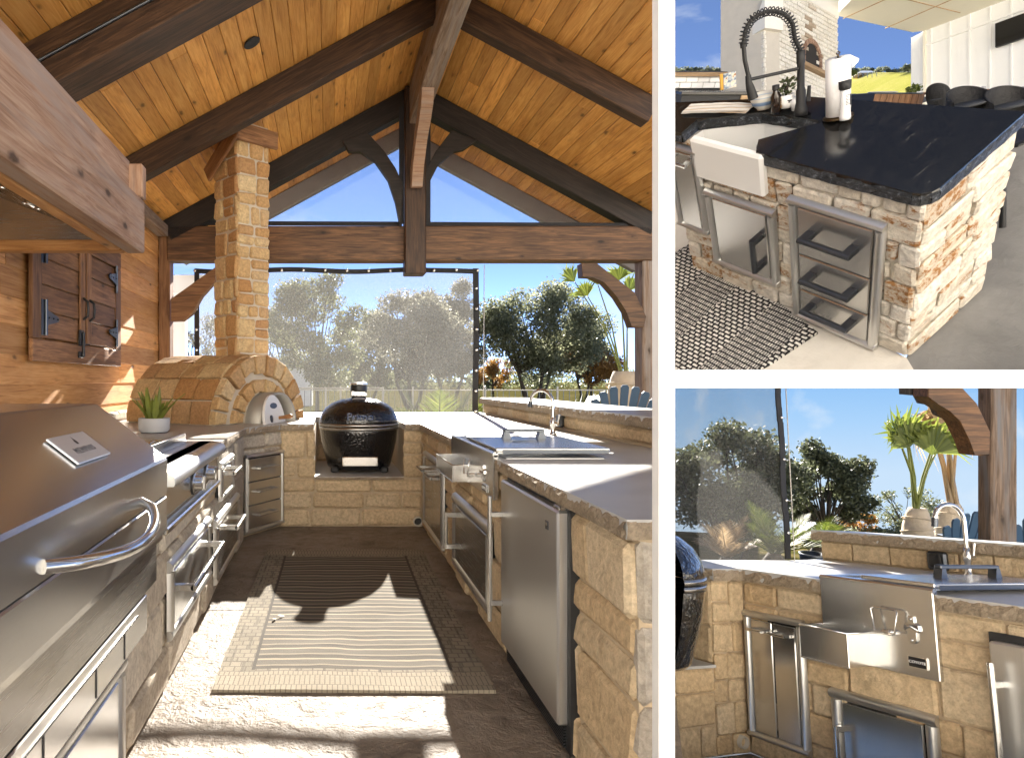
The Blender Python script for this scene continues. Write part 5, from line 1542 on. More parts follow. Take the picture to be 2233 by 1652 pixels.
# palms by the kitchen
MP = lambda u, d, z=G0: T(*[at(u, 800, d).x, d, z])
fan_palm(MP(1360, 11.5), 'fan palm with burlap wrapped trunk seen between dark oak and the right post', 1.62, 0.30, [(-0.62, 1.25, -0.5), (-0.40, 1.45, -0.25), (-0.12, 1.5, 0.0), (0.12, 1.35, 0.15), (-0.8, 1.5, -0.7)], M_['palm_leaf'], seed=4, fan=0.55)
feather_palm(MP(1165, 12.2), 'yellow green feather palm arching over the end of the bar top', 2.2, 15, 5, arch=0.9, rise=0.8)
feather_palm(MP(955, 11.6), 'yellow green feather palm behind the screen left of its upright edge', 1.75, 15, 6, arch=0.6, rise=0.95)
feather_palm(MP(800, 12.6), 'pale feather palm behind the screen beside the ceramic grill', 1.5, 13, 7, arch=0.5, rise=0.95)
struct(MB().box(2.55, 3.24, 6.8, 8.4, 0.0, 0.45).build('raised_terrace', M_['patio']))
adirondack(T(at(1354, 800, 7.2).x, 7.2, 0.452) @ Rz(rad(-8)), 'navy fan back garden chair beyond the bar left of the right post', None, 0.85)

# fence
FN = thing('metal_fence', 'thin dark metal picket fence across the lawn behind the screen', 'fence')
FY = 24.0
x0, x1 = at(585, 0, FY).x, at(1405, 0, FY).x
rl = []
for z_ in (G0 + 0.12, G0 + 1.12):
    rl.append(MB().box(x0, x1, FY - 0.02, FY + 0.02, z_, z_ + 0.035).build('fence_rail', M_['galv'], FN))
k = 0
x = x0
pk = MB()
while x < x1:
    if k % 12 == 0: MB().box(x - 0.03, x + 0.03, FY - 0.03, FY + 0.03, G0, G0 + 1.26).build('fence_post', M_['galv'], FN)
    else: pk.box(x - 0.009, x + 0.009, FY - 0.009, FY + 0.009, G0 + 0.05, G0 + 1.14)
    x += 0.21; k += 1
stuff(pk.build('pickets', M_['gunmetal'], FN))
F2 = thing('pipe_fence', 'pale pipe rail fence in front of the lawn left of the ceramic grill', 'fence')
a, b = at(585, 0, 15), at(835, 0, 15)
for z_ in (0.55, 1.20): MB().tube([(a.x, 15, z_), (b.x, 15, z_)], 0.02, 6).build('fence_rail', M_['galv'], F2)
for x in (a.x, (a.x + b.x) / 2, b.x): MB().tube([(x, 15, G0), (x, 15, 1.22)], 0.025, 6).build('fence_post', M_['galv'], F2)
sh = thing('white_shed', 'small white shed far across the lawn behind the ceramic grill', 'shed')
p = at(620, 870, 40)
MB().box(p.x - 1.6, p.x + 1.6, 40, 43, G0, 2.1).build('wall', M_['white'], sh)
MB().prism([(p.x - 1.8, 2.1), (p.x + 1.8, 2.1), (p.x + 1.8, 2.2), (p.x, 2.7), (p.x - 1.8, 2.2)], 39.8, 43.2).build('roof', M_['grey_fascia'], sh)
# white pergola posts outside the left corner
pg = thing('pergola', 'white painted pergola corner outside the window left of the chimney', 'pergola')
p = at(385, 0, 9.8)
MB().box(p.x - 0.04, p.x + 0.14, 9.7, 9.88, -0.1, 2.6, 0.004).build('post', M_['white'], pg)
MB().box(p.x - 0.04, p.x + 0.42, 9.68, 9.9, 2.6, 2.85, 0.004).build('beam', M_['white'], pg)
# ================================================================== second bay: the sink corner seen closer, on a lower terrace
def rigid(R, t):
    """rows of R: right, down, ahead of the camera -> world matrix"""
    rows = [R[0], R[2], [-q for q in R[1]]]
    tw = (t[0], t[2], CAM_H - t[1])
    return Matrix(((*rows[0], tw[0]), (*rows[1], tw[1]), (*rows[2], tw[2]), (0, 0, 0, 1)))
MC = rigid([[0.3615, 0.9313, 0.0448], [-0.1292, 0.0976, -0.9868], [-0.9234, 0.351, 0.1556]], (2.21628, 1.95039, 3.60808))
MC = frame(MC.translation, MC.col[0][:3], MC.col[1][:3])
keepC = lambda x, y: (x > K * y + 0.12)
def ats(px, py, d): return at(px / 1.12, py / 1.12, d)

# ground, terrace and sky beyond
g = MB().plan([(0.0, -0.52), (0.45, -0.75), (1.5, -0.4), (1.5, 0.0), (0.0, 0.0)], -0.1, 0.0)
o = g.build('terrace', M_['patio']); o.matrix_world = MC; struct(o)
nC = Vector(MC.col[2][:3])
def on_c(px, d):
    p = ats(px, 900, d); t0 = MC.translation
    p.z = t0.z - (nC.x * (p.x - t0.x) + nC.y * (p.y - t0.y)) / nC.z
    return p
q = [on_c(1634, 5.2), on_c(2700, 5.2), on_c(2700, 34), on_c(1634, 34)]
g = MB(); g.add([*q, *[p + Vector((0, 0, -0.3)) for p in q]], [(0, 1, 2, 3), (7, 6, 5, 4), (0, 4, 5, 1), (1, 5, 6, 2), (2, 6, 7, 3), (3, 7, 4, 0)])
struct(g.build('garden_ground', M_['lawn']))
def _skymat():
    q = NT('low_sky')
    tc = q.n('ShaderNodeTexCoord').outputs['Object']
    z = q.n('ShaderNodeSeparateXYZ', {0: tc}).outputs[2]
    c = q.ramp(q.n('ShaderNodeMapRange', {0: z, 1: -11.0, 2: 1.4}).outputs[0], [(0.0, (0.62, 0.80, 0.98)), (0.45, (0.60, 0.78, 0.98)), (0.75, (0.42, 0.67, 0.98)), (1.0, (0.30, 0.57, 0.95))])
    nn = q.noise(q.coord((0.06, 1, 0.35), False), 1.0, 5)
    c = q.mix(q.n('ShaderNodeMapRange', {0: nn, 1: 0.52, 2: 0.72, 3: 0, 4: 0.6}).outputs[0], c, (0.80, 0.89, 0.98))
    e = q.n('ShaderNodeEmission', {0: c, 1: SKY_E})
    q.t.links.new(e.outputs[0], q.out.inputs[0])
    return q.m
SKY_E = 1.0 / 2 ** SC.view_settings.exposure
def bow(u, v):
    x = K * 46 + 0.4 + 36 * u
    return Vector((x, 46 + 5 * math.sin(math.pi * u), -12 + 13.45 * v))
struct(MB().sheet(24, 4, bow).build('sky', _skymat()))

# ---- counter
CK = thing('stone_kitchen_corner', 'tan limestone sink corner with chiselled slab top and raised bar in the lower right bay', 'kitchen counter', MC)
c = MB()
c.box(-0.012, 1.35, 0.012, 1.46, 0, 0.875)
c.box(-0.42, -0.012, -0.216, 1.46, 0, 0.875)
c.box(-0.42, -0.013, -0.50, -0.217, 0, 0.438)
c.plan([(-0.55, 1.49), (0.9, 1.49), (0.9, 1.8), (-0.55, 1.8)], 0.3, 1.068)
c.build('core', M_['mortar_tan'], CK)
MCf = Matrix.Identity(4)
stone_wall(CK, MCf, 0.0, 1.32, 0, 0.872, M_['tan_stone'], 41, h=(0.12, 0.22), w=(0.16, 0.36), relief=0.012, thick=0.03, gap=0.007, bev=0.010, jit=0.003, excl=[(0.04, 0.31, 0.12, 0.70), (0.47, 0.86, 0.1, 0.43)])
stone_wall(CK, frame((0.0, -0.228, 0), (0, 1, 0), (-1, 0, 0)), 0.0, 0.226, 0, 0.872, M_['tan_stone'], 43, h=(0.10, 0.18), w=(0.08, 0.15), relief=0.012, thick=0.03, gap=0.007, bev=0.010, jit=0.003)
stone_wall(CK, frame((0.0, -0.50, 0), (0, 1, 0), (-1, 0, 0)), 0.0, 0.268, 0, 0.438, M_['tan_stone'], 44, h=(0.12, 0.2), w=(0.14, 0.28), relief=0.012, thick=0.03, gap=0.007, bev=0.010, jit=0.003)
stone_wall(CK, frame((-0.40, -0.23, 0), (1, 0, 0), (0, 1, 0)), 0.0, 0.39, 0.45, 0.872, M_['tan_stone'], 46, h=(0.12, 0.2), w=(0.14, 0.28), relief=0.012, thick=0.03, gap=0.007, bev=0.012, jit=0.004)
stone_wall(CK, frame((-0.55, 1.475, 0), (1, 0, 0), (0, 1, 0)), 0.0, 1.4, 0.945, 1.065, M_['tan_stone'], 45, h=(0.11, 0.13), w=(0.14, 0.26), relief=0.012, thick=0.03, gap=0.006, bev=0.008, jit=0.002)
t = MB().plan([(0.02, -0.02), (1.35, -0.02), (1.35, 1.472), (-0.56, 1.472), (-0.45, 1.0), (-0.45, -0.24), (0.02, -0.24)], 0.878, 0.94)
t.build('countertop', M_['counter'], CK)
MB().box(-0.44, 0.02, -0.50, -0.242, 0.442, 0.456).build('grill_ledge', M_['counter'], CK)
MB().plan([(-0.58, 1.425), (0.95, 1.425), (0.95, 1.86), (-0.58, 1.86)], 1.07, 1.136).build('bar_top', M_['counter'], CK)
ed = MB()
rough_edge(ed, (0.02, -0.24), (0.02, -0.02), 0.878, 0.938, (1, 0), 21, 0.010)
rough_edge(ed, (0.02, -0.02), (1.35, -0.02), 0.878, 0.938, (0, -1), 22, 0.010)
rough_edge(ed, (-0.58, 1.425), (0.95, 1.425), 1.07, 1.135, (0, -1), 23, 0.009)
rough_edge(ed, (-0.42, -0.24), (0.02, -0.24), 0.878, 0.938, (0, -1), 24, 0.010)
ed.build('chiselled_edge', M_['counter_edge'], CK)

access_door(MC @ T(0.015, -0.004, 0.10), 0.32, 0.63, 'tall double door steel trash pullout below the slab in the lower right bay', 0.1, 0.86, 0.12, t=0.036, n_handles=2, hr=0.008, off=0.055)
access_door(MC @ T(0.445, -0.004, -0.02), 0.43, 0.47, 'steel access door under the badged apron sink in the lower right bay', 0.06, 0.40, 0.26, t=0.048, hr=0.010, off=0.06)
fr_ = fridge(MC @ T(1.09, 0.0, 0.06), 0.30, 0.735, 'steel fridge with upright handle at the right edge of the lower right bay')
S2, lid2 = sink_station(MC @ T(0.435, -0.03, 0.0), 0.47, 0.965, 0.588, 'steel apron sink with tray, towel ring and bottle opener in the lower right bay', None, None, None, None, 0.47, 1.02, lid_d=1.0)
bin_tray(S2, -0.002, 0.21, 0.59, 0.735, 0.155)
towel_ring(S2, 0.295, 0.805, 0.105, 0.10, 0.03)
bottle_opener(S2, 0.385, 0.785, 0.95)
name_badge(S2, 0.395, 0.650, 0.068, 0.044, 'COYOTE', 0.0155)
lid_handle(lid2, T(0.30, 0.60, 0.985) @ Rz(rad(90)), 0.46, 0.06, 0.03)
faucet(MC @ frame((0.345, 1.36, 0.94), (0.25, 0.97, 0), (-0.97, 0.25, 0)), 0.40, 0.19, 'steel gooseneck faucet before the raised bar in the lower right bay', 0.0115)
outlet_box(MC @ T(0.15, 1.468, 1.0), 'bronze outlet cover on the raised bar wall beside the lower bay faucet')
pp = thing('drain_pipe', 'short round drain pipe end at the floor corner of the lower right bay', 'pipe', MC @ frame((0.0, -0.072, 0.066), (0, 1, 0), (-1, 0, 0)))
MB().lathe([(0.024, 0.0), (0.024, 0.03), (0.032, 0.03), (0.032, 0.0)], 18, Rx(rad(90))).build('pipe_rim', M_['mortar_white'], pp)
MB().disc(0.024, 0.002, 18, Rx(rad(90))).build('bore', M_['black'], pp)
egg_grill(MC @ frame((-0.06, -0.735, 0.455), (0, 1, 0), (-1, 0, 0)), 'edge of a glossy black ceramic grill at the left of the lower right bay', 0.97, rad(-88), rad(78), letters=False, full=False)

# ---- screen
SC2 = thing('shade_screen', 'sheer shade screen with black webbing edge at the left of the lower right bay', 'screen', MC)
def fold2(u, v):
    y = -0.10 + 1.10 * u
    return Vector((-0.46 + 0.008 * math.sin(y * 14) + 0.008 * noise.noise(Vector((y * 4, v * 2, 3))), y, 0.942 + 1.20 * v))
MB().sheet(40, 14, fold2).build('mesh_cloth', M_['screen2'], SC2)
e2 = MB()
ribbon2 = [(-0.44, 0.985 + 0.006 * math.sin(k * 1.1), 0.95 + 1.2 * k / 12) for k in range(13)]
for a, b in zip(ribbon2, ribbon2[1:]):
    e2.box(-0.445, -0.437, a[1] - 0.024, a[1] + 0.024, a[2], b[2] + 0.0005)
e2.build('webbing_edge', M_['tape'], SC2)
cm = MB().sphere((0, 0, 0), 0.011, 10, 6).mesh('clip', M_['chrome'])
hk_ = MB().tube([(0, 0, 0), (0, 0.05, -0.004)], 0.003, 5).mesh('hook', M_['chrome'])
for z_ in (1.12, 1.33, 1.60, 1.88, 2.1):
    o = bpy.data.objects.new('clip', cm); COL.objects.link(o); o.parent = SC2; o.location = (-0.43, 0.985, z_)
    o = bpy.data.objects.new('hook', hk_); COL.objects.link(o); o.parent = SC2; o.location = (-0.43, 0.985, z_)
MB().tube([(-0.44, 1.045, 0.94), (-0.44, 1.06, 2.15)], 0.0035, 5).build('guide_cable', M_['galv'], SC2)

# ---- post with brace
def z_at(py, d): return ats(0, py, d).z
pw = thing('timber_post', 'dark weathered timber post with a curved knee brace standing beyond the raised bar', 'post', Matrix.Translation((ats(2452, 0, 5.54).x, 5.6, z_at(1420, 5.6))))
x0, x1 = 0.0, 0.13
hp_ = z_at(926, 5.6) - z_at(1420, 5.6)
MB().box(0, hp_, -(x1 - x0) / 2, (x1 - x0) / 2, -0.105, 0.105, 0.012).build('shaft', M_['post_wood'], pw, Ry(rad(-90)))
def brace2(pts, d0, d1, m):
    q = [ats(u, v, d0) for u, v in pts]; o_ = pw.matrix_world.translation
    MB().prism([(p.x - o_.x, p.z - o_.z) for p in q], d0 - o_.y, d1 - o_.y, 0.008).build('knee_brace', M_[m], pw)
brace2([(2268, 927), (2332, 927), (2386, 985), (2419, 1055), (2417, 1112), (2381, 1112), (2368, 1076), (2345, 1030), (2318, 1003), (2288, 985), (2266, 968)], 5.36, 5.50, 'beam_warm')
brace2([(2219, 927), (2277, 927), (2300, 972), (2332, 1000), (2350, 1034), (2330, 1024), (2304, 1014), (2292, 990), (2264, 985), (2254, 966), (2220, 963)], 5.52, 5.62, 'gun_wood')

# ---- garden
def gb(px, py, d): p = ats(px, py, d); return (p.x, p.y, p.z)
tree('oak_tree', 'large dark oak behind the shade screen of the lower right bay', gb(1795, 1390, 15), 3.45, 1.55, M_['oak_dark'], 61, 24000, 0.046, 0.10, 0.2, 40, cr=(0.2, 0.36), keep=keepC, crown_low=0.12, multi=2)
tree('oak_tree', 'dark oak with open lower boughs right of the webbing edge in the lower right bay', gb(2020, 1390, 15.5), 2.95, 1.05, M_['oak_dark'], 62, 12000, 0.046, 0.07, 0.25, 30, cr=(0.18, 0.34), keep=keepC, crown_low=0.25)
tree('olive_tree', 'thin leaved pale tree between the orange tree and the wrapped palm trunk', gb(2215, 1345, 21), 2.0, 1.15, M_['olive'], 63, 2600, 0.04, 0.05, 0.25, 26, cr=(0.14, 0.28), keep=keepC, bare=3, crown_low=0.3)
tree('autumn_tree', 'small orange autumn tree left of the wrapped palms in the lower right bay', gb(2100, 1350, 19), 1.15, 0.62, M_['rust_leaf'], 64, 3600, 0.04, 0.04, 0.25, 18, cr=(0.2, 0.36), keep=keepC, crown_low=0.15)
tree('bush', 'low yellow green bush behind the raised bar of the lower right bay', gb(2190, 1345, 14), 0.42, 0.75, M_['olive'], 65, 4000, 0.035, 0.02, 0.2, 18, cr=(0.25, 0.4), keep=keepC, crown_low=0.05, cat='bush')
tree('bush', 'green bush below the dark oak behind the raised bar', gb(2030, 1345, 14), 0.5, 0.6, M_['olive'], 66, 3000, 0.035, 0.02, 0.2, 16, cr=(0.25, 0.4), keep=keepC, crown_low=0.05, cat='bush')
s8 = 8 / 1680
fan_palm(T(*gb(2240, 1400, 8)), 'green young fan palm with a burlap wrapped trunk beyond the raised bar', 160 * s8, 31 * s8, [(-66 * s8, 168 * s8, -0.75), (-44 * s8, 150 * s8, -0.45), (-14 * s8, 158 * s8, -0.1), (12 * s8, 132 * s8, 0.1), (28 * s8, 148 * s8, 0.3), (58 * s8, 132 * s8, 0.5)], M_['palm_leaf'], seed=9, fan=0.66, nb=22, fspread=105)
s9 = 8.8 / 1680
fan_palm(T(*gb(2322, 1400, 8.8)), 'dry straw coloured fan palm with a burlap wrapped trunk beside the timber post', 172 * s9, 30 * s9, [(-34 * s9, 170 * s9, -0.9), (-20 * s9, 190 * s9, -0.6), (-8 * s9, 200 * s9, -0.2), (4 * s9, 190 * s9, 0.15), (14 * s9, 180 * s9, 0.5), (-46 * s9, 205 * s9, -1.2)], M_['palm_dry'], seed=12, fan=0.8, dry=True, nb=24)
feather_palm(T(*gb(1890, 1400, 6.6)), 'yellow green feather palm behind the shade screen of the lower right bay', 0.62, 17, 14, arch=0.5, rise=1.0)
feather_palm(T(*gb(1775, 1405, 7.2)), 'pale feather palm behind the screen at the far left of the lower right bay', 0.55, 15, 15, arch=0.5, rise=1.0, mat=M_['palm_dry'])
feather_palm(T(*gb(2005, 1372, 7.4)), 'feather palm in a pot arching over the left end of the raised bar', 0.50, 13, 16, arch=0.8, rise=0.85)
pt = thing('planter', 'dark round planter below the feather palm at the end of the raised bar', 'planter', T(*gb(1985, 1412, 7.1)))
MB().lathe([(0, 0), (0.09, 0), (0.12, 0.24), (0.125, 0.26), (0.11, 0.26), (0.10, 0.22), (0, 0.22)], 20).build('pot', M_['gunmetal'], pt)
p = gb(2352, 1450, 6.6)
adirondack(T(p[0], p[1], p[2]) @ Rz(rad(4)), 'navy fan back garden chair between the dry palm and the timber post', 'garden chairs beyond the raised bar', 0.80)
p = gb(2534, 1450, 6.6)
adirondack(T(p[0], p[1], p[2]) @ Rz(rad(-4)), 'navy garden chair cut off at the right edge beyond the raised bar', 'garden chairs beyond the raised bar', 0.80)
# ================================================================== third bay: the white stone island on its sloping terrace
MB_ = rigid([[0.4479, 0.7566, -0.4764], [0.4863, -0.6533, -0.5803], [-0.7503, 0.0283, -0.6605]], (2.39023, -0.09309, 2.84274))
MB_ = frame(MB_.translation, MB_.col[0][:3], MB_.col[1][:3])
CAMP = Vector((0, 0, CAM_H))
def stand(px, py, d, elev=14, yaw=0.0, level=False):
    """an upright frame for a small thing, seen from a little above"""
    p = ats(px, py, d)
    w = (p - CAMP).normalized()
    zz = Vector((0, 0, 1)); up = (zz - w * w.dot(zz)).normalized()
    ez = up * math.cos(rad(elev)) - w * math.sin(rad(elev))
    if level: ez = Vector((0, ez.y, ez.z)).normalized()
    ex = Vector((1, 0, 0)); ex = (ex - ez * ex.dot(ez)).normalized()
    return frame(p, ex, ez.cross(ex)) @ Rz(yaw)

# ---- floor: one paving, its sun and shade painted as two tones
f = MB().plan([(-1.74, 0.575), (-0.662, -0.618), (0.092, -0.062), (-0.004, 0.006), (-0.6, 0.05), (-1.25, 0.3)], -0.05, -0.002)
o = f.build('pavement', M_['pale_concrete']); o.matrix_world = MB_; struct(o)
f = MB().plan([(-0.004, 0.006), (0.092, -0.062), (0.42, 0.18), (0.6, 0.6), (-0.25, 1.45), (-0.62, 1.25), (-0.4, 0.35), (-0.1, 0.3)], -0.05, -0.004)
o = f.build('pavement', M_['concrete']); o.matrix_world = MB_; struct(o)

# ---- island
IS = thing('kitchen_island', 'rust stained white limestone island with a thick black granite top in the upper right bay', 'kitchen island', MB_)
c = MB().plan([(-0.47, 0.012), (-0.012, 0.012), (-0.012, 0.43), (-0.30, 0.37), (-0.47, 0.335)], 0, 0.84)
c.plan([(-1.045, 0.012), (-0.957, 0.012), (-0.957, 0.165), (-1.08, 0.13)], 0, 0.84)
c.plan([(-0.955, 0.012), (-0.472, 0.012), (-0.472, 0.335), (-0.955, 0.165)], 0, 0.56)
c.build('core', M_['mortar_white'], IS)
EX = [(-1.05, -0.88, 0.3, 0.83), (-0.86, -0.55, 0.17, 0.60), (-0.46, -0.12, 0.02, 0.72), (-0.90, -0.57, 0.69, 0.84)]
stone_wall(IS, Matrix.Identity(4), -1.045, -0.0, 0, 0.845, M_['white_stone'], 51, h=(0.085, 0.135), w=(0.06, 0.19), relief=0.010, thick=0.02, gap=0.006, bev=0.009, jit=0.004, excl=EX)
stone_wall(IS, frame((0.0, 0.0, 0), (0, 1, 0), (-1, 0, 0)), 0.0, 0.44, 0, 0.845, M_['white_stone'], 58, h=(0.07, 0.115), w=(0.12, 0.30), relief=0.010, thick=0.02, gap=0.006, bev=0.010, jit=0.005)
tp = MB()
corner = [(-0.035, -0.018), (-0.012, -0.012), (0.008, 0.006), (0.016, 0.03)]
tp.plan(corner + [(0.016, 0.415), (-0.632, 0.312), (-0.494, 0.205), (-0.64, 0.045), (-0.60, -0.018)], 0.848, 0.9)
tp.plan([(-0.632, 0.312), (-1.145, 0.13), (-1.048, -0.018), (-0.95, -0.018), (-0.95, 0.07), (-0.737, 0.185), (-0.494, 0.205)][::-1], 0.848, 0.9)
tp.build('granite_top', M_['granite'], IS)
ge = MB()
for k, (a, b, n_) in enumerate([((-0.60, -0.018), (-0.035, -0.018), (0, -1)), ((-0.035, -0.018), (-0.012, -0.012), (0.3, -1)), ((-0.012, -0.012), (0.008, 0.006), (1, -1)), ((0.008, 0.006), (0.016, 0.03), (1, -0.4)), ((0.016, 0.03), (0.016, 0.415), (1, 0)),
                                ((-1.048, -0.018), (-0.95, -0.018), (0, -1)), ((-0.95, -0.018), (-0.95, 0.07), (1, 0)), ((-0.95, 0.07), (-0.737, 0.185), (0.5, -1)), ((-0.737, 0.185), (-0.494, 0.205), (0, -1)), ((-0.64, 0.045), (-0.60, -0.018), (-1, -0.5))]):
    rough_edge(ge, a, b, 0.846, 0.899, n_, 70 + k, 0.007)
ge.build('granite_edge', M_['granite_edge'], IS)

# ---- farmhouse sink
FS = thing('farmhouse_sink', 'glossy white farmhouse sink set into the front of the white stone island', 'sink', MB_ @ T(-0.905, -0.012, 0.682))
MB().box(0, 0.339, -0.022, 0.012, 0.0, 0.213, 0.012).build('apron', M_['porcelain'], FS)
sk = MB()
P = [(-0.94, 0.02), (-0.93, 0.075), (-0.735, 0.19), (-0.49, 0.21), (-0.645, 0.04), (-0.60, 0.02)]
P = [(x + 0.905, y + 0.012) for x, y in P]
n = len(P)
vs = [(x, y, 0.165) for x, y in P] + [(x, y, -0.10) for x, y in P]
sk.add(vs, [(i, (i + 1) % n, (i + 1) % n + n, i + n) for i in range(n)] + [list(range(n, 2 * n))])
sk.build('basin', M_['porcelain'], FS)

# ---- steel fronts
drawer_stack(MB_ @ T(-0.47, -0.006, 0.004), 0.364, 0.722, 'three steel drawers with chunky bar handles in the white stone island', t=0.034, hl=0.56, hr=0.013, off=0.05, hmat='gunmetal', shares=[0.40, 0.33, 0.27])
access_door(MB_ @ T(-0.87, -0.006, 0.155), 0.335, 0.463, 'steel access door with upright handle below the white farmhouse sink', 0.268, 0.46, 0.20, t=0.032, hr=0.012, off=0.05, hmat='gunmetal')
access_door(MB_ @ T(-1.05, -0.006, 0.33), 0.17, 0.50, 'steel trash pullout at the left end of the white stone island', 0.09, 0.88, 0.11, t=0.026, horiz=True, cat='drawer', hr=0.008, off=0.04)

# ---- woven rug
ru = MB().plan([(-1.149, 0.157), (-0.325, -0.062), (-0.36, -0.30), (-0.40, -0.445), (-0.66, -0.612), (-1.185, 0.02)], 0.0, 0.012).build('rug', M_['rug2'])
ru.matrix_world = MB_
tag(ru, 'black and white woven rug on the pavement before the white stone island', 'rug')

# ---- spring faucet
k_ = 2.70 / 1680
def fp(px, py): return Vector(((px - 1955) * k_, 0, (281 - py) * k_))
SF = thing('spring_faucet', 'tall matte black spring neck faucet on the black granite island top', 'faucet', stand(1955, 283, 2.70, 6))
MB().lathe([(0, 0), (0.0225, 0), (0.0225, 0.02), (0.0165, 0.05), (0.0165, 0.092), (0.0125, 0.105), (0.0125, 0.19), (0.0145, 0.195), (0.0145, 0.238), (0, 0.24)], 18, Matrix.Shear('XZ', 4, (0, 0)) ).build('body', M_['black_matte'], SF)
path = [fp(*p) for p in [(1943, 140), (1941.5, 105), (1936.7, 72), (1928, 57), (1914, 43), (1896, 34), (1877, 30.5), (1860, 33), (1846, 38), (1835, 48), (1827.5, 62), (1823, 88.6)]]
path[0] = Vector((0.0, 0, 0.235)); path = [path[0]] + [p for p in path[1:]]
MB().tube(path + [fp(1825, 124), fp(1832.6, 161)], 0.0075, 10).build('hose', M_['black_matte'], SF)
def resample(P, n):
    L = [0]
    for a, b in zip(P, P[1:]): L.append(L[-1] + (b - a).length)
    out = []
    for k in range(n):
        t = L[-1] * k / (n - 1); i = 0
        while i < len(L) - 2 and L[i + 1] < t: i += 1
        u = (t - L[i]) / max(1e-9, L[i + 1] - L[i]); out.append(P[i].lerp(P[i + 1], u))
    return out
turns = 30; per = 9
rp = resample(path, turns * per)
hx = []
for k, p in enumerate(rp):
    d = (rp[min(k + 1, len(rp) - 1)] - rp[max(k - 1, 0)]).normalized()
    e2_ = Vector((0, 1, 0)); e1_ = d.cross(e2_).normalized()
    a = 2 * math.pi * k / per
    hx.append(p + (e1_ * math.cos(a) + e2_ * math.sin(a)) * 0.0155)
MB().tube(hx, 0.0022, 5).build('spring', M_['black_matte'], SF)
MB().tube([fp(1822, 82), fp(1823.5, 96)], 0.0115, 12).build('spring_collar', M_['black_matte'], SF)
MB().tube([fp(1832, 160), fp(1833, 176), fp(1836, 188), fp(1843, 216)], [0.010, 0.011, 0.0145, 0.0175], 14).build('spray_head', M_['black_matte'], SF)
MB().tube([fp(1833, 170), fp(1955, 172)], 0.0065, 10).build('docking_arm', M_['black_matte'], SF)
lv = MB(); lv.tube([fp(1952, 245), fp(1974, 245)], 0.008, 10); lv.tube([fp(1972, 252), fp(1975, 216)], [0.0085, 0.006], 10); lv.build('lever', M_['black_matte'], SF)

# ---- things on the island
RO_ = thing('paper_towel_holder', 'white paper towel roll on a dark wire holder on the island top', 'paper towel', stand(2046, 288, 2.60, 14))
MB().lathe([(0.012, 0.012), (0.0385, 0.012), (0.0388, 0.215), (0.012, 0.216)], 30).build('towel_roll', M_['paper'], RO_)
MB().add([(0.03, -0.026, 0.215), (0.052, -0.032, 0.196), (0.050, -0.030, 0.185), (0.031, -0.027, 0.17)], [(0, 1, 2, 3)]).build('loose_sheet', M_['paper'], RO_)
MB().lathe([(0, 0), (0.048, 0), (0.048, 0.007), (0, 0.008)], 24).build('holder_base', M_['bronze'], RO_)
wb = MB(); wb.tube([(0, 0, 0.21), (0, 0, 0.224), (-0.006, 0, 0.232), (0, 0, 0.238), (0.006, 0, 0.232), (0, 0, 0.224)], 0.0028, 6); wb.build('holder_loop', M_['bronze'], RO_)
SH = thing('shaker', 'clear and white salt grinder with black cap before the paper towel roll', 'shaker', stand(2063, 292, 2.56, 14))
MB().lathe([(0, 0), (0.0185, 0), (0.0185, 0.012), (0.0165, 0.03), (0.0145, 0.055), (0.0145, 0.11), (0, 0.11)], 24).build('bottle', M_['frost'], SH)
MB().lathe([(0.016, 0.108), (0.0185, 0.112), (0.0195, 0.138), (0.0, 0.139)], 24).build('cap', M_['black_matte'], SH)
lb = MB()
for k in range(7): lb.box(-0.007, 0.005 - (k % 3) * 0.002, -0.0155, -0.0150, 0.055 + k * 0.0055, 0.0572 + k * 0.0055)
lb.box(0.009, 0.0125, -0.0125, -0.0115, 0.05, 0.09); lb.build('print', M_['ink'], SH)
BW = thing('bowl', 'blue and white striped pottery bowl on the island behind the sink', 'bowl', stand(1864, 267, 2.81, 12))
MB().lathe([(0, 0.006), (0.022, 0.0), (0.024, 0.006), (0.040, 0.022), (0.047, 0.045), (0.048, 0.062), (0.045, 0.062), (0.043, 0.045), (0.034, 0.022), (0, 0.012)], 34).build('bowl', M_['pottery'], BW)
BT = thing('sauce_bottle', 'dark sauce bottle with a yellow label beside the striped bowl', 'bottle', stand(1894, 275, 2.75, 12))
MB().lathe([(0, 0), (0.0185, 0), (0.0185, 0.062), (0.010, 0.078), (0.0095, 0.092), (0, 0.092)], 22).build('glass', M_['sauce'], BT)
MB().lathe([(0.0125, 0.088), (0.0125, 0.104), (0, 0.1045)], 18).build('cap', M_['black_matte'], BT)
MB().lathe([(0.0188, 0.016), (0.0188, 0.055)], 14, a0=rad(-60), a1=rad(30)).build('label', M_['mustard'], BT)
text('LAWRY', 0.011, M_['ink'], BT, T(0.0125, -0.0155, 0.036) @ Rz(rad(30)) @ FACE @ Rz(rad(90)), depth=0.0003)
SP = thing('succulent', 'dark succulent in a small white pot with a printed cow on the island', 'potted plant', stand(1919, 263, 2.74, 12))
MB().lathe([(0, 0), (0.020, 0), (0.0265, 0.02), (0.0275, 0.05), (0.0255, 0.051), (0.024, 0.044), (0, 0.043)], 26).build('pot', M_['porcelain'], SP)
cw = MB()
cz = 0.026
for x0_, x1_, z0_, z1_ in ((-0.006, 0.006, 0.0, 0.006), (-0.006, -0.0045, -0.005, 0.0), (-0.003, -0.0015, -0.005, 0), (0.002, 0.0035, -0.005, 0), (0.0045, 0.006, -0.005, 0), (-0.0095, -0.006, 0.003, 0.007)):
    cw.box(x0_, x1_, -0.0282, -0.0262, cz + z0_, cz + z1_)
cw.build('print', M_['ink'], SP)
sr = random.Random(3)
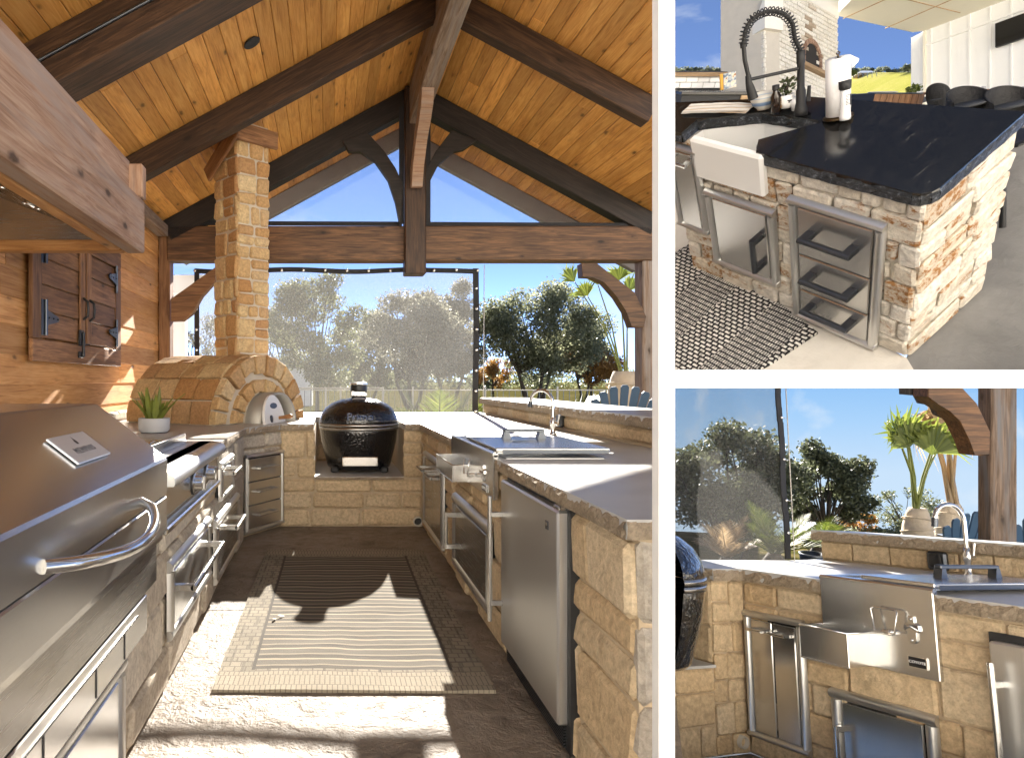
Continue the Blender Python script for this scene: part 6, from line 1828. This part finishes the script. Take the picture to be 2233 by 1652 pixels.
for k in range(54):
    a = sr.uniform(0, 6.28); h_ = sr.uniform(0.0, 0.055); q = sr.uniform(0.004, 0.03) * (0.7 + h_ * 8)
    p = Vector((q * math.cos(a), q * math.sin(a) * 0.8, 0.052 + h_)); d = Vector((math.cos(a), math.sin(a), sr.uniform(0.1, 0.9))).normalized() * sr.uniform(0.012, 0.019)
    MB().tube([p, p + d * 0.5, p + d], [0.002, 0.0052, 0.001], 6).build('leaf', M_['succulent'], SP)
st_ = MB()
for k in range(6): st_.tube([(0, 0, 0.04), (sr.uniform(-.02, .02), sr.uniform(-.02, .02), 0.085)], 0.003, 5)
st_.build('stem', M_['bark'], SP)
JR = thing('sugar_jar', 'small white lidded jar half hidden behind the black faucet', 'jar', stand(1948, 268, 2.72, 12))
MB().lathe([(0, 0), (0.022, 0), (0.027, 0.03), (0.028, 0.036), (0.0, 0.036)], 24).build('jar', M_['porcelain'], JR)
MB().lathe([(0.029, 0.036), (0.029, 0.040), (0.016, 0.050), (0.004, 0.052), (0.006, 0.058), (0, 0.060)], 24).build('lid', M_['porcelain'], JR)
TW = thing('folded_towel', 'striped linen towel lying folded on the left end of the granite top', 'towel', MB_ @ frame((-1.035, 0.075, 0.9015), (0.94, 0.34, 0), (-0.34, 0.94, 0)))
def tw(u, v):
    return Vector((0.262 * u + 0.02 * v, 0.052 * v - 0.012 * u, 0.006 + 0.004 * noise.noise(Vector((u * 5, v * 3, 1))) + 0.004 * math.sin(math.pi * u)))
tm = MB().sheet(24, 6, tw); tm.sheet(24, 6, lambda u, v: tw(u, v) * 1.0 + Vector((0.004, 0.002, 0.007)))
tm.build('cloth', M_['towel'], TW)

# ---- stool behind the island
SO = thing('bar_stool', 'black metal bar stool standing close to the right side of the white island', 'stool', stand(2427, 520, 2.98, 24))
sb = 2.98 / 1680
for x, y, px, py in ((-0.03, -0.08, 2409, 540), (0.05, 0.05, 2442, 498)):
    t_ = Vector((((2448 if px > 2420 else 2436) - 2427) * sb, y * 0.3, 0.30)); b_ = Vector(((px - 2427) * sb, y, (520 - py) * sb))
    MB().tube([b_, t_], [0.012, 0.010], 8).build('leg', M_['black'], SO)
MB().tube([Vector(((2409 - 2427) * sb, -0.06, 0.10)), Vector(((2443 - 2427) * sb, 0.03, 0.13))], 0.007, 8).build('stretcher', M_['black'], SO)
MB().box(-0.03, 0.11, -0.10, 0.12, 0.30, 0.318, 0.01, 0, T(0.03, 0, 0)).build('seat', M_['black'], SO)

# ---- fireplace of white brick
FPc = ats(1866, 150, 11.0); FPr = ats(2046, 150, 12.3); FPl = ats(1769, 150, 11.8)
ex = Vector((FPr.x - FPc.x, FPr.y - FPc.y, 0)); WR = ex.length
el = Vector((FPc.x - FPl.x, FPc.y - FPl.y, 0)); WL = el.length
ZB = 5.1
FP = thing('brick_fireplace', 'tall white painted brick fireplace with a sooty arched firebox', 'fireplace', frame((FPc.x, FPc.y, ZB), ex, Vector((-ex.y, ex.x, 0))))
MF = FP.matrix_world.copy()
ML2 = MF.inverted() @ frame((FPl.x, FPl.y, ZB), el, Vector((-el.y, el.x, 0)))
b_ = MB(); b_.box(0.012, WR - 0.01, 0.012, 0.7, 0, 4.0); b_.box(0.01, WL - 0.012, 0.012, 0.3, 0, 2.35, 0, 0, ML2); b_.build('core', M_['mortar_white'], FP)
n0 = len(bpy.data.objects)
def brick_face(M, W_, z0, z1, seed, hole=None, top=None):
    r = random.Random(seed); z = z0; k = 0
    while z < z1:
        x = -0.13 if k % 2 else 0.0
        while x < W_:
            a, b2 = max(x, 0) + 0.004, min(x + 0.262, W_) - 0.004
            ok = b2 - a > 0.03
            if ok and top and not top((a + b2) / 2, z): ok = False
            if ok and hole:
                cx, cz_, rr = hole; dx = (a + b2) / 2 - cx; dz = z + 0.035 - cz_
                if abs(dx) < rr and dz < 0 and dz > -0.24: ok = False
                if math.hypot(dx, max(dz, 0)) < rr and dz >= 0: ok = False
            if ok:
                m = M_['white_brick']
                if hole:
                    u = abs((a + b2) / 2 - hole[0]) / 0.42; v = (z - hole[1])
                    if v > 0 and u < 0.85 - v / 1.3 and r.random() < 0.95 - v * 0.8: m = M_['sooty_brick']
                MB().box(a, b2, -r.uniform(0.0, 0.008), 0.03, z + 0.004, z + 0.071, 0.007, 0, M, r).build('brick', m, FP)
            x += 0.262
        z += 0.075; k += 1
hx_, hz_ = WR * 0.62, (ats(0, 150, 11.9).z - ZB)
brick_face(Matrix.Identity(4), WR, 0.90, 2.72, 1, (hx_, hz_, 0.27))
brick_face(ML2, WL, 0.75, 1.86, 2)
fa = MB()
for k in range(13):
    a0 = math.pi * k / 13; a1 = math.pi * (k + 1) / 13
    MB().prism([(hx_ + r_ * math.cos(a), hz_ + r_ * math.sin(a)) for r_, a in ((0.25, a0 + .015), (0.335, a0 + .012), (0.335, a1 - .012), (0.25, a1 - .015))], -0.02, 0.05, 0.006).build('arch_brick', M_['fire_brick'], FP)
for s_ in (-1, 1):
    for k in range(2): MB().box(hx_ + s_ * 0.25, hx_ + s_ * 0.335, -0.02, 0.05, hz_ - 0.08 * (k + 1), hz_ - 0.08 * k - 0.006, 0.006).build('arch_brick', M_['fire_brick'], FP)
MB().prism([(hx_ + 0.265 * math.cos(math.pi * k / 12), hz_ + 0.265 * math.sin(math.pi * k / 12)) for k in range(13)] + [(hx_ - 0.265, hz_ - 0.165), (hx_ + 0.265, hz_ - 0.165)], 0.0, 0.035).build('firebox', M_['soot'], FP)
MB().box(hx_ - 0.42, hx_ + 0.42, -0.09, 0.0, hz_ - 0.245, hz_ - 0.17, 0.01).build('mantel_shelf', M_['tan_shelf'], FP)
# swept shoulder
sw = []
for k in range(9):
    t = k / 8
    sw.append((-0.04 + (WL + 0.10) * (t ** 0.55), 1.87 + 0.55 * t ** 2.2))
sh_ = MB(); sh_.prism(sw + [(WL + 0.06, 1.86)], -0.05, 0.30, 0, ML2); sh_.build('shoulder', M_['white_plaster'], FP)
sh2 = MB(); sh2.prism([(0.0, 2.73), (WR, 2.73), (WR, 4.0), (0.0, 4.0)], -0.012, 0.3, 0); sh2.build('breast', M_['white_plaster'], FP)

# ---- white house with porch
H6 = 6.6 + CAM_H
Wa = ats(2258, 70, 13.0); Wb = ats(2560, 0, 11.45)
wx = Vector((Wb.x - Wa.x, Wb.y - Wa.y, 0)); WW = wx.length
HS = thing('white_house', 'white board and batten house wall under a cream porch ceiling', 'house', frame((Wa.x, Wa.y, 0), wx, Vector((-wx.y, wx.x, 0))))
ZL = 5.3
MB().box(0, WW, 0.0, 0.15, ZL, H6).build('wall', M_['siding'], HS)
k = 0; x = 0.10
while x < WW:
    MB().box(x - 0.014, x + 0.014, -0.022, 0.0, ZL, H6 - 0.001, 0.003).build('batten', M_['siding'], HS)
    x += 0.285
MB().box(0, WW, -0.03, 0.0, H6 - 0.30, H6 - 0.26, 0.003).build('frieze_trim', M_['siding'], HS)
MB().box(-0.022, 0.022, -0.035, 0.15, ZL, H6, 0.004).build('corner_board', M_['cream'], HS)
rp0 = ats(2224, 70, 13.25)
MH = HS.matrix_world.inverted()
rr0 = MH @ Vector((rp0.x, rp0.y, 0))
MB().plan([(-0.024, 0.0), (rr0.x, rr0.y), (rr0.x + 0.05, rr0.y + 0.2), (-0.02, 0.15)], ZL, H6).build('return_wall', M_['siding'], HS)
S0 = ats(2040, 39, 12.45); S1 = ats(2228, 76, 13.05)
def lp_(p, z): q = MH @ Vector((p.x, p.y, z)); return q
sf_pts = [(S0.x, S0.y), (S1.x, S1.y), (Wa.x, Wa.y), (Wb.x, Wb.y), (Wb.x - 0.3, 9.2), (S0.x - 1.9, 9.2), (S0.x - 0.25, 11.2)]
sm_ = MB(); n = len(sf_pts)
lo = [lp_(Vector((a, b, 0)), H6 + 0.002) for a, b in sf_pts]; hi = [lp_(Vector((a, b, 0)), H6 + 0.2) for a, b in sf_pts]
sm_.add(lo + hi, [list(range(n)), list(range(2 * n - 1, n - 1, -1))] + [(i, i + n, (i + 1) % n + n, (i + 1) % n) for i in range(n)])
sm_.build('porch_ceiling', M_['cream'], HS)
for (a, b) in ((Vector((9.4, 12.55, 0)), Vector((10.6, 9.6, 0))), (Vector((10.45, 12.9, 0)), Vector((11.3, 10.6, 0))), (Vector((8.9, 11.55, 0)), Vector((11.35, 12.35, 0)))):
    pa, pb = lp_(a, H6 - 0.002), lp_(b, H6 - 0.002)
    MB().tube([pa, pb], 0.010, 4).build('ceiling_seam', M_['tan_shelf'], HS)
tv0 = MH @ ats(2413, 97, 12.0)
TV = thing('television', 'black flat television hung on the white batten wall', 'television', HS.matrix_world @ T(1.06, -0.05, 0))
zt0, zt1 = 7.16, 7.58
MB().box(0, 1.0, -0.06, 0.0, zt0, zt1, 0.006).build('case', M_['black'], TV)
MB().box(0.012, 0.988, -0.063, -0.058, zt0 + 0.012, zt1 - 0.012).build('glass', M_['tvglass'], TV)

# ---- side counter with white tile
SCt = thing('tiled_counter', 'black topped side counter with white subway tile below a timber ledge', 'kitchen counter', stand(1700, 236, 7.0, 9, level=True))
sc_ = 7.0 / 1680
def sx_(px): return (px - 1700) * sc_
def sz_(py): return (236 - py) * sc_
MB().box(sx_(1626), sx_(1765), 0.02, 0.2, sz_(222), sz_(181)).build('core', M_['black_matte'], SCt)
for row in range(2):
    z0_ = sz_(218) + row * 0.056
    x = sx_(1626) - (0.06 if row else 0)
    while x < sx_(1765):
        a, b2 = max(x, sx_(1626)), min(x + 0.118, sx_(1765))
        if b2 - a > 0.02: MB().box(a + 0.002, b2 - 0.002, 0.006, 0.022, z0_ + 0.002, z0_ + 0.054, 0.003).build('tile', M_['porcelain'], SCt)
        x += 0.118
MB().box(sx_(1626), sx_(1762), -0.03, 0.22, sz_(192), sz_(182), 0.006).build('ledge', M_['tan_shelf'], SCt)
MB().box(sx_(1626), sx_(1858), -0.32, 0.02, sz_(228), sz_(221), 0.004).build('granite_top', M_['granite'], SCt)
MB().box(sx_(1630), sx_(1850), -0.30, 0.015, sz_(262), sz_(229)).build('cabinet', M_['black_matte'], SCt)
MB().box(sx_(1768), sx_(1850), -0.312, -0.30, sz_(262), sz_(229), 0.004).build('end_panel', M_['tan_shelf'], SCt)
BK = thing('cookbook', 'cookbook with a yellow spine leaning on the tiled side counter', 'book', stand(1782, 216, 6.75, 10, rad(-12)))
MB().box(-0.055, 0.055, -0.008, 0.008, 0, 0.145, 0.002, 0, Rx(rad(-8))).build('cover', M_['book'], BK)
MB().box(-0.085, -0.058, -0.012, 0.012, 0, 0.148, 0.002, 0, Rx(rad(-8))).build('spine', M_['mustard'], BK)

# ---- field, far trees, barn
fl = [ats(1632, 262, 13.6), ats(1800, 262, 13.6), ats(1800, 190, 30), ats(1632, 190, 30), ats(1632, 176, 46), ats(1800, 176, 46)]
g = MB(); g.add(fl, [(0, 1, 2, 3), (3, 2, 5, 4)])
struct(g.build('field', M_['field']))
def hill(px, py):
    kx = (px - 800) / 1680; s_ = (930 - py) / 1680
    return ats(px, py, -4.1 / (s_ - 0.6 * kx - 0.1))
g = MB(); g.sheet(10, 10, lambda u, v: hill(2030 + 245 * u, 292 - 114.5 * v))
struct(g.build('field', M_['field']))
tr_ = random.Random(19)
k = 0
for u in range(1645, 2235, 9):
    if 1790 < u < 2040: continue
    d = tr_.uniform(42, 47)
    p = ats(u + tr_.uniform(-3, 3), 178, d)
    R = thing('field_tree', 'dark far tree in the tree line along the top of the field', 'tree', T(p.x, p.y, p.z - 0.05), 'far trees left of the fireplace' if u < 1800 else 'far trees right of the fireplace')
    R['label'] = 'dark tree in the far tree line left of the white brick fireplace' if u < 1800 else 'dark tree in the far tree line between brick fireplace and white house'
    h_ = tr_.uniform(0.18, 0.40)
    cs = [(tr_.uniform(-.14, .14), tr_.uniform(-.1, .1), h_ * tr_.uniform(0.4, 1.0), tr_.uniform(0.10, 0.17)) for _ in range(6)]
    MB().tube([(0, 0, 0), (0, 0, h_ * 0.6)], 0.025, 5).build('trunk', M_['bark'], R)
    leaf_cloud('crown', M_['oak'], R, cs, 260, 0.045, 300 + k)
    k += 1
BN = thing('barn', 'low white roofed barn far across the yellow field', 'barn', T(*ats(2114, 184, 33)))
MB().box(-0.30, 0.30, 0, 0.4, 0, 0.10).build('wall', M_['tan_shelf'], BN)
MB().prism([(-0.36, 0.095), (0.36, 0.095), (0.26, 0.19), (-0.26, 0.19)], -0.04, 0.44).build('roof', M_['white'], BN)
for x in (-0.16, 0.1): MB().box(x - 0.06, x + 0.06, -0.012, -0.001, 0.0, 0.075).build('door', M_['black_matte'], BN)
FB = thing('field_fence', 'thin wire fence with pale posts across the yellow field', 'fence', T(*ats(2130, 190, 30)))
for k in range(8): MB().box(-0.62 + k * 0.2, -0.605 + k * 0.2, 0, 0.015, 0, 0.20).build('fence_post', M_['galv'], FB)
MB().box(-0.65, 0.85, 0.0, 0.006, 0.15, 0.157).build('wire', M_['galv'], FB)
tree('round_tree', 'small round green tree near the barn on the yellow field', tuple(ats(2083, 190, 29)), 0.30, 0.13, M_['palm_leaf'], 91, 500, 0.03, 0.012, 0.3, 8, cr=(0.4, 0.6))
tree('round_tree', 'taller green tree against the porch wall at the end of the far tree line', tuple(ats(2216, 182, 30)), 0.42, 0.22, M_['olive'], 92, 900, 0.035, 0.02, 0.3, 10, cr=(0.35, 0.55))

# ---- porch furniture
def s_frame(px, py, d, e=9, yaw=0, level=False): return stand(px, py, d, e, yaw, level), d / 1680
M0, q = s_frame(2185, 258, 9.0, 8, 0, True)
FT = thing('fire_table', 'square brown slatted wood fire table beyond the granite top', 'table', M0)
W2 = 57 * q
MB().box(-W2, W2, 0.0, 0.55, 0, 26 * q).build('core', M_['black_matte'], FT)
x = -W2
while x < W2 - 0.01:
    MB().box(0, 25 * q, -0.038, 0.038, -0.012, 0.0, 0.004).build('slat', M_['cedar_brown'], FT, T(x + 0.04, -0.002, 0) @ frame((0, 0, 0), (0, 0, 1), (1, 0, 0)))
    x += 0.0815
MB().box(-W2 - 0.01, W2 + 0.01, -0.02, 0.56, 26 * q, 29 * q, 0.006).build('top', M_['gunmetal'], FT)
PL = thing('plate', 'white oval plate lying on the brown fire table', 'plate', M0 @ T(-0.03, 0.24, 29 * q + 0.002))
MB().lathe([(0, 0.004), (0.13, 0.004), (0.17, 0.014), (0.165, 0.018), (0.12, 0.008), (0, 0.008)], 28).build('dish', M_['porcelain'], PL)

def wicker_chair(px, py, d, w_px, h_px, yaw, label, group=None, open_front=False):
    M0, q = s_frame(px, py, d, 8, yaw)
    R = thing('wicker_chair', label, 'chair', M0, group)
    rw, hh = w_px * q / 2, h_px * q
    def shell(u, v, r0=1.0):
        a = rad(180 + 200 * (u - 0.5)) - rad(90)
        top = hh * (0.72 + 0.28 * math.cos((u - 0.5) * math.pi * 1.25))
        rr = rw * (0.78 + 0.22 * min(1, v * 1.6)) * r0
        return Vector((rr * math.cos(a), rr * 0.85 * math.sin(a), 0.02 + top * v))
    m = MB(); m.sheet(30, 14, shell); m.sheet(30, 14, lambda u, v: shell(u, v, 0.93))
    m.build('shell', M_['wicker'], R)
    rim = MB().tube([shell(k / 30, 1.0, 0.965) for k in range(31)], rw * 0.05, 8).build('rim', M_['wicker'], R)
    rb = MB()
    for j in range(1, 14):
        rb.tube([shell(k / 30, j / 14, 1.01 + 0.006 * ((k + j) % 2)) for k in range(31)], hh * 0.010, 4, False)
    stuff(rb.build('weave', M_['wicker'], R))
    MB().lathe([(0, hh * 0.40), (rw * 0.8, hh * 0.40), (rw * 0.85, hh * 0.46), (rw * 0.7, hh * 0.50), (0, hh * 0.50)], 20).build('cushion', M_['charcoal'], R)
    return R
wicker_chair(2366, 285, 8.2, 88, 66, 0, 'dark wicker tub chair, the middle one of three at the porch table', 'wicker chairs at the porch table')
wicker_chair(2466, 292, 8.0, 96, 74, 0, 'dark wicker tub chair at the right edge of the upper bay', 'wicker chairs at the porch table')
wc = wicker_chair(2290, 268, 8.8, 44, 60, rad(125), 'dark wicker tub chair turned sideways with a tan cushion', 'wicker chairs at the porch table')
tc_ = MB().box(-0.09, 0.09, -0.03, 0.03, 0.13, 0.25, 0.02).build('pillow', M_['tan_shelf'], wc)
M0, q = s_frame(2430, 262, 9.4, 8, 0, True)
DT = thing('dining_table', 'dark wood dining table laid with plates behind the wicker chairs', 'table', M0)
MB().box(-118 * q, 90 * q, 0, 0.55, 36 * q, 41 * q, 0.006).build('top', M_['cedar_brown'], DT)
MB().box(-112 * q, 90 * q, 0.03, 0.06, 26 * q, 36 * q, 0.004).build('apron', M_['cedar_brown'], DT)
for x in (-112, 60): MB().box(x * q, (x + 9) * q, 0.01, 0.06, -10 * q, 36 * q, 0.004).build('leg', M_['cedar_brown'], DT)
for k, x in enumerate((-88, -40, 10, 60)):
    st2 = thing('place_setting', ['grey plate and cup at the left end of the dining table', 'second grey plate and cup from the left on the dining table', 'third grey plate and cup from the left on the dining table', 'grey plate and cup at the right end of the dining table'][k], 'tableware', M0 @ T(x * q, 0.22, 41 * q + 0.001), 'place settings on the dining table')
    MB().lathe([(0, 0.002), (0.09, 0.002), (0.11, 0.012), (0, 0.013)], 20).build('plate', M_['pot_grey'], st2)
    MB().lathe([(0, 0), (0.025, 0), (0.028, 0.05), (0, 0.05)], 12, T(0.14, -0.05, 0)).build('cup', M_['pot_grey'], st2)
M0, q = s_frame(2262, 258, 9.2, 9)
LC = thing('lounge_chair', 'low grey cushioned lounge chair with thin dark frame beside the fire table', 'chair', M0)
MB().box(-20 * q, 20 * q, 0, 0.3, 8 * q, 17 * q, 0.02).build('seat_cushion', M_['charcoal'], LC)
MB().box(-18 * q, 18 * q, 0.22, 0.30, 17 * q, 34 * q, 0.03, 0, Rx(rad(-12))).build('back_cushion', M_['charcoal'], LC)
for x in (-19, 19):
    MB().tube([(x * q, 0, -6 * q), (x * q, 0, 14 * q), (x * q, 0.28, 16 * q), (x * q, 0.3, -6 * q)], 0.008, 6).build('leg', M_['black'], LC)
M0, q = s_frame(2075, 246, 9.4, 9)
L2 = thing('lounge_chair', 'low lounge chair with a checked pillow half hidden by the paper towel', 'chair', M0)
MB().box(-10 * q, 18 * q, 0, 0.3, 4 * q, 12 * q, 0.02).build('seat_cushion', M_['charcoal'], L2)
MB().box(-12 * q, 14 * q, 0.16, 0.26, 10 * q, 34 * q, 0.03, 0, Rx(rad(-14))).build('pillow', M_['check'], L2)
MB().box(-6 * q, 10 * q, 0.2, 0.28, 30 * q, 40 * q, 0.02).build('head_cushion', M_['black_matte'], L2)
MB().tube([(18 * q, 0, -10 * q), (22 * q, 0, 4 * q), (18 * q, 0.05, 10 * q), (-6 * q, 0.1, 11 * q)], 0.008, 6).build('arm', M_['black'], L2)
M0, q = s_frame(2232, 246, 9.6, 9)
SB = thing('shrub', 'small leafy green shrub between the fire table and the white house', 'plant', M0)
MB().tube([(0, 0, -0.1), (0, 0, 0.12)], 0.012, 5).build('stem', M_['bark'], SB)
leaf_cloud('leaves', M_['palm_leaf'], SB, [(-0.05, 0, 0.12, 0.06), (0.05, 0.02, 0.15, 0.06), (0, 0, 0.18, 0.05), (-0.09, 0, 0.17, 0.04)], 240, 0.022, 5)
# ================================================================== white post and rail dividing the bays
wp = MB().box(0.905, 0.950, 1.88, 1.92, -0.12, 4.2, 0.0015).build('post', M_['post_white'])
tag(wp, 'slim square white post standing at the open side of the pavilion kitchen', 'post')
wr = MB().box(0.951, 3.2, 1.882, 1.918, 1.340, 1.390, 0.0015).build('rail', M_['post_white'])
tag(wr, 'white horizontal rail running right from the slim white post', 'rail')
